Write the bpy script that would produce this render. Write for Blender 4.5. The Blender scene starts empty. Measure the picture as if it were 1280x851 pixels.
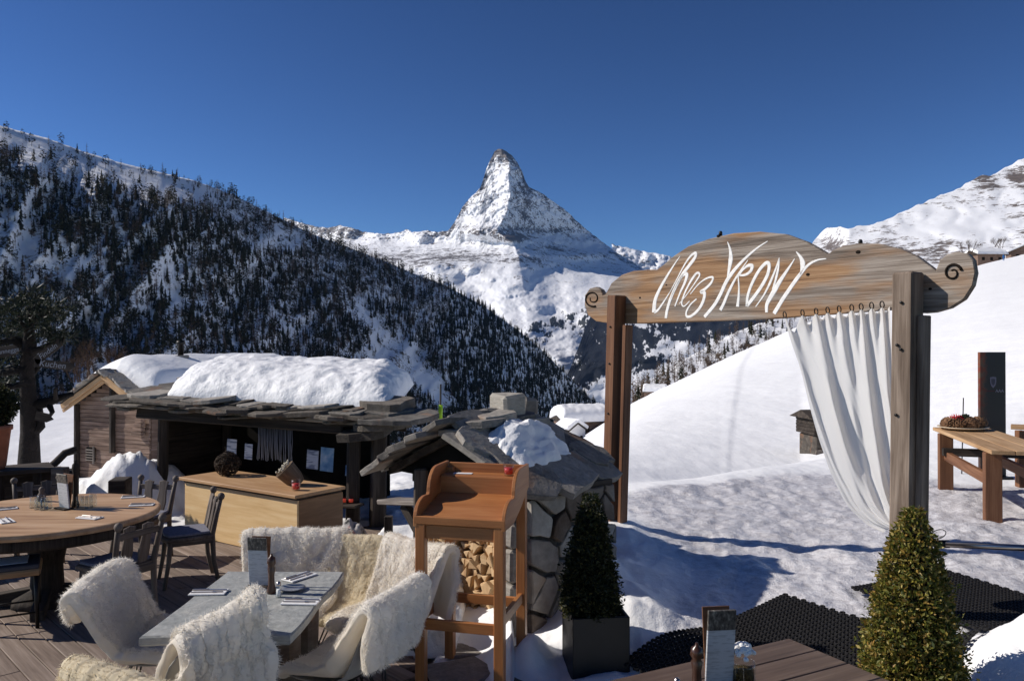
import bpy, math, random
import numpy as np
from mathutils import Vector, Matrix

random.seed(7)
rng = np.random.default_rng(11)
S = bpy.context.scene
COL = S.collection
R = math.radians

# ------------------------------------------------------------------ camera
H = 2.15            # eye height above the deck
F = 995.56          # focal length in photo pixels (28 mm on 36 mm)
HY = 433.0          # horizon row in the photograph
cam_d = bpy.data.cameras.new('camera')
cam_d.sensor_width = 36.0
cam_d.lens = 28.0
cam_d.clip_start = 0.1
cam_d.clip_end = 60000
cam = bpy.data.objects.new('camera', cam_d)
COL.objects.link(cam)
cam.location = (0, 0, H)
cam.rotation_euler = (R(90) + math.atan((HY - 425.5) / F), 0, 0)
S.camera = cam

# ------------------------------------------------------------------ light
SUN_EL = R(33.0)
SUN_H = Vector((-0.985, 0.10, 0)).normalized()      # horizontal direction towards the sun
W = bpy.data.worlds.new('World')
S.world = W
W.use_nodes = True
wn = W.node_tree
sky = wn.nodes.new('ShaderNodeTexSky')
sky.sky_type = 'NISHITA'
sky.sun_disc = False
sky.sun_elevation = SUN_EL
sky.sun_rotation = math.atan2(SUN_H.x, SUN_H.y)
sky.altitude = 2050
sky.air_density = 1.0
sky.dust_density = 0.0
sky.ozone_density = 4.2
bg = wn.nodes['Background']
bg.inputs['Strength'].default_value = 0.098
half = wn.nodes.new('ShaderNodeVectorMath'); half.operation = 'SCALE'; half.inputs['Scale'].default_value = 0.5
gam = wn.nodes.new('ShaderNodeGamma'); gam.inputs['Gamma'].default_value = 1.6      # the film's contrast, over the whole sky alike
wn.links.new(sky.outputs[0], half.inputs[0]); wn.links.new(half.outputs[0], gam.inputs['Color'])
wn.links.new(gam.outputs[0], bg.inputs['Color'])
sun_l = bpy.data.lights.new('sun', 'SUN')
sun_l.energy = 5.0
sun_l.angle = R(0.53)
sun_l.color = (1.0, 0.935, 0.85)
sun = bpy.data.objects.new('sun', sun_l)
COL.objects.link(sun)
sd = Vector((SUN_H.x * math.cos(SUN_EL), SUN_H.y * math.cos(SUN_EL), math.sin(SUN_EL)))
sun.rotation_euler = sd.to_track_quat('Z', 'Y').to_euler()
sun.location = sd * 50
S.view_settings.view_transform = 'Standard'
S.view_settings.look = 'None'
S.view_settings.exposure = 0.0
S.view_settings.gamma = 1.0
S.render.engine = 'CYCLES'
S.cycles.use_denoising = True
S.cycles.max_bounces = 6
S.cycles.transparent_max_bounces = 12
S.cycles.volume_bounces = 0

# ------------------------------------------------------------------ helpers
def at(px, py, d):
    """point that stands d metres away on the ground plan and shows at photo pixel px, py"""
    return Vector(((px - 640) / F * d, d, H - (py - HY) / F * d))
def on_z(px, py, z):
    return at(px, py, (H - z) * F / (py - HY))
def on_plane(px, py, o, n):
    r = Vector(((px - 640) / F, 1.0, -(py - HY) / F)); c = Vector((0, 0, H))
    return c + r * ((o - c).dot(n) / r.dot(n))
def lerp(a, b, t): return a + (b - a) * t
def sstep(a, b, x):
    t = np.clip((x - a) / (b - a), 0, 1); return t * t * (3 - 2 * t)

_perm = np.random.default_rng(3).permutation(256)
_perm = np.concatenate([_perm, _perm, _perm])
_grad = np.random.default_rng(4).normal(size=(256, 3)); _grad /= np.linalg.norm(_grad, axis=1)[:, None]
def perlin(x, y, z):
    x, y, z = np.broadcast_arrays(np.asarray(x, float), np.asarray(y, float), np.asarray(z, float))
    xi, yi, zi = np.floor(x).astype(int), np.floor(y).astype(int), np.floor(z).astype(int)
    xf, yf, zf = x - xi, y - yi, z - zi
    f = lambda t: t * t * t * (t * (t * 6 - 15) + 10)
    u, v, w = f(xf), f(yf), f(zf)
    def g(i, j, k):
        h = _perm[_perm[_perm[(xi + i) & 255] + ((yi + j) & 255)] + ((zi + k) & 255)]
        G = _grad[h]
        return G[..., 0] * (xf - i) + G[..., 1] * (yf - j) + G[..., 2] * (zf - k)
    a = g(0,0,0) + u * (g(1,0,0) - g(0,0,0)); b = g(0,1,0) + u * (g(1,1,0) - g(0,1,0))
    c = g(0,0,1) + u * (g(1,0,1) - g(0,0,1)); d = g(0,1,1) + u * (g(1,1,1) - g(0,1,1))
    e = a + v * (b - a); h = c + v * (d - c)
    return (e + w * (h - e)) * 1.6
def fbm(x, y, z=0.0, o=5, gain=0.5, ridged=False):
    s = 0; a = 1.0; n = 0
    for k in range(o):
        p = perlin(np.asarray(x) * 2**k + 13.7*k, np.asarray(y) * 2**k + 7.1*k, np.asarray(z) * 2**k + 3.3*k)
        s = s + a * ((1 - 2*np.abs(p)) if ridged else p); n += a; a *= gain
    return s / n

def tag(o, label=None, cat=None, group=None, kind=None):
    if label: o['label'] = label
    if cat: o['category'] = cat
    if group: o['group'] = group
    if kind: o['kind'] = kind
    return o
def thing(name, label, cat, loc=(0, 0, 0), rz=0.0, group=None):
    o = bpy.data.objects.new(name, None); COL.objects.link(o)
    o.empty_display_size = 0.1
    o.location = loc; o.rotation_euler = (0, 0, rz)
    return tag(o, label, cat, group)
def adopt(o, parent, local=False):
    o.parent = parent
    if not local:
        M = Matrix.LocRotScale(parent.location, parent.rotation_euler, None)
        p = parent.parent
        base = M
        o.matrix_parent_inverse = base.inverted() if p is None else Matrix()
def copy_tree(o, parent=None):
    c = o.copy(); COL.objects.link(c)
    if parent is not None:
        c.parent = parent; c.matrix_parent_inverse = o.matrix_parent_inverse.copy()
    for ch in o.children: copy_tree(ch, c)
    return c
def mesh_obj(name, me, mat=None, parent=None, local=False, kind=None):
    o = bpy.data.objects.new(name, me); COL.objects.link(o)
    if mat is not None:
        for m in (mat if isinstance(mat, (list, tuple)) else [mat]): me.materials.append(m)
    if parent is not None: adopt(o, parent, local)
    if kind: o['kind'] = kind
    return o
def np_mesh(name, V, Fq, smooth=True, attrs=None):
    """fast mesh from numpy: V (n,3), Fq (m,3 or 4)"""
    me = bpy.data.meshes.new(name)
    V = np.asarray(V, np.float32); Fq = np.asarray(Fq, np.int32)
    k = Fq.shape[1]
    me.vertices.add(len(V)); me.vertices.foreach_set('co', V.ravel())
    me.loops.add(Fq.size); me.loops.foreach_set('vertex_index', Fq.ravel())
    me.polygons.add(len(Fq)); me.polygons.foreach_set('loop_start', np.arange(0, Fq.size, k, dtype=np.int32))
    me.polygons.foreach_set('use_smooth', np.full(len(Fq), smooth, dtype=bool))
    for n, a in (attrs or {}).items():
        a = np.asarray(a, np.float32)
        if a.ndim == 1: me.attributes.new(n, 'FLOAT', 'POINT').data.foreach_set('value', a)
        else: me.attributes.new(n, 'FLOAT_VECTOR', 'POINT').data.foreach_set('vector', a.ravel())
    me.update(calc_edges=True); me.validate()
    return me
def grid_faces(nr, nc):
    i = np.arange(nr - 1)[:, None] * nc + np.arange(nc - 1)[None, :]
    return np.stack([i, i + 1, i + nc + 1, i + nc], -1).reshape(-1, 4)

def frame(o, x, z=Vector((0, 0, 1))):
    """matrix with local x along x and local z near z"""
    x = Vector(x).normalized(); z = Vector(z); y = z.cross(x)
    if y.length < 1e-5: y = Vector((0, 1, 0)).cross(x)
    y.normalize(); z = x.cross(y)
    M = Matrix((x, y, z)).transposed().to_4x4(); M.translation = Vector(o); return M
def TR(loc, rz=0, rx=0, ry=0):
    return Matrix.Translation(Vector(loc)) @ Matrix.Rotation(rz, 4, 'Z') @ Matrix.Rotation(ry, 4, 'Y') @ Matrix.Rotation(rx, 4, 'X')

class MB:
    def __init__(s): s.v = []; s.f = []; s.g = []; s.sm = []; s.mi = []; s.cur = 0
    def add(s, verts, faces, gc=None, smooth=False, M=None):
        b = len(s.v)
        for i, p in enumerate(verts):
            p = Vector(p); s.g.append(tuple(gc[i]) if gc else tuple(p))
            s.v.append(tuple(M @ p) if M is not None else tuple(p))
        for f in faces:
            s.f.append([b + k for k in f]); s.sm.append(smooth); s.mi.append(s.cur)
        return s
    def box(s, size, M=None, c=0.004, axis=0, off=None, jit=0.0):
        hx, hy, hz = size[0]/2, size[1]/2, size[2]/2
        c = min(c, hx*.45, hy*.45, hz*.45)
        vs = []; idx = {}
        for sx in (-1, 1):
            for sy in (-1, 1):
                for sz in (-1, 1):
                    j = Vector((random.uniform(-jit, jit), random.uniform(-jit, jit), random.uniform(-jit, jit))) if jit else Vector()
                    for a in range(3):
                        d = [hx, hy, hz]; d[(a+1)%3] -= c; d[(a+2)%3] -= c
                        idx[(sx, sy, sz, a)] = len(vs); vs.append(Vector((sx*d[0], sy*d[1], sz*d[2])) + j)
        fs = []
        B = (-1, 1)
        def q(a, b): return tuple(a) if True else None
        for sgn in B:
            loopx = [(sgn,-1,-1,0),(sgn,1,-1,0),(sgn,1,1,0),(sgn,-1,1,0)]
            loopy = [(-1,sgn,-1,1),(1,sgn,-1,1),(1,sgn,1,1),(-1,sgn,1,1)]
            loopz = [(-1,-1,sgn,2),(1,-1,sgn,2),(1,1,sgn,2),(-1,1,sgn,2)]
            for k, lp in enumerate((loopx, loopy, loopz)):
                f = [idx[t] for t in lp]
                flip = (sgn < 0) if k != 1 else (sgn > 0)
                fs.append(f[::-1] if flip else f)
        def edge(a0, a1, fa, fb):
            f = [idx[a0 + (fa,)], idx[a1 + (fa,)], idx[a1 + (fb,)], idx[a0 + (fb,)]]
            n = (vs[f[1]] - vs[f[0]]).cross(vs[f[3]] - vs[f[0]]); m = (vs[f[0]] + vs[f[1]] + vs[f[2]] + vs[f[3]])
            fs.append(f if n.dot(m) > 0 else f[::-1])
        for p in B:
            for r in B:
                edge((-1,p,r), (1,p,r), 1, 2); edge((p,-1,r), (p,1,r), 0, 2); edge((p,r,-1), (p,r,1), 0, 1)
                for t in B:
                    f = [idx[(p,r,t,0)], idx[(p,r,t,1)], idx[(p,r,t,2)]]
                    n = (vs[f[1]] - vs[f[0]]).cross(vs[f[2]] - vs[f[0]])
                    fs.append(f if n.dot(vs[f[0]] + vs[f[1]] + vs[f[2]]) > 0 else f[::-1])
        if off is None: off = (random.uniform(0, 50), random.uniform(0, 50), random.uniform(0, 50))
        gc = [(v[axis] + off[0], v[(axis+1)%3] + off[1], v[(axis+2)%3] + off[2]) for v in vs]
        return s.add(vs, fs, gc, False, M)
    def beam(s, p0, p1, w, h, up=(0, 0, 1), c=0.005, jit=0.0):
        p0 = Vector(p0); p1 = Vector(p1)
        return s.box(((p1 - p0).length, w, h), frame((p0 + p1) / 2, p1 - p0, Vector(up)), c, 0, None, jit)
    def tube(s, pts, rad, n=8, cap=True, smooth=True, wob=0.0):
        pts = [Vector(p) for p in pts]; m = len(pts)
        if not hasattr(rad, '__len__'): rad = [rad] * m
        vs = []; gc = []; L = 0; off = random.uniform(0, 40)
        ref = None
        for i, p in enumerate(pts):
            t = (pts[min(i+1, m-1)] - pts[max(i-1, 0)]).normalized()
            if ref is None:
                ref = Vector((0, 0, 1)) if abs(t.z) < .9 else Vector((1, 0, 0))
            x = (ref - t * ref.dot(t)).normalized(); ref = x; y = t.cross(x)
            if i: L += (p - pts[i-1]).length
            for k in range(n):
                a = 2*math.pi*k/n; r = rad[i] * (1 + (random.uniform(-wob, wob) if wob else 0))
                q = x * math.cos(a) * r + y * math.sin(a) * r
                vs.append(p + q); gc.append((L + off, math.cos(a) * rad[i] + off, math.sin(a) * rad[i]))
        fs = [(i*n + k, i*n + (k+1) % n, (i+1)*n + (k+1) % n, (i+1)*n + k) for i in range(m-1) for k in range(n)]
        s.add(vs, fs, gc, smooth)
        if cap:
            b = len(s.v) - len(vs)
            s.f.append([b + k for k in range(n)][::-1]); s.sm.append(False); s.mi.append(s.cur)
            s.f.append([b + (m-1)*n + k for k in range(n)]); s.sm.append(False); s.mi.append(s.cur)
        return s
    def lathe(s, prof, n=16, M=None, smooth=True):
        vs = []; gc = []; off = random.uniform(0, 40)
        for r, z in prof:
            for k in range(n):
                a = 2*math.pi*k/n; vs.append((r*math.cos(a), r*math.sin(a), z)); gc.append((z + off, r*math.cos(a), r*math.sin(a)))
        m = len(prof)
        fs = [(i*n + k, i*n + (k+1) % n, (i+1)*n + (k+1) % n, (i+1)*n + k) for i in range(m-1) for k in range(n)]
        fs += [tuple(range(n))[::-1], tuple((m-1)*n + k for k in range(n))]
        return s.add(vs, fs, gc, smooth, M)
    def prism(s, poly, t, M=None, c=0.0, axis=0):
        """polygon (x,y) extruded from z=0 to z=t, edges chamfered by c"""
        n = len(poly); P = [Vector((p[0], p[1], 0)) for p in poly]
        area = sum(P[i].x * P[(i+1) % n].y - P[(i+1) % n].x * P[i].y for i in range(n))
        if area < 0: P = P[::-1]
        def inset(d):
            out = []
            for i in range(n):
                a, b, e = P[i-1], P[i], P[(i+1) % n]
                u = (b - a).normalized(); w = (e - b).normalized()
                m = Vector((-u.y - w.y, u.x + w.x, 0))
                if m.length < 1e-6: out.append(b); continue
                m.normalize(); k = max(.4, m.dot(Vector((-u.y, u.x, 0))))
                out.append(b + m * d / k)
            return out
        rings = [(P, 0), (P, t)] if c <= 0 else [(inset(c), 0), (P, c), (P, t - c), (inset(c), t)]
        vs = [Vector((p.x, p.y, z)) for r, z in rings for p in r]
        m = len(rings)
        fs = [(i*n + k, i*n + (k+1) % n, (i+1)*n + (k+1) % n, (i+1)*n + k) for i in range(m-1) for k in range(n)]
        fs += [tuple(range(n))[::-1], tuple((m-1)*n + k for k in range(n))]
        o = (random.uniform(0, 50), random.uniform(0, 50), random.uniform(0, 50))
        gc = [(v[axis] + o[0], v[1 - axis] + o[1], v.z + o[2]) for v in vs]
        return s.add(vs, fs, gc, False, M)
    def mesh(s, name):
        me = bpy.data.meshes.new(name)
        me.from_pydata(s.v, [], s.f)
        me.polygons.foreach_set('use_smooth', s.sm)
        me.polygons.foreach_set('material_index', s.mi)
        a = me.attributes.new('gc', 'FLOAT_VECTOR', 'POINT')
        a.data.foreach_set('vector', np.array(s.g, np.float32).ravel())
        me.update(); return me
    def build(s, name, mat, parent=None, local=False, kind=None):
        return mesh_obj(name, s.mesh(name), mat, parent, local, kind)
def rpoly(n, rx, ry, jit=.18, rot=0.0):
    out = []
    for k in range(n):
        a = 2*math.pi*(k + random.uniform(-.25, .25))/n + rot
        r = 1 + random.uniform(-jit, jit); out.append((rx*r*math.cos(a), ry*r*math.sin(a)))
    return out
def squarish(rx, ry, n=10, jit=.08):
    out = []
    for k in range(n):
        a = 2*math.pi*(k + random.uniform(-.2, .2))/n
        c, s_ = math.cos(a), math.sin(a); q = 1 / max(abs(c), abs(s_)) ** .72
        r = q * (1 + random.uniform(-jit, jit)); out.append((rx*r*c, ry*r*s_))
    return out

# ------------------------------------------------------------------ materials
class NT:
    def __init__(s, name, rough=.7, spec=.3):
        s.m = bpy.data.materials.new(name); s.m.use_nodes = True; s.t = s.m.node_tree
        s.p = s.t.nodes['Principled BSDF']; s.out = s.t.nodes['Material Output']
        s.p.inputs['Roughness'].default_value = rough
        s.p.inputs['Specular IOR Level'].default_value = spec
    def n(s, typ, **kw):
        nd = s.t.nodes.new('ShaderNode' + typ)
        for k, v in kw.items():
            if k.startswith('_'): setattr(nd, k[1:], v)
            else:
                key = k.replace('__', ' ')
                inp = nd.inputs[int(key[1:])] if key[0] == 'i' and key[1:].isdigit() else nd.inputs[key]
                s.set(inp, v)
        return nd
    def set(s, inp, v):
        if isinstance(v, bpy.types.NodeSocket): s.t.links.new(v, inp)
        else:
            if hasattr(v, '__len__') and len(v) == 3 and inp.type == 'RGBA': v = (*v, 1)
            inp.default_value = v
    def attr(s, name): return s.n('Attribute', _attribute_name=name)
    def obj(s): return s.n('TexCoord').outputs['Object']
    def scale(s, vec, sc): return s.n('VectorMath', _operation='MULTIPLY', i0=vec, i1=sc).outputs[0]
    def noise(s, vec, scale=5, detail=4, rough=.55, dist=0.0):
        return s.n('TexNoise', Vector=vec, Scale=scale, Detail=detail, Roughness=rough, Distortion=dist).outputs[0]
    def ramp(s, fac, stops, interp='LINEAR'):
        r = s.n('ValToRGB', Fac=fac); e = r.color_ramp.elements; r.color_ramp.interpolation = interp
        while len(e) < len(stops): e.new(.5)
        for k, (p, c) in enumerate(stops):
            e[k].position = p
            c = (c, c, c) if not hasattr(c, '__len__') else c
            e[k].color = (*c, 1)
        return r.outputs[0]
    def mix(s, fac, a, b, mode='MIX'):
        return s.n('Mix', _data_type='RGBA', _blend_type=mode, i0=fac, i6=a, i7=b).outputs[2]
    def math(s, op, a, b=0.0, c=None, clamp=False):
        nd = s.n('Math', _operation=op, i0=a, i1=b)
        if c is not None: s.set(nd.inputs[2], c)
        nd.use_clamp = clamp; return nd.outputs[0]
    def rnd(s): return s.n('ObjectInfo').outputs['Random']
    def bump(s, h, strength=.4, dist=.01, normal=None):
        b = s.n('Bump', Strength=strength, Distance=dist, Height=h)
        if normal is not None: s.set(b.inputs['Normal'], normal)
        s.t.links.new(b.outputs[0], s.p.inputs['Normal']); return b.outputs[0]
    def col(s, c): s.set(s.p.inputs['Base Color'], c); return s
    def rough(s, c): s.set(s.p.inputs['Roughness'], c); return s

def wood(name, dark, mid, light, grain=22, rough=.7, bump=.35, vary=.35, blotch=.4, dist=.004, spec=.25):
    w = NT(name, rough, spec); g = w.attr('gc').outputs['Vector']
    off = w.n('VectorMath', _operation='ADD', i0=g, i1=w.n('CombineXYZ', X=w.math('MULTIPLY', w.rnd(), 37.0), Y=w.math('MULTIPLY', w.rnd(), 91.0), Z=0.0).outputs[0]).outputs[0]
    st = w.noise(w.scale(off, (1.1, grain, grain)), 1.0, 5, .6, .6)
    fine = w.noise(w.scale(off, (4, grain*6, grain*6)), 1.0, 2, .5)
    bl = w.noise(w.scale(off, (1.3, 5, 5)), 1.0, 3, .5)
    f = w.math('ADD', w.math('MULTIPLY', st, .75), w.math('MULTIPLY', fine, .25))
    f = w.math('ADD', f, w.math('MULTIPLY', w.math('SUBTRACT', bl, .5), blotch))
    c = w.ramp(f, [(.3, dark), (.5, mid), (.7, light)])
    v = w.math('ADD', w.math('MULTIPLY', w.math('SUBTRACT', w.rnd(), .5), vary), 1.0)
    c = w.mix(1.0, c, w.n('CombineColor', i0=v, i1=v, i2=v).outputs[0], 'MULTIPLY')
    w.col(c); w.bump(f, bump, dist); return w.m
def plain(name, c, rough=.6, spec=.3, metal=0.0, nscale=0, namt=.15, bump=0):
    w = NT(name, rough, spec); w.p.inputs['Metallic'].default_value = metal
    if nscale:
        n = w.noise(w.obj(), nscale, 4)
        lo = tuple(x * (1 - namt) for x in c); hi = tuple(min(1, x * (1 + namt)) for x in c)
        w.col(w.ramp(n, [(.3, lo), (.7, hi)]))
        if bump: w.bump(n, bump, .01)
    else: w.col((*c, 1))
    return w.m
def stone(name, cols, scale=6, rough=.85, bump=.6, lichen=None, dist=.02):
    w = NT(name, rough, .3); o = w.attr('gc').outputs['Vector']
    n = w.noise(o, scale, 6, .65); n2 = w.noise(w.scale(o, (1, 1, 4)), scale * 4, 4, .6); big = w.noise(o, scale * .35, 3)
    k = w.math('ADD', w.math('MULTIPLY', n, .6), w.math('MULTIPLY', w.rnd(), .4))
    c = w.ramp(k, [(.25 + .5 * i / max(1, len(cols) - 1), cc) for i, cc in enumerate(cols)])
    c = w.mix(.45, c, w.ramp(n2, [(.3, .25), (.75, 1.0)]), 'MULTIPLY')
    if lichen: c = w.mix(w.ramp(big, [(.60, 0.0), (.70, .7)]), c, lichen)
    w.col(c); w.bump(w.math('ADD', n, w.math('MULTIPLY', n2, .5)), bump, dist); return w.m

M_ = {}
def snow_mat(name, far=False):
    w = NT(name, .55, .25); o = w.obj()
    tr = w.attr('trample').outputs['Fac']
    n1 = w.noise(o, 2.2, 6, .6); n2 = w.noise(o, 14, 5, .65); n3 = w.noise(o, 70, 3, .6)
    clean = w.ramp(n1, [(.3, (.86, .865, .875)), (.7, (.92, .92, .925))])
    dirty = w.ramp(w.math('ADD', w.math('MULTIPLY', n2, .6), w.math('MULTIPLY', n1, .4)), [(.30, (.26, .24, .245)), (.42, (.46, .44, .455)), (.54, (.68, .665, .68)), (.66, (.78, .77, .78))])
    k = w.math('MULTIPLY', tr, w.ramp(n1, [(.3, .75), (.6, 1.0)]))
    w.col(w.mix(k, clean, dirty))
    n5 = w.noise(w.scale(o, (1.1, .16, 1)), 1.0, 4, .6); n6 = w.noise(w.scale(o, (.35, .9, 1)), 1.0, 4, .6)
    h = w.math('ADD', w.math('ADD', w.math('MULTIPLY', n1, .7), w.math('ADD', w.math('MULTIPLY', n5, 1.6), w.math('MULTIPLY', n6, .8))), w.math('ADD', w.math('MULTIPLY', n2, w.math('ADD', w.math('MULTIPLY', tr, .55), .25)), w.math('MULTIPLY', n3, w.math('ADD', w.math('MULTIPLY', tr, .18), .06))))
    w.bump(h, .55, .05)
    w.rough(w.mix(tr, (.6, .6, .6), (.38, .38, .38)))
    return w.m
M_['snow'] = snow_mat('snow')
def snowcap():
    w = NT('snow cap', .55, .25); o = w.obj()
    n = w.noise(o, 4, 6, .6); n2 = w.noise(o, 30, 3)
    big = w.noise(w.scale(o, (1, 1, 4)), 1.3, 4)
    w.col(w.mix(w.ramp(big, [(.62, 0.0), (.75, .35)]), w.ramp(n, [(.3, (.82, .825, .84)), (.7, (.90, .90, .905))]), (.55, .52, .5)))
    w.bump(w.math('ADD', n, w.math('MULTIPLY', n2, .2)), .5, .06); return w.m
M_['cap'] = snowcap()
# ================================================================== TERRAIN
# ---- near snow ground -------------------------------------------------
SIL = np.array([(-400,470,70),(-100,492,62),(0,500,60),(60,503,58),(120,508,55),(200,520,50),(300,560,34),(420,592,18),(480,586,15),(560,586,15),(640,588,17),(690,572,60),
    (715,555,75),(757,523,90),(790,502,100),(850,475,115),(905,448,130),(960,425,150),(1000,405,165),(1060,385,185),(1150,357,215),(1222,331,240),(1280,318,250),(1500,265,300),(1800,200,350)], float)
PLAT = np.array([(-400,-.2,9.8),(0,-.2,9.8),(180,-.1,9.9),(300,0,10.2),(420,.02,10.5),(560,.05,10),(640,.1,9.5),(700,.3,9.5),(790,.34,10.0),(900,.30,11.0),(1000,.27,12.0),(1100,.26,11.8),(1200,.25,11),(1300,.25,11.0),(1800,.3,11.0)], float)
def smooth_tab(T, w):
    xs = np.arange(T[0,0], T[-1,0] + 1, 4.0); k = np.exp(-(np.arange(-24, 25) * 4.0 / w) ** 2); k /= k.sum(); n_ = len(k) // 2
    cols = [xs]
    for c in (1, 2):
        v = np.interp(xs, T[:,0], T[:,c]); cols.append(np.convolve(np.concatenate([np.full(n_, v[0]), v, np.full(n_, v[-1])]), k, 'valid'))
    return np.stack(cols, 1)
SIL = smooth_tab(SIL, 34); PLAT = smooth_tab(PLAT, 40)
MOUNDS = [(0.95,7.6,.42,.5,.16),(0.62,6.3,.35,.7,.30),(0.9,5.6,.35,.5,.20),(1.15,6.6,.4,.6,.10),(0.55,4.9,.35,.22,.10),(0.12,5.35,.16,.22,.24),(-.12,6.1,.3,.3,.05),
          (2.95,4.35,.5,.42,.30),(3.4,4.6,.6,.4,.25),(2.6,3.7,.5,.5,.2),(-5.35,10.6,.55,.5,.62),(-4.7,10.9,.5,.5,.55),(-5.0,10.5,.35,.3,.25),(-6.1,10.5,.5,.4,.25),
          (-1.3,11.3,.8,.5,.12),(-.4,11.6,.7,.5,.1),(.3,8.6,.6,.6,.25),(4.6,8.2,.5,.35,.06),(6.2,9.0,.5,.4,.07),(5.4,9.6,.6,.4,.08),
          (1.7,4.55,.35,.12,.03),(-.3,5.1,.36,.7,-.10)]
def deck_mask(x, y):
    """1 inside the wooden deck"""
    right = np.where(y < 6.2, -.62, np.where(y < 8.2, -.9, -1.6))
    return sstep(.12, -.02, x - right) * sstep(.12, -.02, y - 9.55)
def ground(x, y, detail=True):
    x = np.asarray(x, float); y = np.asarray(y, float)
    ys = np.maximum(y, .5)
    u = 640 + F * x / ys
    sy = np.interp(u, SIL[:,0], SIL[:,1]); sd_ = np.interp(u, SIL[:,0], SIL[:,2])
    zs = H - (sy - HY) / F * sd_
    zp = np.interp(u, PLAT[:,0], PLAT[:,1]); dp = np.interp(u, PLAT[:,0], PLAT[:,2])
    # platform, sloping down to the deck towards the viewer on the left
    s = (x - 2.05) * .84 + (y - 6.0) * .54
    ramp = np.clip(.26 + .17 * np.clip(s, -1.6, .25), -.05, .36)
    near = np.where(u > 640, np.minimum(zp, lerp(.0, 1, sstep(.1, .9, x)) * ramp), zp)
    near = lerp(near, zp, sstep(6.2, 8.2, y))
    left = sstep(300, 60, u)
    t = np.clip((y - dp) / np.maximum(sd_ - dp, 1), 0, 1)
    prof = t + left * (.9 * sstep(0, .12, t) * (1 - t))          # the left field dips quickly, then lies flat
    far = lerp(zp, zs, np.clip(prof, 0, 1.0))
    lip = -np.interp(u, [740, 800, 900, 1000, 1200, 1320], [0, .35, .9, 1.25, .8, .3]) * sstep(0, .05, t) * (1 - sstep(.06, .42, t))
    z = np.where(y < dp, near, far + lip)
    over = np.maximum(y - sd_, 0)
    z = z - (over * .45 + 6 * sstep(0, 12, over)) * (1 - .94 * sstep(1130, 1200, u))
    for mx, my, sx, sy_, h in MOUNDS:
        z = z + h * np.exp(-((x - mx) / sx) ** 2 - ((y - my) / sy_) ** 2)
    # groomed bank on the piste
    xl = (np.interp(y, [11, 12.5, 20, 40, 80, 130, 165], [902, 905, 908, 918, 930, 940, 946]) - 640) / F * y; bs = np.clip(y / 30, .4, 3)
    q = x - xl
    z = z + np.where(y > 12, sstep(12, 20, y) * np.where(q < 0, .0, -1) * sstep(0, .22 * bs, q) * .035 * bs * sstep(14 * bs, .8 * bs, q), 0)
    if detail:
        a = sstep(8, 30, y)
        tr = trample(x, y)
        z = z + .035 * fbm(x * .9, y * .9, 0, 4) * (1 + 0 * a) + .11 * a * fbm(x * .25, y * .25, 5, 4)
        z = z + (.012 + .03 * tr) * fbm(x * 4.5, y * 4.5, 2, 4)
        m = 0
        for mx, my, sx, sy_, h in MOUNDS: m = m + np.exp(-((x - mx) / sx / 1.3) ** 2 - ((y - my) / sy_ / 1.3) ** 2) * min(1, h * 4)
        hl = sstep(-2, -4, x); z = z + np.clip(m, 0, 1) * (hl * (.15 * fbm(x * 3, y * 3, 8, 4, .5, True) - .05) + (1 - hl) * .07 * fbm(x * 2.4, y * 2.4, 8, 4) + (.02 + .03 * hl) * fbm(x * 10, y * 10, 4, 3))
        # soft foot and sledge tracks in the trodden snow
        z = z + tr * (.035 * fbm(x * 1.8 + y * .5, y * 1.1, 6, 3, .5, True) - .015)
        # rough snow behind the deck between the two huts
        rz = sstep(-2.6, -1.8, x) * sstep(1.2, .4, x) * sstep(8.2, 9, y) * sstep(16, 14, y)
        z = z + rz * .10 * fbm(x * 2.5, y * 2.5, 3, 4)
    d = deck_mask(x, y)
    z = lerp(z, np.minimum(z, -.16), d)
    return z
def trample(x, y):
    u = 640 + F * x / np.maximum(y, .5)
    dp = np.interp(u, PLAT[:,0], PLAT[:,2])
    n = fbm(np.asarray(x) * .8, np.asarray(y) * .8, 9, 3)
    a = sstep(dp + .1, dp - .25, y + .5 * n) * sstep(1.0, 1.7, x + .5 * n)
    # wheel and foot wear stays lower on the heaps
    for mx, my, sx, sy_, h in ((2.95,4.35,.8,.6,1),(3.4,4.6,.9,.6,1),(2.6,3.7,.7,.7,1)):
        a = a * (1 - np.exp(-((x - mx) / sx) ** 2 - ((y - my) / sy_) ** 2))
    return np.clip(a, 0, 1)
def gz(x, y): return float(ground(np.array([x]), np.array([y]))[0])

us = np.concatenate([np.arange(-420, 0, 9), np.arange(0, 1290, 3.2), np.arange(1290, 1760, 9)])
ds = np.concatenate([np.geomspace(1.7, 14, 330), np.geomspace(14.08, 420, 210)])
U, D = np.meshgrid(us, ds)
X = (U - 640) / F * D
Z = ground(X, D)
me = np_mesh('ground', np.stack([X, D, Z], -1).reshape(-1, 3), grid_faces(len(ds), len(us)), True, {'trample': trample(X, D).ravel()})
mesh_obj('snow_ground', me, M_['snow'], kind='structure')

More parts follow.
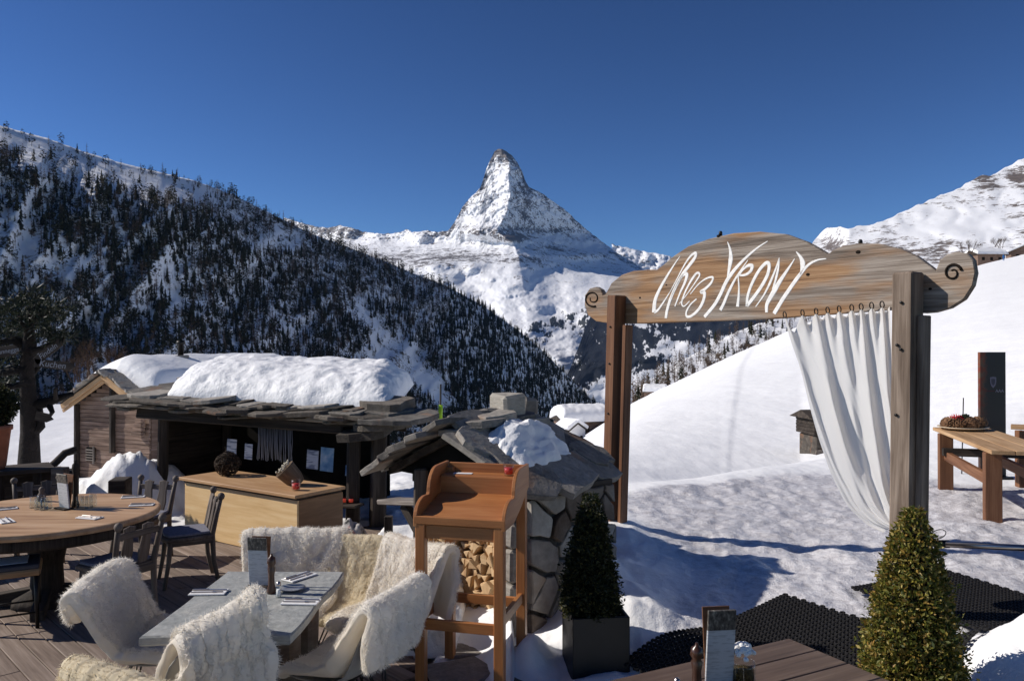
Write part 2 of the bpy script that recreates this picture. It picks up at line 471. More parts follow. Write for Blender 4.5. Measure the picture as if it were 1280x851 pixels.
# ---- mountains ---------------------------------------------------------
def mountain_mat(name, snow=(.84, .85, .875), rocks=((.055, .05, .05), (.12, .105, .095), (.22, .19, .165)), scale=.01, soft=.08, wooddark=None, woodscale=.03, bumpd=20, strat=3.0):
    w = NT(name, .7, .15); o = w.obj()
    r = w.attr('rock').outputs['Fac']
    ov = w.scale(o, (1, 1, strat))
    n = w.noise(ov, scale, 7, .68); n2 = w.noise(ov, scale * 5, 5, .65)
    k = w.math('ADD', r, w.math('ADD', w.math('MULTIPLY', w.math('SUBTRACT', n, .5), 1.5), w.math('MULTIPLY', w.math('SUBTRACT', n2, .5), 1.5)))
    m = w.ramp(k, [(.5 - soft, 0.0), (.5 + soft, 1.0)])
    rc = w.ramp(n2, [(.25, rocks[0]), (.5, rocks[1]), (.75, rocks[2])])
    c = w.mix(m, snow, rc)
    if wooddark:
        wd = w.attr('wood').outputs['Fac']
        uvm = w.attr('uvm').outputs['Vector']
        v = w.n('TexVoronoi', Vector=w.scale(uvm, (1, .55, 1)), Scale=woodscale).outputs['Distance']
        n3 = w.noise(uvm, woodscale * .16, 6, .65)
        kk = w.math('ADD', wd, w.math('ADD', w.math('MULTIPLY', w.math('SUBTRACT', .45, v), .35), w.math('MULTIPLY', w.math('SUBTRACT', n3, .5), 1.9)))
        c = w.mix(w.ramp(kk, [(.44, 0.0), (.54, 1.0)]), c, w.ramp(w.noise(uvm, woodscale * 1.5, 2), [(.3, wooddark[0]), (.7, wooddark[1])]))
    w.col(c); w.bump(w.math('ADD', n, w.math('MULTIPLY', n2, .4)), .5, bumpd)
    return w.m
def relief(name, px, y_top, y_bot, depth, nrows, mat, rock=None, woodf=None, jag=0.0, jfreq=.05, back=None, curve=1.0, post=None):
    """terrain surface over photo columns px: crest row y_top(px), foot row y_bot(px), distance depth(px, y); the far side falls away behind the crest"""
    yt = y_top + jag * fbm(px * jfreq, px * 0 + 3.1, 0, 5)
    t = np.linspace(0, 1, nrows)[:, None] ** curve
    Y = yt[None, :] + (y_bot - yt)[None, :] * t
    P = np.repeat(px[None, :], nrows, 0)
    D_ = depth(P, Y)
    X_ = (P - 640) / F * D_; Z_ = H - (Y - HY) / F * D_
    A = np.stack([X_, D_, Z_], -1)
    dd = D_[0]; bk = []
    for f1, f2 in ((.04, .25), (.12, .8)):        # the far side of the crest
        bk.append(np.stack([X_[0] * (1 + f1), dd * (1 + f1), Z_[0] - dd * f1 * f2 * 1.2], -1))
    A = np.concatenate([np.stack(bk[::-1]), A], 0)
    Pp = np.concatenate([P[:1], P[:1], P]); Yp = np.concatenate([Y[:1], Y[:1], Y])
    at_ = {'rock': (rock(Pp, Yp) if rock else np.zeros(Pp.shape)).ravel()}
    if woodf: at_['wood'] = woodf(Pp, Yp).ravel(); at_['uvm'] = np.stack([Pp, Yp, 0 * Pp], -1).reshape(-1, 3)
    me = np_mesh(name, A.reshape(-1, 3), grid_faces(nrows + 2, len(px))[:, ::-1], True, at_)
    return mesh_obj(name, me, mat, kind='structure'), A
def ip(tab):
    tab = np.array(tab, float); return lambda x: np.interp(x, tab[:, 0], tab[:, 1])
def g2(P, Y, x, y, sx, sy): return np.exp(-((P - x) / sx) ** 2 - ((Y - y) / sy) ** 2)

# the pyramid peak and the glaciers below it
px = np.arange(355, 865, 1.15)
top = ip([(355,272),(378,279),(395,283),(410,285),(425,281),(440,285),(452,289),(470,292),(490,292),(500,290),(508,286),(515,290),(535,288),(548,290),(560,288),(566,281),(572,270),(578,259),(586,249),(594,241),(600,235),(604,224),(608,211),(612,202),(615,196),(618,188.5),(622,186),(628,186),(634,189.5),(640,194),(647,203),(653,215),(657,227),(661,233),(668,237),(680,243),(692,252),(705,261),(718,273),(730,284),(742,294),(755,303),(766,312),(780,321),(792,328),(802,335),(815,343),(865,372)])
ridge = ip([(187,627),(197,634),(206,637),(220,635.5),(234,637),(246,638),(258,635),(270,632),(280,625),(286,621),(293,625),(302,640),(320,648),(360,655),(520,670)])
dr = ip([(180,9850),(210,9600),(250,9300),(290,9000),(305,8850),(330,8200),(360,7500),(400,6500),(450,5600),(520,4700)])
def d_matter(P, Y):
    pr = ridge(Y); fade = 1 - np.where(P < pr, sstep(292, 330, Y), sstep(300, 372, Y)) * .85
    k = np.where(P < pr, 15.0 * fade, 25.0 * fade)
    d = dr(Y) + k * np.abs(P - pr)
    # secondary spurs and gullies
    rough = 1 - .85 * sstep(300, 330, Y)
    d = d + rough * 150 * fbm(P * .03 + Y * .012, Y * .035, 1.5, 5, .58, True)
    d = d + rough * 95 * fbm((P + Y * .5) * .09, Y * .16, 4.5, 5, .65) + rough * 40 * fbm((P - Y * .3) * .3, Y * .4, 1.5, 3, .6)
    d = d - 260 * g2(P, Y, 600, 292, 26, 9) - 200 * g2(P, Y, 640, 297, 16, 5)
    d = d - 350 * g2(P, Y, 735, 318, 40, 6) - 240 * g2(P, Y, 560, 330, 50, 12) + 300 * g2(P, Y, 500, 322, 45, 9)
    d = d - 300 * g2(P, Y, 470, 300, 12, 8) - 260 * g2(P, Y, 430, 292, 14, 8) - 320 * g2(P, Y, 525, 298, 10, 7)
    d = d + sstep(308, 340, Y) * (520 * fbm(P * .012, Y * .02, 9, 3, .4) + 130 * fbm(P * .035, Y * .06, 4, 4, .5))
    return d
def r_matter(P, Y):
    pr = ridge(Y); right = (P > pr)
    b = -.07 + .03 * sstep(300, 280, Y) + .0 * P
    b = b + .30 * np.exp(-((Y - 190) / 13.0) ** 2) + .05 * right * sstep(310, 290, Y)
    b = b + .16 * np.exp(-np.abs(P - top_inv(P, Y)) / 6)
    b = b + .22 * g2(P, Y, 605, 288, 40, 7) + .5 * g2(P, Y, 640, 297, 18, 5) + .18 * g2(P, Y, 655, 255, 18, 30) + .2 * g2(P, Y, 690, 287, 45, 4)
    b = b + .24 * g2(P, Y, 585, 322, 45, 8) + .26 * g2(P, Y, 500, 324, 60, 10) + .22 * g2(P, Y, 430, 292, 45, 8) + .2 * g2(P, Y, 740, 320, 40, 4) + .3 * g2(P, Y, 690, 311, 22, 6)
    b = b + .3 * g2(P, Y, 655, 325, 30, 5) - .10 * sstep(335, 350, Y)
    b = b - .28 * g2(P, Y, 600, 278, 26, 5) - .25 * g2(P, Y, 740, 307, 25, 4) - .3 * g2(P, Y, 470, 294, 14, 5)
    return np.clip(b + .36, -.4, 1.3)
def top_inv(P, Y): return np.where(Y - top(P) < 7, P, P + 1e3)
def w_matter(P, Y):
    edge = ip([(640,430),(660,400),(690,388),(720,385),(740,370),(760,360),(865,350)])(P)
    b = .62 * sstep(-6, 14, Y - edge)
    b = b - .5 * g2(P, Y, 700, 440, 26, 26) - .35 * g2(P, Y, 740, 455, 24, 30) - .4 * g2(P, Y, 690, 470, 40, 14) + .25 * sstep(745, 770, P) * sstep(355, 380, Y)
    return np.clip(b - .05, 0, 1)
M_['matter'] = mountain_mat('rock and snow of the peak', scale=.0042, wooddark=((.018, .022, .026), (.04, .045, .045)), woodscale=.5, bumpd=14, soft=.05, strat=2.6)
relief('peak', px, top(px), np.full(px.shape, 522.0), d_matter, 300, M_['matter'], r_matter, w_matter, jag=2.2, jfreq=.12)

# far ridge right of the peak
px = np.arange(765, 1010, 2.0)
top = ip([(760,303),(775,308),(790,311),(810,315),(830,318),(850,325),(880,330),(920,336),(1010,330)])
relief('far_ridge', px, top(px), top(px) + 120, lambda P, Y: 13500 - (Y - 305) * 22 + 300 * fbm(P * .05, Y * .09, 2, 5, .6, True), 60,
       M_['matter'], lambda P, Y: .30 + .3 * fbm(P * .15, Y * .03, 0, 3) - .5 * np.exp(-((Y - top(P)) / 4) ** 2), lambda P, Y: 0 * P, jag=2.0, jfreq=.15)

# dark wooded flank of the valley under the sign
px = np.arange(682, 1130, 2.2)
top = ip([(680,540),(700,490),(716,452),(730,415),(743,385),(770,362),(800,352),(840,352),(900,368),(940,385),(975,400),(1010,410),(1130,400)])
def w_val(P, Y):
    b = .80 + .1 * fbm(P * .03, Y * .03, 0, 3)
    b = b - .55 * g2(P, Y, 868, 440, 60, 14) * (Y > 425) - .5 * np.exp(-((Y - (395 + (P - 780) * .55)) / 5) ** 2) * sstep(740, 770, P) * .7 - .4 * g2(P, Y, 800, 400, 16, 8)
    b = b - .75 * sstep(455, 480, Y + .22 * (P - 800)) - .4 * g2(P, Y, 930, 428, 40, 10)
    return np.clip(b, 0, 1)
M_['valley'] = mountain_mat('wooded valley side', scale=.01, wooddark=((.016, .020, .028), (.034, .038, .044)), woodscale=.42, bumpd=4)
relief('valley_side', px, top(px), np.full(px.shape, 540.0), lambda P, Y: ip([(350,5200),(400,4300),(450,3300),(500,2700),(545,2400)])(Y) + (P - 690) * 2.2 + 130 * fbm(P * .03, Y * .05, 3, 4), 110, M_['valley'], lambda P, Y: 0 * P - .1, w_val, jag=3, jfreq=.1)

# sunny larch slope behind the piste
px = np.arange(790, 1400, 3)
top = ip([(780,500),(820,478),(850,452),(880,436),(910,420),(940,407),(970,398),(1000,392),(1060,375),(1400,330)])
def d_larch(P, Y): return 760 - (Y - 380) * 3.6 + 20 * fbm(P * .04, Y * .06, 0, 4)
M_['larch'] = mountain_mat('larch slope', scale=.05, rocks=((.08, .06, .045), (.13, .095, .07), (.2, .15, .11)), wooddark=((.05, .04, .03), (.11, .08, .055)), woodscale=.30, bumpd=2)
larch_hill, LA = relief('larch_slope', px, top(px), np.full(px.shape, 560.0), d_larch, 60, M_['larch'], lambda P, Y: 0 * P + .12, lambda P, Y: np.clip(.36 + .3 * fbm(P * .05, Y * .08, 0, 3), 0, 1), jag=3, jfreq=.2)

# white mountain on the right
px = np.arange(985, 1800, 2.6)
top = ip([(980,330),(1005,318),(1020,298),(1030,287),(1040,284),(1050,283),(1060,286),(1070,283),(1090,281),(1110,274),(1135,262),(1160,251),(1180,243),(1200,235),(1215,225),(1228,219),(1240,219),(1255,211),(1270,202),(1290,194),(1400,140),(1600,60),(1800,10)])
def d_right(P, Y):
    d = 3300 - (Y - 200) * 8.5 - (P - 1000) * 1.6
    d = d - 60 * np.abs(fbm(P * .012, Y * .02, 7, 3)) + 26 * fbm(P * .025, Y * .06, 2, 4, .45) + 900 * sstep(1062, 1020, P) * sstep(330, 290, Y)
    return np.maximum(d, 300)
def r_right(P, Y):
    n = fbm(P * .03, Y * .12, 3, 3)
    b = .33 + .3 * n + .35 * g2(P, Y, 1232, 228, 14, 9) + .5 * g2(P, Y, 1272, 219, 14, 9) + .35 * g2(P, Y, 1042, 306, 20, 9) + .3 * g2(P, Y, 1150, 315, 60, 12)
    return b - .25 * g2(P, Y, 1200, 280, 50, 18)
M_['right'] = mountain_mat('snowy mountain with brown scrub', scale=.012, rocks=((.06, .05, .05), (.13, .11, .10), (.25, .20, .17)), bumpd=3, soft=.05, strat=4)
right_hill, RA = relief('snowy_mountain', px, top(px), np.full(px.shape, 420.0), d_right, 130, M_['right'], r_right, None, jag=3.0, jfreq=.1)

# forested mountainside on the left
LP = np.arange(-330, 860, 2.6)
l_top = ip([(-330,60),(-100,128),(0,157),(60,173),(100,188),(150,203),(190,213),(240,225),(290,243),(340,268),(390,292),(430,307),(470,322),(520,343),(560,358),(600,380),(640,407),(680,440),(710,470),(740,500),(780,540),(860,610)])
l_dt = ip([(-330,820),(0,960),(200,1150),(400,1500),(560,1900),(640,2150),(740,2550),(860,2950)])
l_df = ip([(-330,470),(0,520),(200,610),(400,800),(600,1200),(740,1900),(860,2700)])
def d_left(P, Y):
    yt = l_top(P); t = np.clip((Y - yt) / (640 - yt), 0, 1)
    d = l_dt(P) + (l_df(P) - l_dt(P)) * (t ** .9 + .24 * sstep(0, .11, t) * (1 - t) * sstep(400, 180, P))
    d = d - 45 * fbm(P * .012 + Y * .008, Y * .006, 2, 4, .5, True) * sstep(0, .1, t) + 16 * fbm(P * .05, Y * .05, 6, 4) * sstep(0, .06, t)
    return d
def gully(P, Y):
    """open snow strips between the trees, in the photograph's rows"""
    g = np.exp(-((Y - (365 + (P - 425) * 1.05)) / 13) ** 2) * sstep(405, 440, P) * sstep(590, 540, P)
    g = g + .9 * g2(P, Y, 490, 445, 42, 17) + .8 * g2(P, Y, 540, 480, 22, 14) + .9 * g2(P, Y, 20, 300, 40, 34) + .7 * g2(P, Y, 70, 340, 60, 16) + .6 * g2(P, Y, 215, 350, 18, 30)
    g = g + 1.1 * sstep(42, 12, Y - l_top(P)) * sstep(330, 200, P) + .7 * g2(P, Y, 90, 212, 90, 14) + .6 * g2(P, Y, 330, 310, 30, 9) + .6 * g2(P, Y, 420, 330, 16, 8) + .55 * g2(P, Y, 350, 290, 40, 16)
    g = g + .55 * g2(P, Y, 230, 385, 40, 10) + .6 * g2(P, Y, 370, 330, 14, 34) + .5 * g2(P, Y, 100, 480, 80, 30) + .5 * g2(P, Y, 455, 350, 14, 12) + .5 * g2(P, Y, 360, 400, 30, 24)
    return g
M_['left'] = mountain_mat('wooded mountainside snow', snow=(.80, .815, .85), scale=.03, rocks=((.05, .045, .042), (.10, .088, .075), (.19, .16, .13)), bumpd=5, soft=.07, strat=2)
def r_left(P, Y):
    return .30 + .35 * fbm(P * .02, Y * .03, 3, 4) + .35 * g2(P, Y, 350, 275, 60, 14) + .2 * g2(P, Y, 400, 350, 80, 50) - .6 * sstep(25, 0, Y - l_top(P)) * sstep(300, 240, P)
left_hill, LHA = relief('wooded_mountainside', LP, l_top(LP), np.full(LP.shape, 640.0), d_left, 150, M_['left'], r_left, None, jag=1.6, jfreq=.09)

# valley floor, far below, out to the horizon
fx = np.linspace(-16000, 16000, 60); fy = np.linspace(150, 17000, 60)
FX, FY = np.meshgrid(fx, fy)
FZ = -330 - 60 * fbm(FX * .0008, FY * .0008, 0, 3) - .12 * np.maximum(0, 1500 - FY)*0
me = np_mesh('valley_floor', np.stack([FX, FY, FZ], -1).reshape(-1, 3), grid_faces(60, 60), True, {'rock': np.zeros(FX.size), 'wood': np.full(FX.size, .4), 'uvm': np.stack([FX, FY, FX * 0], -1).reshape(-1, 3) * .05})
mesh_obj('valley_floor', me, M_['valley'], kind='structure')
# steep fall of the ground from the terrace's edge down to the valley
bu = np.arange(-420, 1770, 15.0)
rows = []
for f, dz in ((0, -1.0), (60, -45), (160, -120), (420, -330)):
    sdv = 418.0
    dd = sdv + f; rows.append(np.stack([(bu - 640) / F * dd, np.full(bu.shape, dd), ground((bu - 640) / F * sdv, np.full(bu.shape, sdv)) + dz], -1))
me = np_mesh('lower_slope', np.stack(rows).reshape(-1, 3), grid_faces(4, len(bu)), True, {'rock': np.zeros(4 * len(bu)), 'wood': np.full(4 * len(bu), .35), 'uvm': np.stack(rows).reshape(-1, 3) * .5})
mesh_obj('lower_slope', me, M_['larch'], kind='structure')
# ================================================================== CONIFERS ON THE MOUNTAINSIDE
def conifer_verts(kind, seed):
    """unit-height tree: spruce (0), round-crowned stone pine (1), bare larch (2); returns V, F (tris), colour key"""
    r = random.Random(seed); V = []; Ft = []; K = []
    def tri(a, b, c, k): 
        n = len(V); V.extend([a, b, c]); Ft.append((n, n+1, n+2)); K.extend([k]*3)
    # trunk
    for q in range(3):
        a = 2*math.pi*q/3; b = 2*math.pi*(q+1)/3
        tri((.018*math.cos(a), .018*math.sin(a), 0), (.018*math.cos(b), .018*math.sin(b), 0), (0, 0, .92), 2.0)
    if kind == 0:
        nl = 9
        for L in range(nl):
            z = .10 + .80 * L / nl; rad = .19 * (1 - .88 * L / nl)
            for q in range(5):
                a = r.uniform(0, 6.28); w = .55
                rr = rad * r.uniform(.6, 1.2); dz = r.uniform(.03, .09)
                p = (rr*math.cos(a), rr*math.sin(a), z - dz*.6)
                tri((0, 0, z + .10), (rr*.8*math.cos(a-w), rr*.8*math.sin(a-w), z - dz), p, r.uniform(0, .5))
                tri((0, 0, z + .10), p, (rr*.8*math.cos(a+w), rr*.8*math.sin(a+w), z - dz), r.uniform(0, .5))
    elif kind == 1:
        for q in range(46):
            z = r.uniform(.25, .97); rad = .20 * math.sqrt(max(.05, 1 - ((z - .55) / .45) ** 2)) * r.uniform(.55, 1.1); a = r.uniform(0, 6.28)
            c = Vector((rad*math.cos(a), rad*math.sin(a), z)); s_ = r.uniform(.06, .11)
            d = [Vector((r.gauss(0, 1), r.gauss(0, 1), r.gauss(0, .6))).normalized() * s_ for _ in range(3)]
            tri(c + d[0], c + d[1], c + d[2], r.uniform(.2, .8))
            tri(c * .6 + Vector((0, 0, z*.4)), c + d[0], c + d[2], r.uniform(0, .4))
    else:
        for q in range(52):
            z = r.uniform(.15, .95); rad = .16 * (1.08 - z) * r.uniform(.5, 1.2) + .02; a = r.uniform(0, 6.28)
            tri((0, 0, z), (0.0, 0, z + .02), (rad*math.cos(a), rad*math.sin(a), z + rad*.35), 1.0 + r.uniform(0, .6))
            b = a + r.uniform(-.5, .5)
            tri((rad*.6*math.cos(a), rad*.6*math.sin(a), z + rad*.2), (rad*.62*math.cos(a), rad*.62*math.sin(a), z + rad*.2 + .02), (rad*math.cos(b), rad*math.sin(b), z + rad*.1), 1.0 + r.uniform(0, .6))
    return np.array([tuple(v) for v in V]), np.array(Ft), np.array(K)
def tree_mat():
    w = NT('conifer', .8, .1); k = w.attr('key').outputs['Fac']
    c = w.ramp(w.math('MULTIPLY', k, .5), [(0.0, (.018, .021, .014)), (.25, (.044, .046, .026)), (.45, (.07, .058, .036)), (.5, (.085, .058, .04)), (.8, (.15, .105, .075)), (1.0, (.055, .04, .03))])
    w.col(c); return w.m
M_['conifer'] = tree_mat()
VAR = [conifer_verts(0, 1), conifer_verts(0, 2), conifer_verts(0, 3), conifer_verts(1, 4), conifer_verts(1, 5), conifer_verts(2, 6), conifer_verts(2, 7)]
VARM = [np_mesh('conifer', v, f, False, {'key': k}) for v, f, k in VAR]
for m in VARM: m.materials.append(M_['conifer'])
def forest_mesh(name, pts, hs, kinds, rots):
    Vs = []; Fs = []; Ks = []; b = 0
    for v in range(len(VAR)):
        idx = np.where(kinds == v)[0]
        if not len(idx): continue
        V, Ft, K = VAR[v]
        c, s_ = np.cos(rots[idx]), np.sin(rots[idx]); h = hs[idx]
        x = (V[None, :, 0] * c[:, None] - V[None, :, 1] * s_[:, None]) * h[:, None] + pts[idx, 0][:, None]
        y = (V[None, :, 0] * s_[:, None] + V[None, :, 1] * c[:, None]) * h[:, None] + pts[idx, 1][:, None]
        z = V[None, :, 2] * h[:, None] + pts[idx, 2][:, None] - .4
        Vs.append(np.stack([x, y, z], -1).reshape(-1, 3))
        off = b + np.arange(len(idx))[:, None, None] * len(V)
        Fs.append((Ft[None] + off).reshape(-1, 3)); Ks.append(np.tile(K, len(idx))); b += len(idx) * len(V)
    return np_mesh(name, np.concatenate(Vs), np.concatenate(Fs), False, {'key': np.concatenate(Ks)})
# scatter over the hill surface
A = LHA[2:]                                  # rows x cols x 3, crest first
nr, nc = A.shape[:2]
N = 60000
ri = rng.random(N) * (nr - 1.001); ci = rng.random(N) * (nc - 1.001)
i0 = ri.astype(int); j0 = ci.astype(int); fr = (ri - i0)[:, None]; fc = (ci - j0)[:, None]
pts = (A[i0, j0] * (1-fr) + A[i0+1, j0] * fr) * (1-fc) + (A[i0, j0+1] * (1-fr) + A[i0+1, j0+1] * fr) * fc
tp = 640 + F * pts[:, 0] / pts[:, 1]; ty = HY - F * (pts[:, 2] - H) / pts[:, 1]
size = F / pts[:, 1]
cell = np.linalg.norm(np.cross(A[i0, np.minimum(j0+1, nc-1)] - A[i0, j0], A[np.minimum(i0+1, nr-1), j0] - A[i0, j0]), axis=1)
p = np.clip(cell / np.percentile(cell, 85), 0, 1) ** .6 * .92
dens = np.clip(1.12 - 1.6 * gully(tp, ty) + 1.0 * fbm(tp * .03, ty * .045, 4, 4) + .8 * fbm(tp * .12, ty * .12, 7, 2), np.where((ty - l_top(tp) < 45) & (tp < 320), .10, .03), 1)
dens = np.maximum(dens, np.where((ty - l_top(tp) < 9) & (tp > 170), .5, 0))
keep = (rng.random(N) < p * dens) & (tp > -60) & (tp < 770) & (ty < 600) & (ty > l_top(tp) + .5)
pts = pts[keep]; tp = tp[keep]; ty = ty[keep]
n = len(pts)
hs = (6 + 19 * rng.random(n) ** 1.3) * (1 - .25 * (rng.random(n) < .3)) * lerp(.92, 1.15, np.clip(tp / 700, 0, 1))
upper = (ty - l_top(tp)) < 40
hs = np.where(upper & (tp < 330), hs * .8, hs)
zone = fbm(tp * .02, ty * .03, 8, 3)
rr = rng.random(n) + zone * .5
kinds = np.where(rr < .40, rng.integers(0, 3, n), np.where(rr < .66, rng.integers(3, 5, n), rng.integers(5, 7, n)))
kinds = np.where(upper & (rng.random(n) < .35), rng.integers(3, 5, n), np.where(upper & (rng.random(n) < .5), rng.integers(5, 7, n), kinds))
kinds = np.where(tp > 560, np.where(rng.random(n) < .85, rng.integers(0, 3, n), kinds), kinds)
rots = rng.random(n) * 6.28
# the trees that show largest: those standing free against sky and open snow first
vis = (hs * F / pts[:, 1]) * np.where((ty - l_top(tp)) < 70, 1.5, 1.0) * (tp > 5) * (ty < 470)
order = np.argsort(-vis)[:290]
names = {0: 'spruce_tree', 1: 'pine_tree', 2: 'larch_tree'}
labels = {0: 'dark pointed spruce on the snowy wooded mountainside', 1: 'dark round-crowned pine on the snowy wooded mountainside', 2: 'bare brown larch on the snowy wooded mountainside'}
for i in order:
    v = int(kinds[i]); kd = 0 if v < 3 else (1 if v < 5 else 2)
    o = bpy.data.objects.new(names[kd], VARM[v]); COL.objects.link(o)
    o.location = pts[i] - np.array((0, 0, .4)); o.scale = (hs[i],) * 3; o.rotation_euler = (0, 0, rots[i])
    tag(o, labels[kd], 'tree', ('spruces', 'pines', 'larches')[kd] + ' on the wooded mountainside')
rest = np.ones(n, bool); rest[order] = False
fo = mesh_obj('forest', forest_mesh('forest', pts[rest], hs[rest], kinds[rest], rots[rest]), M_['conifer'])
tag(fo, 'dense dark conifer forest covering the shaded mountainside', 'forest', kind='stuff')
# larches on the sunny slope behind the piste
A = LA[2:]; nr, nc = A.shape[:2]
n = 520
ri = (rng.random(n) ** 1.3) * (nr - 15); ci = rng.random(n) * 90
i0 = ri.astype(int); j0 = ci.astype(int)
q = A[i0, j0] + (A[i0, j0 + 1] - A[i0, j0]) * rng.random(n)[:, None]
lo = mesh_obj('larch_wood', forest_mesh('larch_wood', q, rng.uniform(7, 13, n), np.where(rng.random(n) < .85, rng.integers(5, 7, n), rng.integers(0, 3, n)), rng.random(n) * 6.28), M_['conifer'])
tag(lo, 'sparse brown larch wood on the sunlit slope beyond the piste', 'wood', kind='stuff')
# ================================================================== MATERIALS OF THE TERRACE
M_['deck'] = wood('deck boards', (.13, .095, .075), (.23, .175, .14), (.34, .27, .225), 26, .75, .5, .5)
M_['greywood'] = wood('grey weathered wood', (.07, .058, .05), (.17, .145, .125), (.30, .265, .235), 24, .8, .7, .3, .5, .008)
M_['darkwood'] = wood('dark old timber', (.014, .011, .009), (.04, .031, .025), (.085, .068, .055), 20, .85, .8, .4, .5, .01)
M_['redbrown'] = wood('stained brown timber', (.085, .036, .018), (.16, .072, .036), (.23, .115, .06), 24, .6, .4, .25)
M_['board'] = wood('sign board timber', (.085, .06, .042), (.22, .145, .09), (.36, .25, .165), 20, .75, .8, .1, 1.1, .01)
M_['chalet'] = wood('weathered chalet planks', (.09, .055, .04), (.19, .125, .092), (.30, .215, .17), 20, .85, .5, .45, .5)
M_['fresh'] = wood('fresh larch boards', (.30, .17, .08), (.45, .28, .145), (.56, .38, .22), 18, .65, .3, .2)
M_['ply'] = wood('pale plywood', (.62, .40, .18), (.74, .51, .26), (.82, .61, .35), 9, .5, .1, .08, .3, .002)
M_['plytop'] = wood('plywood top', (.36, .20, .095), (.47, .28, .14), (.56, .36, .20), 10, .5, .1, .08)
M_['teak'] = wood('oiled teak', (.27, .10, .032), (.38, .15, .05), (.47, .21, .078), 16, .42, .12, .12, .35, .002, .4)
M_['tabletop'] = wood('worn table wood', (.32, .18, .09), (.47, .29, .16), (.59, .40, .245), 14, .55, .2, .1, .5, .002, .35)
M_['chairwood'] = wood('grey brown chair wood', (.055, .042, .035), (.125, .098, .08), (.22, .18, .15), 26, .65, .4, .2)
M_['nearboards'] = wood('brown table boards', (.055, .034, .022), (.105, .068, .046), (.16, .11, .078), 22, .5, .3, .3, .4, .003, .4)
M_['slate'] = stone('slate slabs', [(.09, .082, .075), (.20, .182, .16), (.33, .30, .265), (.42, .385, .34)], 6, .85, 1.0, (.27, .14, .075))
M_['quartz'] = stone('pale field stone', [(.26, .23, .19), (.42, .385, .33), (.55, .51, .45)], 4, .85, .7, (.22, .15, .09))
M_['wallstone'] = stone('wall stones', [(.11, .075, .052), (.23, .195, .165), (.36, .33, .29), (.46, .435, .39)], 3, .85, .6, (.22, .14, .08))
M_['tabslate'] = stone('slate table top', [(.38, .39, .37), (.52, .52, .49), (.64, .63, .585)], 6, .55, .6, (.52, .50, .44))
M_['mortar'] = plain('mortar', (.10, .09, .08), .95, .1, 0, 20, .3, .4)
M_['void'] = plain('interior shade black', (.012, .011, .010), .95, .05, 0, 6, .3)  # near-black colour standing in for the shade inside huts, windows and bushes
M_['iron'] = plain('dark iron', (.03, .028, .027), .45, .5, .8)
M_['steel'] = plain('brushed steel', (.45, .40, .37), .3, .5, 1.0)
M_['paper'] = plain('paper', (.75, .75, .76), .7, .2, 0, 30, .06)
M_['white'] = plain('white paint', (.82, .81, .80), .6, .3, 0, 40, .06)
def cam_face(o): return o

# ------------------------------------------------------------------ wooden deck
deck = thing('deck', None, None, (-4, 6, 0)); del_keys = None
deck['kind'] = 'structure'
dv = Vector((.70, -.714, 0)).normalized(); nv = Vector((-dv.y, dv.x, 0))
x0, x1, y0, y1 = -9.3, -.66, 2.7, 9.55
c0 = min(nv.dot(Vector((x, y, 0))) for x in (x0, x1) for y in (y0, y1)); c1 = max(nv.dot(Vector((x, y, 0))) for x in (x0, x1) for y in (y0, y1))
q = c0 + .1
while q < c1 - .05:
    ts = []
    o_ = nv * q
    ta, tb = sorted(((x0 - o_.x) / dv.x, (x1 - o_.x) / dv.x)); tc, td = sorted(((y0 - o_.y) / dv.y, (y1 - o_.y) / dv.y))
    a, b = max(ta, tc), min(tb, td)
    if b - a > .15:
        # boards are butt-jointed once along their run
        cut = random.uniform(.3, .7); parts = [(a, a + (b-a)*cut - .003), (a + (b-a)*cut + .003, b)] if b - a > 3 else [(a, b)]
        for s0, s1 in parts:
            m = MB(); L = s1 - s0
            m.box((L, .136, .035), None, .004)
            ob = m.build('plank', M_['deck'])
            ob.matrix_world = frame(o_ + dv * (s0 + s1) / 2 + Vector((0, 0, -.0175 + random.uniform(-.002, .002))), dv)
            adopt(ob, deck)
    q += .142
# joists, so the gaps read dark
m = MB()
for k in range(10):
    m.beam((x0 + .5 + k*.9, y0, -.085), (x0 + .5 + k*.9, y1, -.085), .08, .09)
m.build('joist', M_['darkwood'], deck)

# ------------------------------------------------------------------ flat stones by the desk
pav = thing('stone_paving', None, None, (-.3, 5.4, 0)); pav['kind'] = 'structure'
for (x, y, rx, ry) in ((-.38,5.25,.26,.2),(.08,5.0,.24,.2),(-.3,5.75,.25,.22),(-.38,4.75,.27,.22),(.1,4.5,.25,.22),(.13,5.55,.18,.2),(-.62,6.15,.24,.2),(-.2,6.25,.2,.16)):
    m = MB(); m.prism(squarish(rx, ry, 9), .05, TR((x, y, -.035 + random.uniform(0, .015)), random.uniform(0, 3)), .008); m.build('slab', M_['slate'], pav)

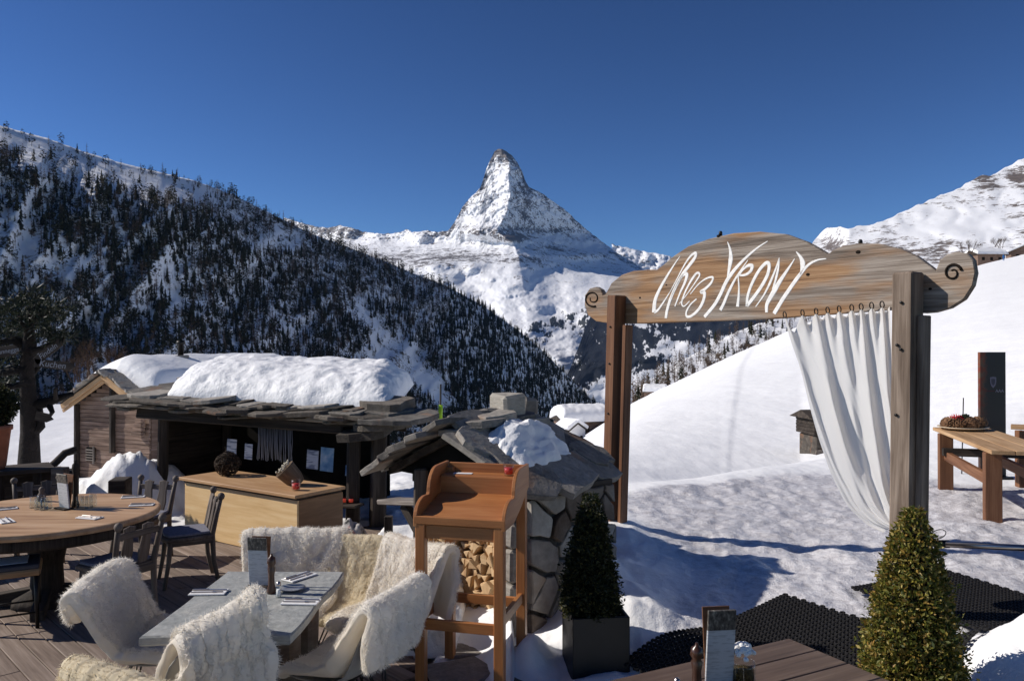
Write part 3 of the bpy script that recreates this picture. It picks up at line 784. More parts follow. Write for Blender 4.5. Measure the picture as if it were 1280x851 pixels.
# ------------------------------------------------------------------ helpers for stone roofs and snow loaves
def slab_on(parent, p, xdir, zdir, rx, ry, t, mat, jit=.05, n=9, yaw=.25):
    m = MB(); M = frame(p, Vector(xdir), Vector(zdir)) @ Matrix.Rotation(random.uniform(-yaw, yaw), 4, 'Z') @ Matrix.Rotation(random.uniform(-jit, jit), 4, 'X') @ Matrix.Rotation(random.uniform(-jit, jit), 4, 'Y')
    m.prism(squarish(rx, ry, 13, .15), t, M, min(.006, t * .2))
    return m.build('slab', mat, parent)
def loaf(name, O, a, b, h, base, ns=90, nt=50, ea=.18, eb=.25, seed=0.0, rough=.06, dome=.5):
    """snow lying on a roof: footprint O + s*a + t*b, thickness h, base(s,t) gives the roof's height"""
    O = Vector(O); a = Vector(a); b = Vector(b)
    s = (.5 - .5 * np.cos(np.pi * np.linspace(0, 1, ns)))[None, :]; t = (.5 - .5 * np.cos(np.pi * np.linspace(0, 1, nt)))[:, None]
    La, Lb = a.length, b.length
    sm = s + 0 * t; tm = t + 0 * s
    wx = O.x + sm * a.x + tm * b.x; wy = O.y + sm * a.y + tm * b.y
    wob = .10 * fbm(wx * 1.6 + seed, wy * 1.6, 2, 3)
    es = np.minimum(sm, 1 - sm) * La / (ea * La); et = np.minimum(tm * 1.0, (1 - tm)) * Lb / (eb * Lb)
    e = np.clip(np.minimum(es, 1), 0, 1); f_ = np.clip(et, 0, 1)
    prof = np.sqrt(np.clip(1 - (1 - e) ** 2, 0, 1)) ** dome * np.sqrt(np.clip(1 - (1 - f_) ** 2, 0, 1)) ** dome
    n = fbm(wx * 1.5 + seed, wy * 1.5, 1, 3)
    z = base(sm, tm) + h * prof * (1 + .16 * n)
    V = np.stack([wx + wob * (1 - e) * .4, wy + wob * (1 - f_) * .5, z], -1)
    N_ = np.cross(np.gradient(V, axis=1), np.gradient(V, axis=0)); N_ /= np.linalg.norm(N_, axis=2)[..., None] + 1e-9
    if np.cross([a.x, a.y], [b.x, b.y]) < 0: N_ = -N_
    q_ = 2.6 / max(h * 2, .5)
    n3 = fbm(V[..., 0] * q_ + seed, V[..., 1] * q_, V[..., 2] * q_ * 1.4, 4); n4 = fbm(V[..., 0] * q_ * 4 + seed, V[..., 1] * q_ * 4, V[..., 2] * q_ * 5, 4, .55, True)
    V = V + N_ * ((rough * 1.6 * n3 + rough * .35 * n4) * np.clip(np.minimum(e, f_) * 6, 0, 1))[..., None]
    skirt_z = base(sm, tm) - .01
    top = V.reshape(-1, 3); Fq = grid_faces(nt, ns)
    if np.cross([a.x, a.y], [b.x, b.y]) < 0: Fq = Fq[:, ::-1]
    bot = np.stack([wx, wy, skirt_z], -1).reshape(-1, 3)
    nb = len(top); ring = list(range(ns)) + [i*ns + ns - 1 for i in range(1, nt)] + [(nt-1)*ns + j for j in range(ns-2, -1, -1)] + [i*ns for i in range(nt-2, 0, -1)]
    side = [(ring[i], ring[i-1], nb + ring[i-1], nb + ring[i]) for i in range(len(ring))]
    return np_mesh(name, np.concatenate([top, bot]), np.concatenate([Fq, np.array(side), grid_faces(nt, ns)[:, ::-1] + nb]), True)

# ------------------------------------------------------------------ low bar hut with slab roof
BA = Vector((.944, -.33, 0)).normalized(); BB = Vector((-BA.y, BA.x, 0))     # along the eave, and away from the viewer
BL = Vector((-5.12, 10.6, 0)); BW = 4.25
def bh(s, t, z): return BL + BA * s + BB * t + Vector((0, 0, z))
def beave(s): return 1.30 - .035 * s                                       # height of the roof's underside at the eave
M_['eaveslate'] = stone('dark weathered eave slabs', [(.035, .03, .026), (.085, .072, .06), (.16, .138, .115), (.24, .21, .175)], 9, .9, 1.0, (.20, .10, .055))
hut = thing('bar_hut', 'low dark open-fronted hut roofed with rough stone slabs behind the plywood counter', 'hut', bh(2, .8, 0))
m = MB(); m.beam(bh(.1, .12, beave(.1) - .02), bh(3.25, .12, beave(3.25) - .03), .15, .14, c=.02, jit=.012); m.build('eave_beam', M_['darkwood'], hut)
m = MB(); m.beam(bh(.0, .02, beave(0) + .085), bh(3.5, .04, beave(3.5) + .075), .07, .07, c=.015, jit=.012); m.build('eave_board', M_['greywood'], hut)
for s_, t_, w in ((.42, .18, .16), (3.32, .16, .2), (3.62, .22, .22), (2.95, 1.5, .2), (.3, 1.6, .18)):
    p = bh(s_, t_, 0); m = MB(); m.beam(p + Vector((0, 0, -.25)), p + Vector((.02, 0, beave(s_) - .03)), w, w * .8, Vector((1, .3, 0)), .02, .01); m.build('post', M_['darkwood'], hut)
m = MB(); m.beam(bh(.1, 1.62, .55), bh(3.05, 1.62, .55), .05, 1.7, c=.01); m.build('back_wall', M_['void'], hut)  # back and right walls coloured near-black for the hut's inner shade
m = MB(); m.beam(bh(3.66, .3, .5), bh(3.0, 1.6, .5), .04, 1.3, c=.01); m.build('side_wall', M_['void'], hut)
m = MB(); m.beam(bh(.2, .35, .5), bh(.2, 1.6, .5), .04, 1.3, c=.01); m.build('side_wall', M_['darkwood'], hut)
m = MB(); P4 = [bh(-.05, .03, beave(0) + .04), bh(4.1, .05, beave(4.1) + .0), bh(3.3, 1.9, beave(4.1) + .22), bh(-.05, 1.9, beave(0) + .22)]
m.add([*P4, *[p + Vector((0, 0, .05)) for p in P4]], [(3,2,1,0),(4,5,6,7),(0,1,5,4),(1,2,6,5),(2,3,7,6),(3,0,4,7)]); m.build('roof_boarding', M_['darkwood'], hut)
def brz(s, t): return beave(s) + .10 + .13 * t                              # roof surface
bn = (BA.cross(BB * 1 + Vector((0, 0, .13)))).normalized()
s_ = -.15
while s_ < 3.7:
    rx = random.uniform(.2, .42)
    for row, (tt, zz) in enumerate(((.08, .03), (.40, .05), (.8, .05), (1.3, .05), (1.75, .05))):
        if row > 1 and s_ > .75: continue
        if row == 1 and s_ > 3.5: continue
        slab_on(hut, bh(s_ + rx * .8 + random.uniform(-.08, .08), tt + random.uniform(-.06, .08), brz(s_, tt) + zz * row * .6 + random.uniform(-.02, .02)), BA, bn, rx, random.uniform(.24, .32), random.uniform(.025, .06), M_['slate'] if row else M_['eaveslate'], .07, 9, .12)
    for extra in range(4):
        slab_on(hut, bh(s_ + rx * random.uniform(.3, 1.4), .17 + random.uniform(-.05, .05), brz(s_, .12) + random.uniform(-.09, .08)), BA, bn, random.uniform(.16, .5), random.uniform(.16, .28), random.uniform(.012, .045), M_['eaveslate'], .09, 9, .14)
    if s_ < 3.6 and random.random() < .8:
        slab_on(hut, bh(s_ + rx, .16 + random.uniform(-.05, .08), brz(s_, .16) + .06), BA, bn, rx * .8, .22, random.uniform(.03, .06), M_['slate'], .09)
    s_ += rx * 1.2
# the heavy slabs at the right-hand corner
slab_on(hut, bh(3.95, .12, brz(4, .1) + .02), BA, bn, .46, .36, .06, M_['slate'], .05)
slab_on(hut, bh(3.70, .3, brz(4, .3) + .09), BA, bn, .30, .26, .12, M_['eaveslate'], .08)
slab_on(hut, bh(3.55, .1, brz(3.6, .1) - .22), BA, bn, .30, .24, .10, M_['eaveslate'], .12)
slab_on(hut, bh(3.75, .12, brz(3.7, .1) - .11), BA, bn, .36, .26, .08, M_['eaveslate'], .10)
slab_on(hut, bh(3.3, .1, brz(3.3, .1) + .05), BA, bn, .30, .22, .05, M_['slate'], .08)
caps = loaf('snow_cap', bh(.50, .13, 0), BA * 3.34, BB * 1.9 - BA * .62, .40, lambda s, t: (brz(.55 + 3.3 * s, .12 + 2.1 * t) + .06), 170, 110, .15, .34, 3.0, .034, .8)
o = mesh_obj('roof_snow', caps, M_['cap']); tag(o, 'thick rounded snow cap on the bar hut stone roof', 'snow')

# sheets of paper pinned in the dark under the roof
def sheet(px, py, w, h, d, label, col, rz=0.0, tilt=.06):
    p = at(px, py, d); m = MB(); m.box((w, .006, h), TR(p, rz, 0, tilt), .001); o = m.build('notice', col); tag(o, label, 'notice', None)
    return o
M_['bluepaper'] = NT('blue printed poster', .5, .3)
_w = M_['bluepaper']; _n = _w.noise(_w.obj(), 4, 3); _w.col(_w.ramp(_n, [(.35, (.05, .16, .36)), (.5, (.20, .36, .55)), (.65, (.62, .68, .74))])); M_['bluepaper'] = _w.m
M_['greypaper'] = NT('printed notice', .6, .2)
_w = M_['greypaper']; _n = _w.noise(_w.scale(_w.obj(), (3, 3, 22)), 2.2, 2); _w.col(_w.ramp(_n, [(.42, (.20, .22, .30)), (.52, (.55, .56, .62))])); M_['greypaper'] = _w.m
for (px_, py_, w_, h_, s, lab, mm) in ((290, 559, .15, .22, 1.5, 'blue-grey notice hung in the dark bar hut, furthest from the post', 'greypaper'), (311, 564, .12, .20, 1.7, 'small pale notice hung in the dark bar hut beside the fringe', 'greypaper'),
        (391, 574, .17, .24, 2.5, 'pale printed notice hung in the bar hut beside the blue poster', 'greypaper'), (409, 574, .19, .30, 2.65, 'blue mountain poster hung in the bar hut near the post', 'bluepaper'), (436, 588, .09, .13, 3.1, 'small blue card hung low beside the bar hut post', 'bluepaper')):
    d_ = (bh(s, .34, 0)).y
    o = sheet(px_, py_, w_, h_, d_, lab, M_[mm], math.atan2(BA.y, BA.x))
# pale string fringe hanging from the beam
m = MB()
for k in range(34):
    s = 1.86 + k * .0155; z1 = beave(s) - .08; p = bh(s, .3 + random.uniform(-.01, .01), z1)
    m.tube([p, p + Vector((random.uniform(-.01, .01), 0, -.2)), p + Vector((random.uniform(-.02, .02), 0, -.42 - random.uniform(0, .05)))], .0045, 4)
o = m.build('string_fringe', plain('grey string', (.22, .22, .26), .8)); tag(o, 'grey string fringe curtain hanging under the bar hut beam', 'curtain')

# ------------------------------------------------------------------ timber barn
HG = Vector((.9, -.43, 0)).normalized(); HR = Vector((-HG.y, HG.x, 0))
HP = Vector((-13.05, 24.0, 0)); HWid = 3.05
def hp(g, r, z): return HP + HG * g + HR * r + Vector((0, 0, z))
barn = thing('timber_barn', 'small brown plank barn with pale gable boards and stone slab roof', 'barn', hp(1.5, 2, -2.3))
Ez, Az = .40, 1.26                                                       # eave and ridge height
def roofz(g): return Az - (Az - Ez) * abs(g - HWid / 2) / (HWid / 2 + .18)
z = -2.5
while z < Az - .06:
    ph = random.uniform(.11, .135)
    zt = z + ph
    if zt < Ez + .03: g0, g1 = 0, HWid
    else:
        k = (Az - zt) / (Az - Ez) * (HWid / 2 + .18); g0, g1 = max(0, HWid/2 - k), min(HWid, HWid/2 + k)
    if g1 - g0 > .1:
        m = MB(); m.beam(hp(g0, random.uniform(-.008, .008), z + ph/2), hp(g1, random.uniform(-.008, .008), z + ph/2), .06, ph - .006, c=.008, jit=.003); m.build('plank', M_['chalet'], barn)
    z += ph
m = MB(); m.beam(hp(HWid - .03, .05, -1), hp(HWid - .03, 6.5, -1), .06, 2.9); m.build('side_wall', M_['chalet'], barn)
m = MB(); m.beam(hp(.03, .05, -1), hp(.03, 6.5, -1), .06, 2.9); m.build('side_wall', M_['chalet'], barn)
for g, z0_, z1_ in ((.06, -2.5, Ez + .02), (HWid/2 + .08, -.95, Az - .12)):
    m = MB(); m.beam(hp(g, -.09, z0_), hp(g, -.09, z1_), .17, .10, HG, .015); m.build('post', M_['darkwood'], barn)
for sg in (-1, 1):
    for k, (dz, w, mm) in enumerate(((-.02, .15, 'fresh'), (-.15, .09, 'fresh'))):
        a_ = hp(HWid/2 + sg * .01, -.34 + .05 * k, Az + dz + .03); b_ = hp(HWid/2 + sg * (HWid/2 + .30), -.34 + .05 * k, roofz(HWid/2 + HWid/2 + .30) + dz + .03)
        m = MB(); m.beam(a_, b_, .05, w, c=.008); m.build('barge_board', M_[mm], barn)
    m = MB(); a_ = hp(HWid/2, 3.1, Az + .10); b_ = hp(HWid/2 + sg * (HWid/2 + .34), 3.1, roofz(HWid + .34) + .10)
    m.beam(a_, b_, 6.9, .06); m.build('roof_plane', M_['darkwood'], barn)
    for j in range(8):
        f = (j + .5) / 8
        c_ = hp(HWid/2 + sg * (HWid/2 + .34) * f, -.22 + random.uniform(-.05, .05), lerp(Az + .17, roofz(HWid + .34) + .17, f))
        slab_on(barn, c_, HG * sg + Vector((0, 0, -.5)), Vector((0, 0, 1)) + HG * sg * .5, .2, .26, .06, M_['slate'], .06)
    if sg > 0:
        for j in range(7): slab_on(barn, hp(HWid + .30, .4 + j * .62, roofz(HWid + .30) + .16), HR, Vector((0, 0, 1)) + HG * .5, .36, .22, .06, M_['slate'], .06)
for g, z_, w, h_ in ((.62, -1.05, .34, .42),):
    win = MB(); win.box((w, .05, h_), frame(hp(g, -.05, z_), HG), .006); wo = win.build('window', M_['void'], barn)
    b = MB()
    for k in range(5): b.beam(hp(g - w/2, -.09, z_ - h_/2 + .04 + k * h_/5.5), hp(g + w/2, -.09, z_ - h_/2 + .04 + k * h_/5.5), .03, .035)
    b.beam(hp(g + w/2, -.09, z_ - h_/2 - .06), hp(g + w/2, -.09, z_ + h_/2 + .04), .04, .05, HG)
    b.build('shutter_slats', M_['greywood'], barn)
for k, z_ in enumerate((-.12, .0, .12, .24)):
    m = MB(); m.beam(hp(HWid - .5 + .05*k, -.16, z_ - .2), hp(HWid - .1, -.16, z_ - .2), .14, .10); m.build('log_end', M_['chalet'], barn)
for sg, nm in ((1, 'a'), (-1, 'b')):
    pass
# two-sided snow on the barn roof
ns_, nt_ = 70, 60
sm = np.linspace(0, 1, ns_)[None, :] + np.zeros((nt_, 1)); tm = np.linspace(-1, 1, nt_)[:, None] + np.zeros((1, ns_))
gg = HWid/2 + tm * (HWid/2 + .1); rr_ = .05 + sm * 6.6
zb = np.vectorize(roofz)(gg) + .16
e_ = np.clip(sm / .10, 0, 1); f_ = np.clip((1 - np.abs(tm)) / .25, 0, 1)
th = .62 * np.sqrt(1 - (1 - e_) ** 2) * np.sqrt(1 - (1 - f_) ** 2)
wx = HP.x + HG.x * gg + HR.x * rr_; wy = HP.y + HG.y * gg + HR.y * rr_
zz = zb * .55 + (.45) * (Az - .55 * (Az - Ez) * tm ** 2) * (th > 0) + .0 * tm
zz = np.where(th > 0, lerp(zb, Az * .9 + Ez * .1 - .45 * (Az - Ez) * np.abs(tm) ** 2.2, .5) + th, zb) + .05 * fbm(wx * 1.4, wy * 1.4, 0, 4) * np.clip(th * 4, 0, 1)
me = np_mesh('snow_cap', np.stack([wx, wy, np.maximum(zz, zb)], -1).reshape(-1, 3), grid_faces(nt_, ns_)[:, ::-1], True)
o = mesh_obj('roof_snow', me, M_['cap']); tag(o, 'smooth snow blanket on the plank barn roof', 'snow')
ch = thing('chimney_pipe', 'thin dark chimney pipe sticking out of the barn snow', 'chimney', at(227, 472, 25.3))
m = MB(); p = at(226, 462, 25.3); m.box((.42, .42, .62), TR(p + Vector((0, 0, .15)), .5), .02, jit=.02); m.build('stack', M_['slate'], ch)
m = MB(); m.tube([p + Vector((0, 0, .4)), p + Vector((0, 0, .8)), p + Vector((0, 0, .82)), p + Vector((0, 0, .92))], [.09, .09, .15, .12], 10); m.build('cowl', M_['iron'], ch)

# ------------------------------------------------------------------ stone wood shelter
SC = Vector((.06, 5.96, 0)); S1 = Vector((-.68, .733, 0)); S2 = Vector((.733, .68, 0))
def sp(a, b, z): return SC + S1 * a + S2 * b + Vector((0, 0, z))
sh = thing('stone_shelter', 'small rough stone shelter stacked with firewood under a slab roof', 'shelter', sp(.6, .4, .02))
m = MB(); m.beam(sp(-.0, .05, .5), sp(-.0, .95, .5), .12, 1.0); m.build('wall_core', M_['mortar'], sh)
m = MB(); m.beam(sp(.06, .92, .5), sp(1.3, .92, .5), .1, 1.0); m.build('back_wall', M_['mortar'], sh)
m = MB(); m.beam(sp(1.28, .1, .5), sp(1.28, .9, .5), .1, 1.0); m.build('side_wall', M_['mortar'], sh)
m = MB(); m.beam(sp(.65, .02, 1.02), sp(.65, .95, 1.02), 1.5, .10); m.build('light_block', M_['darkwood'], sh)  # dark box added under the roof to block light
# wall stones on the side facing the gate: irregular courses
zc = .0
random.seed(31)
def voronoi_cells(pts, w, h):
    out = []
    for i, p in enumerate(pts):
        poly = [(0, 0), (w, 0), (w, h), (0, h)]
        for j, q in enumerate(pts):
            if i == j or not poly: continue
            mx_, my_ = (p[0] + q[0]) / 2, (p[1] + q[1]) / 2; nx, ny = q[0] - p[0], q[1] - p[1]
            res = []
            for k in range(len(poly)):
                A_, B_2 = poly[k], poly[(k + 1) % len(poly)]
                da = (A_[0] - mx_) * nx + (A_[1] - my_) * ny; db = (B_2[0] - mx_) * nx + (B_2[1] - my_) * ny
                if da <= 0: res.append(A_)
                if da * db < 0:
                    t_ = da / (da - db); res.append((lerp(A_[0], B_2[0], t_), lerp(A_[1], B_2[1], t_)))
            poly = res
        if len(poly) > 2: out.append(poly)
    return out
vp = [((c + .5 + random.uniform(-.38, .38) + (r_ % 2) * .3) / 3.6 * 1.0, (r_ + .5 + random.uniform(-.34, .34)) / 6 * 1.04) for r_ in range(6) for c in range(4)]
for poly in voronoi_cells(vp, 1.0, 1.04):
    cx_ = sum(p[0] for p in poly) / len(poly); cy_ = sum(p[1] for p in poly) / len(poly)
    pol = []
    for k in range(len(poly)):                       # pull the stone in from its joint and roughen its edges
        A_, B_2 = poly[k], poly[(k + 1) % len(poly)]
        for t_ in (.08, .5, .92):
            x_, y_ = lerp(A_[0], B_2[0], t_), lerp(A_[1], B_2[1], t_); d_ = math.hypot(x_ - cx_, y_ - cy_) + 1e-6; sh_ = max(.3, 1 - (.014 + random.uniform(0, .012)) / d_)
            pol.append(((x_ - cx_) * sh_, (y_ - cy_) * sh_))
    M = frame(sp(-.055, cx_ - .02, cy_), S2, S1 * -1) @ Matrix.Rotation(random.uniform(-.06, .06), 4, 'X') @ Matrix.Rotation(random.uniform(-.06, .06), 4, 'Y')
    mm = MB(); mm.prism(pol, .045 + random.uniform(0, .045), M, .007); mm.build('stone', M_['wallstone'], sh)
# corner stones on the front edge
zc = 0
for hgt in (.22, .18, .25, .2, .17):
    mm = MB(); mm.box((.13, .20, hgt - .015), frame(sp(.02, -.02, zc + hgt/2), S1), .02, jit=.012); mm.build('stone', M_['wallstone'], sh); zc += hgt
m = MB(); m.beam(sp(.125, -.1, .05), sp(.125, -.1, .93), .05, .03, S1); m.build('white_board', M_['white'], sh)
m = MB(); m.beam(sp(.96, -.22, -.05), sp(.96, -.2, 1.16), .12, .10, Vector((1, 0, 0)), .015, .008); m.build('post', M_['darkwood'], sh)
# roof of heavy slabs
r0, r1 = at(565, 540, 6.25), at(652, 524, 7.15)
e0, e1 = at(655, 618, 5.78), at(756, 590, 6.85)
l0 = at(486, 584, 6.75); l1 = l0 + (r1 - r0)
def rslope(a, b, A0, A1, B0, B1): return lerp(lerp(A0, A1, a), lerp(B0, B1, a), b)
nR = ((r1 - r0).cross(e0 - r0)); nR = -nR if nR.z < 0 else nR
nL = ((r1 - r0).cross(l0 - r0)); nL = -nL if nL.z < 0 else nL
m = MB(); m.add([r0, r1, e1, e0, r0 + Vector((0,0,-.06)), r1 + Vector((0,0,-.06)), e1 + Vector((0,0,-.06)), e0 + Vector((0,0,-.06))], [(3,2,1,0),(4,5,6,7),(0,1,5,4),(1,2,6,5),(2,3,7,6),(3,0,4,7)]); m.build('roof_boarding', M_['darkwood'], sh)
m = MB(); m.add([r0, r1, l1, l0, r0 + Vector((0,0,-.06)), r1 + Vector((0,0,-.06)), l1 + Vector((0,0,-.06)), l0 + Vector((0,0,-.06))], [(0,1,2,3),(7,6,5,4),(4,5,1,0),(5,6,2,1),(6,7,3,2),(7,4,0,3)]); m.build('roof_boarding', M_['darkwood'], sh)
m = MB(); m.add([r0 + Vector((.02,.08,-.03)), e0 + Vector((.02,.08,-.03)), l0 + Vector((.02,.08,-.03)), r1, e1, l1], [(0,2,1),(3,4,5)]); m.build('gable', M_['void'], sh)
rd = (r1 - r0)
for (a, b, rx, ry, t) in ((.12,.94,.27,.20,.05),(.5,.96,.30,.20,.06),(.88,.95,.27,.21,.06),(.2,.66,.27,.2,.05),(.62,.66,.28,.22,.05),(.95,.64,.24,.2,.05),(.12,.34,.28,.2,.05),(.5,.36,.27,.2,.05),(.9,.36,.27,.2,.05),(.3,.1,.3,.18,.05),(.75,.1,.28,.18,.06),(1.0,.82,.22,.18,.07)):
    slab_on(sh, rslope(a, b, r0, r1, e0, e1) + Vector((0, 0, .03 + .02 * (1 - b))), rd, nR, rx, ry, t, M_['slate'], .06)
for (a, b, rx, ry, t) in ((.0,.98,.22,.16,.05),(.3,1.0,.25,.18,.05),(.02,.78,.24,.16,.06),(.05,.55,.26,.16,.06),(.0,.34,.24,.15,.05),(.4,.5,.3,.2,.05),(.5,.85,.3,.2,.05),(.1,.15,.3,.16,.05),(.55,.18,.3,.2,.06),(.85,.6,.3,.2,.05)):
    slab_on(sh, rslope(a, b, r0, r1, l0, l1) + Vector((0, 0, .03 + .02 * (1 - b))), rd, nL, rx, ry, t, M_['slate'], .10)
for (px_, py_, d_, rx, ry, t) in ((600, 533, 6.5, .24, .2, .06), (614, 525, 6.7, .24, .18, .07), (640, 527, 6.95, .2, .18, .07), (578, 541, 6.35, .2, .16, .05), (655, 530, 7.0, .2, .18, .06)):
    slab_on(sh, at(px_, py_, d_), rd, Vector((0, 0, 1)), rx, ry, t, M_['slate'], .08)
# barge slab leaning on the gable
slab_on(sh, at(590, 566, 6.02), (e0 - r0), nR, .24, .10, .045, M_['quartz'], .03)
m = MB(); m.box((.23, .26, .20), TR(at(634, 506, 6.95), .55, .06, -.03), .025, jit=.012); m.build('chimney_stone', M_['quartz'], sh)
m = MB(); m.box((.16, .2, .17), TR(at(658, 509, 7.25), .3, .0, .1), .03, jit=.015); m.build('chimney_stone', M_['wallstone'], sh)
m = MB(); m.box((.32, .24, .10), TR(at(650, 523, 7.1), .4, .0, .05), .02, jit=.012); m.build('chimney_stone', M_['wallstone'], sh)
m = MB(); m.box((.24, .20, .16), TR(at(676, 547, 6.75), .3, .2, .35), .04, jit=.02); m.build('stone', M_['wallstone'], sh)
# snow left lying on the gate-side slope
nn = 46
aa = np.linspace(0, 1, nn)[None, :] + np.zeros((nn, 1)); bb = np.linspace(0, 1, nn)[:, None] + np.zeros((1, nn))
bx = [lerp(lerp(r0[i], r1[i], -.02 + .95 * aa), lerp(e0[i], e1[i], .02 + .95 * aa), .16 + .74 * bb) for i in range(3)]
msk = np.sin(np.pi * aa) ** .55 * np.sin(np.pi * bb) ** .55
shape = np.clip(msk - .40 + .60 * fbm(aa * 2.6 + bb, bb * 2.6, 5.5, 4), 0, 1)
th = .01 + .20 * shape ** .6 * (1 + .4 * fbm(aa * 3.5, bb * 3.5, 1, 4)) + .012 * fbm(aa * 14, bb * 14, 3, 3)
th = np.where(shape > 0, th, -.05)
me = np_mesh('snow_patch', np.stack([bx[0] + .03 * fbm(aa*8, bb*8, 2, 2), bx[1], bx[2] + th + .06], -1).reshape(-1, 3), grid_faces(nn, nn)[:, ::-1], True)
o = mesh_obj('snow_patch', me, M_['cap']); tag(o, 'lumpy snow left on the stone shelter roof', 'snow')
# firewood
M_['logend'] = wood('split firewood', (.34, .20, .10), (.52, .35, .19), (.66, .48, .29), 9, .8, .4, .35)
M_['bark'] = plain('bark', (.10, .065, .045), .9, .1, 0, 30, .4, .5)
logm = []
for k in range(7):
    m = MB(); n_ = random.choice((3, 4, 4, 5)); pol = rpoly(n_, .058, .052, .22, random.uniform(0, 3)); m.prism(pol, .34, None, .006)
    me = m.mesh('split_log'); me.materials.append(M_['logend']); logm.append(me)
zc = .06
row = 0
while zc < .93:
    a = .22 + (row % 2) * .04
    while a < 1.12:
        o = bpy.data.objects.new('split_log', random.choice(logm)); COL.objects.link(o)
        depth = random.uniform(-.04, .03)
        M = frame(sp(a, -.06 + depth, zc), S1, S2); M = frame(sp(a, -.02 + depth, zc), S1, S2)
        o.matrix_world = M @ Matrix.Rotation(random.uniform(0, 6.28), 4, 'Z') @ Matrix.Scale(random.uniform(.75, 1.12), 4)
        tag(o, 'split firewood log stacked in the stone shelter', 'log', 'firewood in the stone shelter')
        a += random.uniform(.066, .088)
    zc += .072; row += 1

# ------------------------------------------------------------------ grey ledge and strut left of the shelter
led = thing('timber_ledge', 'short grey timber ledge on a slanting strut beside the stone shelter', 'ledge', at(505, 690, 7.6))
m = MB(); m.beam(at(484, 626, 8.1), at(545, 628, 7.3), .24, .05, c=.01, jit=.006); m.build('ledge_board', M_['greywood'], led)
m = MB(); m.beam(at(506, 630, 7.75), at(545, 700, 7.35), .09, .09, c=.01); m.build('strut', M_['darkwood'], led)
m = MB(); p = at(486, 640, 8.15); m.beam(Vector((p.x, p.y, -.05)), Vector((p.x, p.y, 0.42)), .08, .08, Vector((1, 0, 0))); m.build('post', M_['darkwood'], led)
mk = thing('marker_pole', 'thin pole with a neon yellow sleeve behind the stone shelter', 'pole', at(549, 650, 10.4))
p = Vector((at(549, 600, 10.4).x, 10.4, 0)); zt = at(549, 480, 10.4).z
m = MB(); m.tube([p + Vector((0, 0, -.1)), p + Vector((.02, 0, zt))], .012, 6); m.build('shaft', M_['iron'], mk)
m = MB(); m.tube([p + Vector((.012, 0, at(0, 529, 10.4).z)), p + Vector((.02, 0, at(0, 506, 10.4).z))], .028, 8); m.build('sleeve', plain('neon yellow', (.55, .85, .04), .5), mk)

# ------------------------------------------------------------------ distant houses
def chalet(name, label, base, w, dpt, hw, rise, rz, wallm, snow=.4, group=None, side=True):
    t = thing(name, label, 'house', base, rz, group)
    m = MB(); m.box((w, dpt, hw + 3), TR((0, 0, hw/2 - 1.5)), .02); m.build('wall', wallm, t, True)
    m = MB(); m.add([(-w/2, -dpt/2 - .01, hw), (w/2, -dpt/2 - .01, hw), (0, -dpt/2 - .01, hw + rise), (-w/2, dpt/2, hw), (w/2, dpt/2, hw), (0, dpt/2, hw + rise)], [(0,1,2),(5,4,3),(0,2,5,3),(1,4,5,2)]); m.build('gable', wallm, t, True)
    for sg in (-1, 1):
        a = Vector((0, 0, hw + rise + .05)); b = Vector((sg * (w/2 + w*.12), 0, hw - rise * .24 + .05))
        m = MB(); m.beam(a, b, dpt * 1.2, .10); m.build('roof', M_['darkwood'], t, True)
        m = MB(); a2 = a + Vector((0, 0, .06 + snow/2)); b2 = b + Vector((0, 0, .06 + snow/2)); m.beam(a2, b2, dpt * 1.22, snow, c=snow*.4, jit=.03); m.build('snow', M_['cap'], t, True)
    for k in (-.25, .25):
        m = MB(); m.box((w*.13, .06, hw*.3), TR((w*k, -dpt/2 - .02, hw*.55)), .01); m.build('window', M_['void'], t, True)
    return t
def low_house(name, label, base, w, dpt, hw, rz, wallm, snow=.5, rise=.5):
    """eaves side towards the viewer"""
    t = thing(name, label, 'house', base, rz)
    m = MB(); m.box((w, dpt, hw + 3), TR((0, 0, hw/2 - 1.5)), .02); m.build('wall', wallm, t, True)
    m = MB(); m.add([(-w*.56, -dpt*.62, hw), (w*.56, -dpt*.62, hw), (w*.56, 0, hw + rise), (-w*.56, 0, hw + rise), (-w*.56, dpt*.62, hw), (w*.56, dpt*.62, hw)], [(0,1,2,3),(3,2,5,4),(0,3,4),(1,5,2),(0,4,5,1)]); m.build('roof', M_['darkwood'], t, True)
    ns2, nt2 = 40, 24
    me = loaf('snow', (-w*.57, -dpt*.63, 0), Vector((w*1.14, 0, 0)), Vector((0, dpt*1.26, 0)), snow, lambda s, tt: hw + .03 + rise * (1 - np.abs(2 * tt - 1)), ns2, nt2, .07, .16, rz * 7, .05)
    mesh_obj('snow', me, M_['cap'], t, True)
    for k in (-.3, 0, .3):
        m = MB(); m.box((w*.10, .06, hw*.34), TR((w*k, -dpt/2 - .02, hw*.55)), .01); m.build('window', M_['void'], t, True)
    return t
b = at(726, 534, 74); low_house('chalet', 'snow-roofed chalet below the slope, behind the small white hut', (b.x, b.y, b.z - .8), 4.2, 3.4, 1.5, .25, M_['chalet'], 1.0, .5)
b = at(714, 553, 62); chalet('white_hut', 'small white hut with snowy gable roof below the slope', (b.x, b.y, b.z - .4), 1.5, 1.7, 1.45, .5, .5, M_['white'], .30)
b = at(819, 492, 122); low_house('far_chalet', 'far chalet with white roof just over the crest of the piste', (b.x, b.y, b.z - 1.2), 3.2, 3.5, 1.6, -.2, M_['chalet'], .7, .4)
b = at(1232, 326, 262); low_house('long_chalet', 'long snow-roofed chalet at the top of the piste', (b.x, b.y, b.z - 1.4), 9.5, 6, 3.2, .1, M_['chalet'], .9, 1.6)
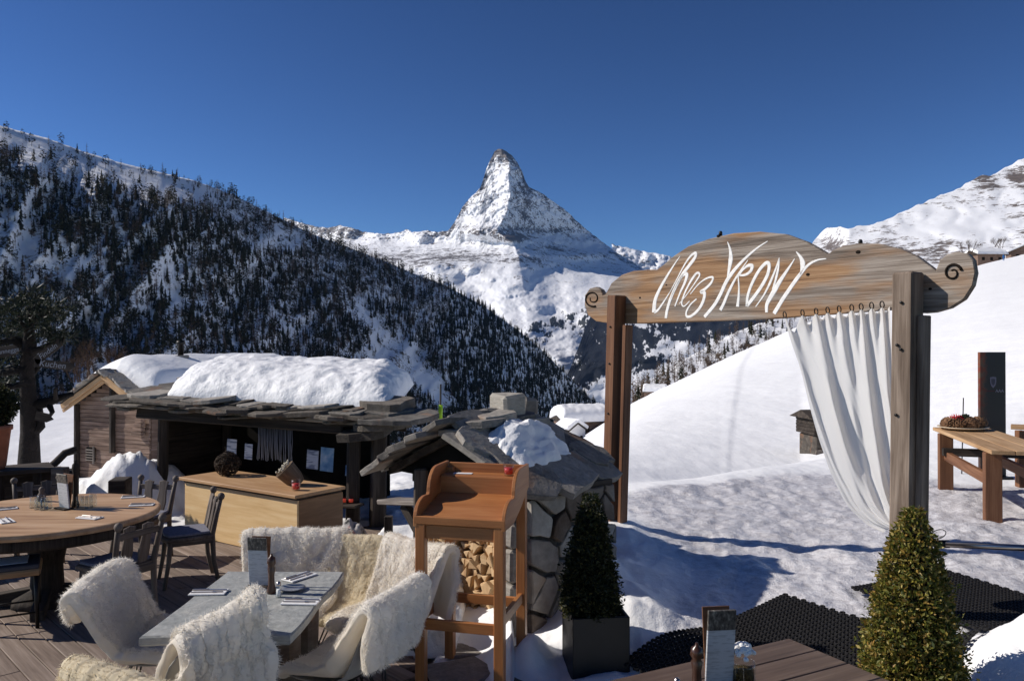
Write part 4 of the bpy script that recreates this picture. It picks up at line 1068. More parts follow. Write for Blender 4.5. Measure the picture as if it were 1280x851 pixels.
b = at(1278, 321, 268); chalet('gable_chalet', 'dark gabled chalet at the top of the piste, at its upper end', (b.x, b.y, b.z - 2.0), 8, 7, 3.6, 1.8, -.35, M_['chalet'], .7)
# stone and timber hut in the hollow behind the curtain
b = at(1033, 567, 20)
gr = thing('hay_hut', 'little hut of dark logs on rubble stone in the snow behind the curtain', 'hut', (b.x + .2, b.y + .5, b.z - .1), .15)
m = MB(); m.box((1.25, 1.0, 1.2), TR((0, 0, .0)), .03, jit=.01); m.build('stone_base', M_['eaveslate'], gr, True)
for k in range(5):
    m = MB(); m.box((1.42, 1.1, .085), TR((0, 0, .66 + k * .09)), .015, jit=.006); m.build('log', M_['darkwood'], gr, True)
m = MB(); m.add([(-.85, -.7, 1.06), (.85, -.7, 1.06), (.85, 0, 1.28), (-.85, 0, 1.28), (-.85, .7, 1.06), (.85, .7, 1.06)], [(0,1,2,3),(3,2,5,4),(0,3,4),(1,5,2),(0,4,5,1)]); m.build('roof', M_['darkwood'], gr, True)
for k in range(9):
    random.seed(k); mm = MB(); mm.prism(rpoly(6, .14, .12, .2), .05, frame(Vector((-.55 + (k % 5) * .27, -.51, -.25 + (k // 5) * .3 + random.uniform(0, .1))), Vector((1, 0, 0)), Vector((0, -1, 0))), .012); mm.build('stone', M_['wallstone'], gr, True)
gr.scale = (.85, .85, .92)
random.seed(77)
# ================================================================== THE GATE WITH THE SIGN
random.seed(5)
M_['postwood'] = wood('weathered post', (.07, .048, .034), (.175, .13, .098), (.30, .235, .185), 15, .8, .8, .1, .7, .01)
GL = Vector((.98, 7.8, 0)); GR = Vector((2.76, 5.6, 0))
GU = (GR - GL).normalized(); GN = Vector((GU.y, -GU.x, 0))          # along the board; towards the viewer
if GN.y > 0: GN = -GN
def gpl(px, py, off=0.0): return on_plane(px, py, GL + GN * off, GN)
def guv(px, py, off=0.0):
    p = gpl(px, py, off); return ((p - GL).dot(GU), p.z)
GM = Matrix((GU, Vector((0, 0, 1)), GN)).transposed().to_4x4(); GM.translation = GL     # local x along, y up, z to the viewer
gate = thing('entrance_gate', 'weathered timber gate with a carved scroll-ended sign board on two posts', 'gate', (GL + GR) / 2)
OUT = [(760,404),(745,401.5),(735,394),(730.5,382),(731,369),(737,360.5),(745,358.5),(751,362),(753.5,369),(756.5,368),(764,354),(777,343.5),(792,338.5),(812,337),(821,337),(829,331),(842,320),(860,308),(886,298.5),(917,291.5),(950,289.5),(982,292.5),(1008,302),(1026,312),(1035,317.5),
       (1041,313),(1054,307),(1074,304),(1100,304.5),(1126,311),(1146,320),(1161,331),(1170,338),(1171.5,334),(1175,325),(1185,317.5),(1198,314.6),(1210,317),(1217,325),(1219.5,341),(1216,357),(1205,374),(1187.5,385),(1168,390.5),(1155,391.5),(1113,387.5),(1060,391.5),(1004,395.5),(960,399),(880,402),(800,404.5)]
pol = [guv(*p) for p in OUT]
m = MB(); m.prism(pol, .06, GM @ Matrix.Translation((0, 0, -.06)), .006)
def board_mat():
    w = NT('weathered sign board', .75, .25); g = w.attr('gc').outputs['Vector']
    st = w.noise(w.scale(g, (1.0, 26, 26)), 1.0, 6, .62, .8); fine = w.noise(w.scale(g, (3, 150, 150)), 1.0, 2, .5)
    bl = w.noise(w.scale(g, (.9, 3.5, 3.5)), 1.0, 4, .55); f = w.math('ADD', w.math('MULTIPLY', st, .7), w.math('MULTIPLY', fine, .3))
    grey = w.ramp(f, [(.30, (.06, .046, .036)), (.46, (.19, .15, .12)), (.62, (.38, .325, .275))]); orange = w.ramp(f, [(.30, (.10, .05, .024)), (.5, (.30, .165, .08)), (.68, (.42, .26, .14))])
    w.col(w.mix(w.ramp(bl, [(.45, 0.0), (.58, .95)]), grey, orange)); w.bump(f, .9, .012); return w.m
M_['board'] = board_mat()
board = m.build('sign_board', M_['board'], gate)
# carved letters
def catmull(P, n=8):
    out = []
    for i in range(len(P) - 1):
        p0 = P[max(i-1, 0)]; p1 = P[i]; p2 = P[i+1]; p3 = P[min(i+2, len(P)-1)]
        for k in range(n):
            t = k / n
            out.append(tuple(.5 * (2*p1[c] + (p2[c]-p0[c])*t + (2*p0[c]-5*p1[c]+4*p2[c]-p3[c])*t*t + (3*p1[c]-p0[c]-3*p2[c]+p3[c])*t**3) for c in (0, 1)))
    out.append(tuple(P[-1])); return out
def ribbon(m, pts, w0, w1, w2, th=.0025):
    """stroke through (u, z) points, its width running w0 - w1 - w2"""
    C = catmull(pts); n = len(C); vs = []; fs = []
    for i, c in enumerate(C):
        a = C[max(i-1, 0)]; b = C[min(i+1, n-1)]; t = Vector((b[0]-a[0], b[1]-a[1])); t = t.normalized() if t.length > 1e-6 else Vector((1, 0))
        k = i / (n - 1); w = lerp(w0, w1, min(1, k*2)) if k < .5 else lerp(w1, w2, k*2 - 1)
        nx, ny = -t.y * w/2, t.x * w/2
        vs += [(c[0]+nx, c[1]+ny, 0), (c[0]-nx, c[1]-ny, 0), (c[0]+nx*.8, c[1]+ny*.8, th), (c[0]-nx*.8, c[1]-ny*.8, th)]
    for i in range(n - 1):
        b = 4*i; fs += [(b+2, b+3, b+7, b+6), (b, b+2, b+6, b+4), (b+3, b+1, b+5, b+7)]
    fs += [(0, 1, 3, 2), (4*n-3, 4*n-4, 4*n-2, 4*n-1)]
    m.add(vs, fs, None, False, GM)
Z8 = lambda P: [guv(720 + x * .21875, 280 + y * .21875) for x, y in P]
Z1 = lambda P: [guv(960 + x * .21875, 280 + y * .21875) for x, y in P]
M_['letter'] = plain('white letter paint', (.88, .86, .83), .7, .2, 0, 25, .12)
LET = {
 'letter_c': [(Z8([(597,183),(565,228),(520,300),(478,375),(452,440),(446,505)]), .004, .018, .030), (Z8([(448,505),(470,490),(505,440),(540,385)]), .026, .012, .006)],
 'letter_h': [(Z8([(535,395),(580,310),(620,235),(655,185),(684,166),(682,190),(650,235),(612,285),(575,350),(542,425),(522,490),(514,538)]), .006, .02, .020), (Z8([(540,430),(575,350),(610,295),(634,288),(625,330),(595,395),(566,470)]), .008, .022, .008)],
 'letter_e': [(Z8([(592,455),(640,395),(685,330),(708,290),(690,282),(655,330),(622,395),(605,450),(618,470),(650,440)]), .006, .014, .006)],
 'letter_z': [(Z8([(655,400),(700,345),(745,312),(783,305),(772,338),(738,372),(715,388),(735,395),(728,440),(700,490),(660,525),(634,528),(632,500),(655,460),(690,428)]), .008, .020, .008)],
 'letter_v': [(Z8([(868,102),(883,150),(885,205),(876,262),(868,300)]), .006, .026, .010), (Z8([(1097,98),(1040,135),(970,195),(905,265),(860,330),(825,405),(790,465),(735,531)]), .006, .022, .020)],
 'letter_r': [(Z8([(984,206),(945,262),(905,325),(868,400),(845,455),(826,492)]), .006, .016, .020), (Z8([(930,300),(955,262),(985,238),(1007,240),(1000,268),(970,290),(938,294)]), .008, .020, .010), (Z8([(928,298),(932,360),(930,420),(924,472)]), .010, .012, .020)],
 'letter_o': [(Z8([(978,470),(982,415),(1005,345),(1045,270),(1085,225),(1105,232),(1098,285),(1065,350),(1020,415),(978,468)]), .024, .018, .020)],
 'letter_n': [(Z8([(1028,472),(1075,405),(1115,325),(1145,250),(1164,193)]), .008, .014, .006), (Z8([(1164,193),(1158,250),(1142,320),(1125,375)]), .006, .014, .010), (Z8([(1252,198),(1215,255),(1165,330),(1118,410),(1092,460),(1090,505)]), .006, .026, .016)],
 'letter_y': [(Z1([(163,158),(188,190),(200,225),(196,262),(186,290)]), .006, .026, .010), (Z1([(335,198),(285,206),(235,232),(190,282),(140,350),(92,420),(58,475),(36,512)]), .006, .020, .022)],
}
for nm, st in LET.items():
    m = MB()
    for p, a, b, c in st: ribbon(m, p, a * 1.1, b * 1.7, c * 1.6)
    lo_ = m.build(nm, M_['letter'], board); 
# carved spiral grooves of the scrolls and a few knots
M_['groove'] = plain('dark groove', (.018, .013, .010), .9, .1)
for nm, cx, cy, r_, turns, dirn, st in (('scroll_groove', 741, 373, 10.5, 1.35, 1, 1.2), ('scroll_groove', 1191.5, 341, 11.5, 1.3, -1, -.3)):
    P = []
    for k in range(30):
        t = k / 29; a = st + dirn * t * turns * 2 * math.pi; r2 = r_ * (1 - .72 * t)
        u, z_ = guv(cx + r2 * math.cos(a), cy + r2 * math.sin(a)); P.append(GL + GU * u + Vector((0, 0, z_)) + GN * .002)
    m = MB(); m.tube(P, [.010 * (1 - .5 * k / 29) for k in range(30)], 6); m.build(nm, M_['groove'], gate)
for (px_, py_, r_) in ((1073, 315, .016), (1010, 343, .014), (898, 295, .014), (800, 372, .010), (833, 356, .008), (1163, 361, .010)):
    u, z_ = guv(px_, py_); m = MB(); m.lathe([(.001, -.01), (r_, -.004), (r_ * .8, .003), (r_ * .3, .002)], 10, GM @ Matrix.Translation((u, z_, 0)) @ Matrix.Scale(1.4, 4, (1, 0, 0))); m.build('knot', M_['groove'], gate)
for (px_, py_) in ((901, 292), (1076, 303)):
    p = gpl(px_, py_, -.03); m = MB(); m.lathe([(.016, -.02), (.016, .012), (.009, .022)], 8, TR(p)); m.build('fixing', M_['iron'], gate)
# posts
def post(px_t, px_b, py_t, w, dpt, d, mat, base_xy, offs):
    o_ = GN * offs
    top = on_plane(px_t, py_t, GL + o_ + GN * dpt/2, GN); top -= GN * dpt/2
    bot = Vector((base_xy[0], base_xy[1], gz(*base_xy) - .35)) + o_
    return bot, top
# left post: brown, two planks with a shadow gap
bot, top = post(765.5, 772, 369, .15, .12, 0, None, (GL.x + .03, GL.y - .02), .075)
m = MB(); m.beam(bot, top, .115, .15, GN, .008); lp = m.build('post', M_['redbrown'], gate)
off = GU * .115 - GN * .03
m = MB(); m.beam(bot + off, Vector((top.x, top.y, gpl(790, 405).z - .01)) + off, .05, .10, GN, .006); m.build('post_board', M_['redbrown'], gate)
for t_ in (.28, .55, .74, .88):
    p = lerp(bot, top, t_) + GN * .078; mm = MB(); mm.lathe([(.010, 0), (.010, .006), (.006, .008)], 8, frame(p, GU, GN)); mm.build('bolt', M_['iron'], lp)
bot, top = post(1130, 1150, 340, .16, .12, 0, None, (GR.x + .02, GR.y - .01), .085)
m = MB(); m.beam(bot, top, .15, .165, GN, .012, .003); rp = m.build('post', M_['postwood'], gate)
m = MB(); m.beam(bot + GU * .095 - GN * .03, Vector((top.x, top.y, gpl(1150, 393).z - .01)) + GU * .095 - GN * .03, .05, .11, GN, .006); m.build('post_board', M_['postwood'], gate)
for dz in (.21, .53, .50, .98):
    p = lerp(top, bot, dz / (top - bot).length) + GN * .087 + GU * random.uniform(-.03, .03); mm = MB(); mm.lathe([(.011, 0), (.011, .007), (.006, .010)], 8, frame(p, GU, GN)); mm.build('bolt', M_['iron'], rp)
p = lerp(bot, top, .33) - GU * .09; m = MB(); m.beam(p - Vector((0, 0, .25)), p + Vector((0, 0, .16)) + GU * .04, .02, .12, GN); m.build('side_batten', M_['darkwood'], gate)

# ------------------------------------------------------------------ curtain
cu = thing('curtain', 'white cloth curtain drawn aside under the carved sign', 'curtain', gpl(1100, 690, -.02))
Lg = np.array([(980,394),(988,425),(1001,462),(1011,505),(1022,545),(1038,592),(1058,632),(1082,655),(1105,666)], float)
Rg = np.array([(1112,379),(1115,430),(1117,480),(1120,520),(1124,570),(1128,615),(1131,640),(1133,655),(1131,664)], float)
nt, ns = 110, 170
tt = np.linspace(0, 1, nt); sk = np.linspace(0, 1, len(Lg))
def sm_i(T, c): 
    v = np.interp(tt, sk, T[:, c]); k = np.ones(9) / 9
    return np.convolve(np.concatenate([np.full(4, v[0]), v, np.full(4, v[-1])]), k, 'valid')
lx, ly, rx_, ry_ = sm_i(Lg, 0), sm_i(Lg, 1), sm_i(Rg, 0), sm_i(Rg, 1)
ss = np.linspace(0, 1, ns)
V = np.zeros((nt, ns, 3))
rings = np.array([0.0, .17, .30, .41, .52, .64, .73, .83, .93, 1.0])
for i in range(nt):
    t = tt[i]
    pxs = lerp(lx[i], rx_[i], ss); pys = lerp(ly[i], ry_[i], ss) - 6 * np.sin(np.pi * ss) * t ** 3
    # top edge sags between its rings
    ph = np.interp(ss, rings, np.arange(len(rings)))
    sag = np.sin(np.pi * (ph % 1)) ** 2
    pys = pys + (1 - sstep(0, .10, t)) * sag * np.interp(ss, [0, .17, .3, 1], [26, 16, 7, 6]) * (1 - t)
    amp = lerp(.052, .05, t) * lerp(1.0, .6, sstep(.7, 1, t))
    w = np.interp(t, [0, .06, .2, 1], [.9, .45, .08, .0])
    fold = np.cos(2 * np.pi * ph) * w + .5 * np.cos(np.pi * ph + .6) * sstep(0, .2, t) * (1 - .7 * t) + .5 * np.sin(2 * np.pi * (ss ** 1.4 * 2.2 - .5 * t + .1)) * sstep(.02, .35, t) + .42 * np.maximum(0, np.cos(2 * np.pi * (ss ** .8 * 3.4 - 1.2 * t + .2))) ** 3 * sstep(.05, .4, t) * (1 - .5 * t)
    fold = fold + 1.5 * fbm(ss * 2.6 - 1.3 * t, ss * 0 + t * 1.3, 2, 4, .5)
    fold = fold * (1 - .6 * np.exp(-((ss) / .03) ** 2))
    for j in range(ns):
        p = gpl(pxs[j], pys[j], 0.02 + amp * fold[j]); V[i, j] = p
me = np_mesh('cloth', V.reshape(-1, 3), grid_faces(nt, ns), True)
w = NT('white cloth', .85, .1); w.col((.84, .82, .795, 1)); w.p.inputs['Sheen Weight'].default_value = .15
nn_ = w.noise(w.obj(), 240, 2); w.bump(nn_, .12, .002)
tl = w.n('BsdfTranslucent', Color=(.80, .77, .73)); mx = w.n('MixShader', i0=.38); w.t.links.new(w.p.outputs[0], mx.inputs[1]); w.t.links.new(tl.outputs[0], mx.inputs[2]); w.t.links.new(mx.outputs[0], w.out.inputs['Surface'])
M_['cloth'] = w.m
mesh_obj('cloth', me, M_['cloth'], cu)
for r_ in rings[:-1]:
    p = gpl(lerp(981, 1112, r_), lerp(394, 380.5, r_), .05)
    m = MB(); C = []
    for k in range(13): a = 2*math.pi*k/12; C.append(p + GU * .019 * math.cos(a) + Vector((0, 0, .024 * math.sin(a) + .004)) + GN * .010 * math.sin(a + 1))
    m.tube(C, .0045, 6, False); m.build('ring', M_['iron'], cu)

# ------------------------------------------------------------------ hand rail right of the gate
hr = thing('hand_rail', 'horizontal metal hand rail running right from the gate post', 'rail', at(1330, 760, 5.4))
a, b = at(1176, 679, 5.62), at(1420, 691, 5.2)
m = MB(); m.tube([a, b], .022, 12); m.build('rail', M_['steel'], hr)
m = MB(); m.tube([a - Vector((.05, 0, 0)), a + Vector((.05, 0, 0))], .028, 12); m.build('bracket', M_['iron'], hr)
q = at(1345, 690, 5.3); m = MB(); m.tube([Vector((q.x, q.y, gz(q.x, q.y) - .2)), Vector((q.x, q.y, q.z + .02))], .022, 10); m.build('stanchion', M_['steel'], hr)
P = []
for k in range(16):
    an = 2*math.pi*k/15; P.append(at(1172 + 9 * math.cos(an) - 3*math.sin(an), 667 + 6 * math.sin(an), 5.55))
m = MB(); m.tube(P, .003, 5, False); m.build('wire_loop', M_['iron'], hr)

# ------------------------------------------------------------------ rubber ring mats
M_['rubber'] = plain('black rubber', (.014, .013, .013), .7, .25, 0, 30, .3)
def ring_mat(label, C, e1, L1, e2, L2, pitch=.040):
    C = Vector(C); e1 = Vector(e1).normalized(); e2 = (Vector(e2) - e1 * Vector(e2).dot(e1)).normalized()
    n1, n2 = int(L1 / pitch), int(L2 / pitch)
    base = []; 
    vs = []; fs = []
    # lattice of square rings with octagonal holes, following the snow below
    K = 8
    i_, j_ = np.meshgrid(np.arange(n1), np.arange(n2), indexing='ij'); i_ = i_.ravel(); j_ = j_.ravel()
    cx = (i_ + .5 + .5 * (j_ % 2)) * pitch; cy = (j_ + .5) * pitch
    rings_ = []
    for (r, zz) in ((.50, 0.0), (.50, .014), (.34, .016), (.30, .0)):
        for k in range(K):
            a = 2*math.pi*(k + .5)/K; sq = 1.08 if r == .5 else 1.0
            rings_.append((r * sq * pitch * math.cos(a), r * sq * pitch * math.sin(a), zz))
    rings_ = np.array(rings_)
    lx_ = cx[:, None] + rings_[None, :, 0]; ly_ = cy[:, None] + rings_[None, :, 1]
    wx_ = C.x + e1.x * lx_ + e2.x * ly_; wy_ = C.y + e1.y * lx_ + e2.y * ly_
    wz_ = ground(wx_, wy_, False) + .02 + .03 * fbm(wx_ * .9, wy_ * .9, 0, 4) + rings_[None, :, 2] + .012
    V_ = np.stack([wx_, wy_, wz_], -1).reshape(-1, 3)
    f = []
    for q in range(3):
        for k in range(K): f.append((q*K + k, q*K + (k+1) % K, (q+1)*K + (k+1) % K, (q+1)*K + k))
    f = np.array(f)
    Fq_ = (f[None] + (np.arange(len(cx)) * len(rings_))[:, None, None]).reshape(-1, 4)
    o = mesh_obj('rubber_mat', np_mesh('rubber_mat', V_, Fq_, False), M_['rubber']); tag(o, label, 'mat')
    return o
ring_mat('black rubber ring mat on the snow beside the brown boarded table', (2.05, 6.0, 0), (-.84, -.54, 0), 1.62, (.54, -.84, 0), 1.5)
ring_mat('black rubber ring mat under the hand rail behind the cone bush', (3.62, 6.62, 0), (-.91, -.42, 0), 1.15, (.42, -.91, 0), 2.0)

# ------------------------------------------------------------------ table, plate and cones beyond the gate
random.seed(9)
tb = thing('timber_table', 'long raw timber table on stout legs in the snow right of the gate', 'table', (5.7, 9.6, .35))
A_ = at(1166, 531, 10.9); B_ = at(1236, 566, 8.55); T_ = (B_ - A_).normalized(); N_ = Vector((-T_.y, T_.x, 0)).normalized()
if N_.x < 0: N_ = -N_
zt = (A_.z + B_.z) / 2
def tp_(s, w, z): p = lerp(A_, B_, s); return Vector((p.x, p.y, 0)) + N_ * w + Vector((0, 0, z))
for k in range(3):
    m = MB(); m.beam(tp_(-.02, .12 + k * .235, zt - .02), tp_(1.02, .12 + k * .235, zt - .02), .23, .045, c=.005); m.build('top_board', M_['fresh'], tb)
for s_ in (.14, .94):
    for w_ in (.07, .62):
        p = tp_(s_, w_, 0); m = MB(); m.beam(Vector((p.x, p.y, gz(p.x, p.y) - .1)), Vector((p.x, p.y, zt - .045)), .17, .10, T_, .008); m.build('leg', M_['redbrown'], tb)
m = MB(); m.beam(tp_(.14, .07, zt - .33), tp_(.94, .07, zt - .36), .06, .12); m.build('stretcher', M_['redbrown'], tb)
m = MB(); m.beam(tp_(.14, .62, zt - .33), tp_(.94, .62, zt - .36), .06, .12); m.build('stretcher', M_['redbrown'], tb)
m = MB(); m.beam(tp_(.2, .0, zt - .27), tp_(.2, 1.6, zt - .27), .08, .10); m.build('cross_rail', M_['darkwood'], tb)
b2 = thing('timber_bench', 'second timber bench top beyond the dark sign panel', 'bench', at(1300, 620, 10.6))
m = MB(); m.beam(at(1263, 533, 11.0), at(1345, 536, 10.6), .3, .05); m.build('top_board', M_['fresh'], b2)
for px_ in (1275, 1325):
    q = at(px_, 536, 10.8); m = MB(); m.beam(Vector((q.x, q.y, gz(q.x, q.y) - .1)), Vector((q.x, q.y, q.z - .02)), .10, .10, Vector((1, 0, 0))); m.build('leg', M_['redbrown'], b2)
pc = tp_(.10, .30, zt + .003)
plate = MB(); plate.lathe([(.12, 0), (.22, .012), (.30, .035), (.31, .042), (.30, .046), (.21, .022), (.001, .016)], 36, TR(pc)); o = plate.build('plate', plain('cream plate', (.62, .52, .38), .5, .4)); tag(o, 'round cream plate of pine cones on the timber table', 'plate')
# pine cones
def cone_mesh(seed, col=None):
    r = random.Random(seed); m = MB(); m.lathe([(.006, -.055), (.030, -.04), (.040, -.01), (.034, .025), (.016, .055), (.003, .065)], 10)
    n = 70
    for k in range(n):
        t = k / n; z_ = -.05 + .105 * t; rad = .044 * math.sin(math.pi * min(1, .18 + .80 * t) * 1.0) ** .7; a = k * 2.39996
        d = Vector((math.cos(a), math.sin(a), .55)); p = Vector((rad * math.cos(a), rad * math.sin(a), z_)); sd = Vector((-math.sin(a), math.cos(a), 0))
        s_ = .015 * (1.1 - .5 * t)
        m.add([p - sd * s_, p + sd * s_, p + d * s_ * 1.6 + sd * s_ * .5, p + d * s_ * 1.6 - sd * s_ * .5, p + d * s_ * .8 + Vector((0, 0, -.004))], [(0,1,2,3),(0,4,1),(1,4,2),(2,4,3),(3,4,0)])
    return m.mesh('pine_cone')
M_['cone'] = plain('brown cone', (.20, .11, .06), .8, .2, 0, 60, .5)
M_['redcone'] = plain('red painted cone', (.35, .012, .02), .5, .3, 0, 60, .3)
M_['greencone'] = plain('dark green cone', (.035, .045, .025), .7, .2, 0, 60, .4)
for k, (dx, dy, dz, mt, lab, tilt) in enumerate(((-.20, -.02, .055, 'cone', 'brown pine cone on the cream plate, at the end away from the sign panel', .9), (-.11, -.10, .055, 'cone', 'large brown pine cone lying on the cream plate below the red one', 1.2), (-.06, .05, .085, 'redcone', 'red painted pine cone on the cream plate', 1.0), (.06, -.10, .055, 'cone', 'brown pine cone in the middle front of the cream plate', 1.1), (.07, .06, .085, 'greencone', 'dark green pine cone at the back of the cream plate', .6), (.17, -.03, .058, 'cone', 'brown pine cone on the cream plate next to the green one', 1.3), (.24, .02, .058, 'cone', 'brown pine cone at the rim of the cream plate nearest the sign panel', 1.4))):
    me = cone_mesh(k); me.materials.append(M_[mt]); o = bpy.data.objects.new('pine_cone', me); COL.objects.link(o)
    o.location = pc + Vector((dx, dy, dz + .022)); o.rotation_euler = (tilt, random.uniform(-.4, .4), random.uniform(0, 6)); o.scale = (1.6,) * 3
    tag(o, lab, 'pine cone', 'pine cones on the plate')
# ------------------------------------------------------------------ dark sign panel with a shield emblem
pn = thing('sign_panel', 'tall dark sign panel with a small grey shield emblem beside the timber table', 'sign', at(1240, 600, 11.4))
pd = 11.4; ctr = at(1239.5, 440, pd); zt_ = ctr.z; zb_ = .30
w = NT('dark printed panel', .45, .4); o_ = w.n('TexCoord').outputs['Generated']
sx = w.n('SeparateXYZ', Vector=o_); nz = w.noise(w.n('TexCoord').outputs['Object'], 14, 3)
edge = w.math('SUBTRACT', w.ramp(sx.outputs['X'], [(0.0, 1.0), (.5, .0)]), w.math('MULTIPLY', nz, .75))
hi_ = w.ramp(sx.outputs['Z'], [(.35, 0.25), (1.0, 1.0)])
w.col(w.mix(w.math('MULTIPLY', w.ramp(edge, [(.05, 0.0), (.35, 1.0)]), hi_), (.022, .018, .02), w.ramp(nz, [(.4, (.20, .035, .012)), (.6, (.16, .09, .05))])))
m = MB(); m.box((.40, .05, zt_ - zb_), TR((ctr.x, pd, (zt_ + zb_) / 2), .12), .004); m.build('panel', w.m, pn)
pm = TR((ctr.x, pd, 0), .12) @ Matrix.Rotation(math.pi/2, 4, 'X')              # local x across, y up, z to the viewer
ez = at(0, 477, pd).z
shield = [(x * 1.17, y * 1.17) for x, y in ((-.040, .055), (0, .062), (.040, .055), (.040, .0), (.028, -.045), (0, -.075), (-.028, -.045), (-.040, .0))]
m = MB(); m.prism(shield, .004, pm @ Matrix.Translation((.0, ez, .025)), 0); m.build('shield', plain('grey emblem', (.20, .18, .23), .5), pn)
m = MB(); m.prism([(x * .62, y * .62) for x, y in shield], .002, pm @ Matrix.Translation((.0, ez, .029)), 0); m.build('shield_field', plain('dark emblem field', (.07, .065, .09), .5), pn)
def text_part(name, body, size, M, mat, parent=None, ext=.002, shear=0.0):
    c = bpy.data.curves.new(name, 'FONT'); c.body = body; c.size = size; c.extrude = ext; c.align_x = 'CENTER'; c.align_y = 'CENTER'; c.shear = shear
    tmp = bpy.data.objects.new(name, c); COL.objects.link(tmp)
    dg = bpy.context.evaluated_depsgraph_get(); me = bpy.data.meshes.new_from_object(tmp.evaluated_get(dg))
    bpy.data.objects.remove(tmp)
    me.materials.clear(); me.transform(M)
    return mesh_obj(name, me, mat, parent)
text_part('lettering', 'AAA', .065, pm @ Matrix.Translation((.10, at(0, 488.5, pd).z, .027)), plain('grey lettering', (.30, .27, .31), .5), pn)
m = MB(); m.box((.13, .008, .004), pm @ Matrix.Translation((-.045, at(0, 488.5, pd).z, .027))); m.build('red_line', plain('dull red print', (.12, .014, .02), .5), pn)
m = MB(); q = Vector((ctr.x, pd, gz(ctr.x, pd))); m.box((.42, .32, .03), TR(q + Vector((0, 0, .0)), .12)); m.build('foot', M_['iron'], pn)
m = MB(); m.beam(Vector((ctr.x, pd + .01, q.z - .05)), Vector((ctr.x, pd + .01, zb_ + .05)), .1, .03, Vector((1, 0, 0))); m.build('stem', M_['iron'], pn)
st = thing('snow_stake', 'thin dark stake standing in the snow behind the timber table', 'stake', at(1204, 610, 11.6))
q = at(1203, 600, 11.6); m = MB(); m.tube([Vector((q.x - .02, q.y, gz(q.x, q.y) - .1)), at(1204, 497, 11.6)], .009, 6); m.build('shaft', M_['iron'], st)
# skier
sk_ = at(1255, 342, 205)
zsk = gz(sk_.x, sk_.y)
pts_ = [((0,0,.95),(.17,.12)), ((0,0,1.25),(.19,.13)), ((0,0,1.42),(.20,.12)), ((0,0,1.52),(.07,.07)), ((0,0,1.70),(.11,.11)),
        ((.10,0,.9),(.10,.10)), ((.13,.05,.5),(.08,.08)), ((.12,0,.08),(.06,.06)), ((-.10,0,.9),(.10,.10)), ((-.13,.05,.5),(.08,.08)), ((-.12,0,.08),(.06,.06)),
        ((.22,0,1.38),(.07,.07)), ((.30,-.08,1.10),(.055,.055)), ((.26,-.28,1.0),(.045,.045)), ((-.22,0,1.38),(.07,.07)), ((-.30,-.08,1.10),(.055,.055)), ((-.26,-.28,1.0),(.045,.045))]
ed = [(0,1),(1,2),(2,3),(3,4),(0,5),(5,6),(6,7),(0,8),(8,9),(9,10),(2,11),(11,12),(12,13),(2,14),(14,15),(15,16)]
me = bpy.data.meshes.new('person'); me.from_pydata([p for p, r in pts_], ed, [])
o = bpy.data.objects.new('person', me); COL.objects.link(o); sm_ = o.modifiers.new('skin', 'SKIN'); me.skin_vertices[0]
for i, (p, r) in enumerate(pts_): me.skin_vertices[0].data[i].radius = r
me.skin_vertices[0].data[0].use_root = True
o.modifiers.new('sub', 'SUBSURF').levels = 1
me.materials.append(plain('blue ski suit', (.03, .16, .42), .7)); o.location = (sk_.x, sk_.y, zsk)
tag(o, 'tiny person in blue standing on the piste below the chalets', 'person')
# ================================================================== TERRACE FURNITURE
random.seed(21)
# ------------------------------------------------------------------ plywood counter
M_['endpanel'] = wood('shade-darkened plywood end', (.15, .075, .03), (.22, .115, .05), (.29, .16, .075), 9, .5, .1, .08)  # same plywood, with the shade on the counter's end put into the colour
cnt = thing('plywood_counter', 'long pale plywood counter in front of the bar hut', 'counter', (-2.9, 8.8, 0))
K0 = Vector((-3.75, 9.14, 0)); K1 = Vector((-2.165, 8.04, 0)); KU = (K1 - K0).normalized(); KB = Vector((-KU.y, KU.x, 0))
KL = (K1 - K0).length; KD = .62; KH = .64
def kp(u, b, z): return K0 + KU * u + KB * b + Vector((0, 0, z))
m = MB(); m.beam(kp(0, .012, KH/2 - .02), kp(KL, .012, KH/2 - .02), .024, KH - .05, c=.002); m.build('front_panel', M_['ply'], cnt)
m = MB(); m.beam(kp(KL - .012, .026, KH/2 - .02), kp(KL - .012, KD, KH/2 - .02), .024, KH - .05, c=.002); m.build('end_panel', M_['endpanel'], cnt)
m = MB(); m.beam(kp(.012, .026, KH/2 - .02), kp(.012, KD, KH/2 - .02), .024, KH - .05, c=.002); m.build('end_panel', M_['ply'], cnt)
m = MB(); m.beam(kp(.026, KD - .012, KH/2 - .02), kp(KL - .026, KD - .012, KH/2 - .02), .024, KH - .05, c=.002); m.build('back_panel', M_['ply'], cnt)
m = MB(); m.beam(kp(-.02, KD/2 - .01, KH - .03), kp(KL + .0, KD/2 - .01, KH - .03), KD - .02, .022, c=.002); m.build('shadow_gap_strip', M_['darkwood'], cnt)  # dark strip standing in for the shadow gap under the top
m = MB(); m.beam(kp(-.05, KD/2 - .02, KH), kp(KL + .03, KD/2 - .02, KH), KD + .06, .034, c=.004); m.build('top', M_['plytop'], cnt)
KT = KH + .017
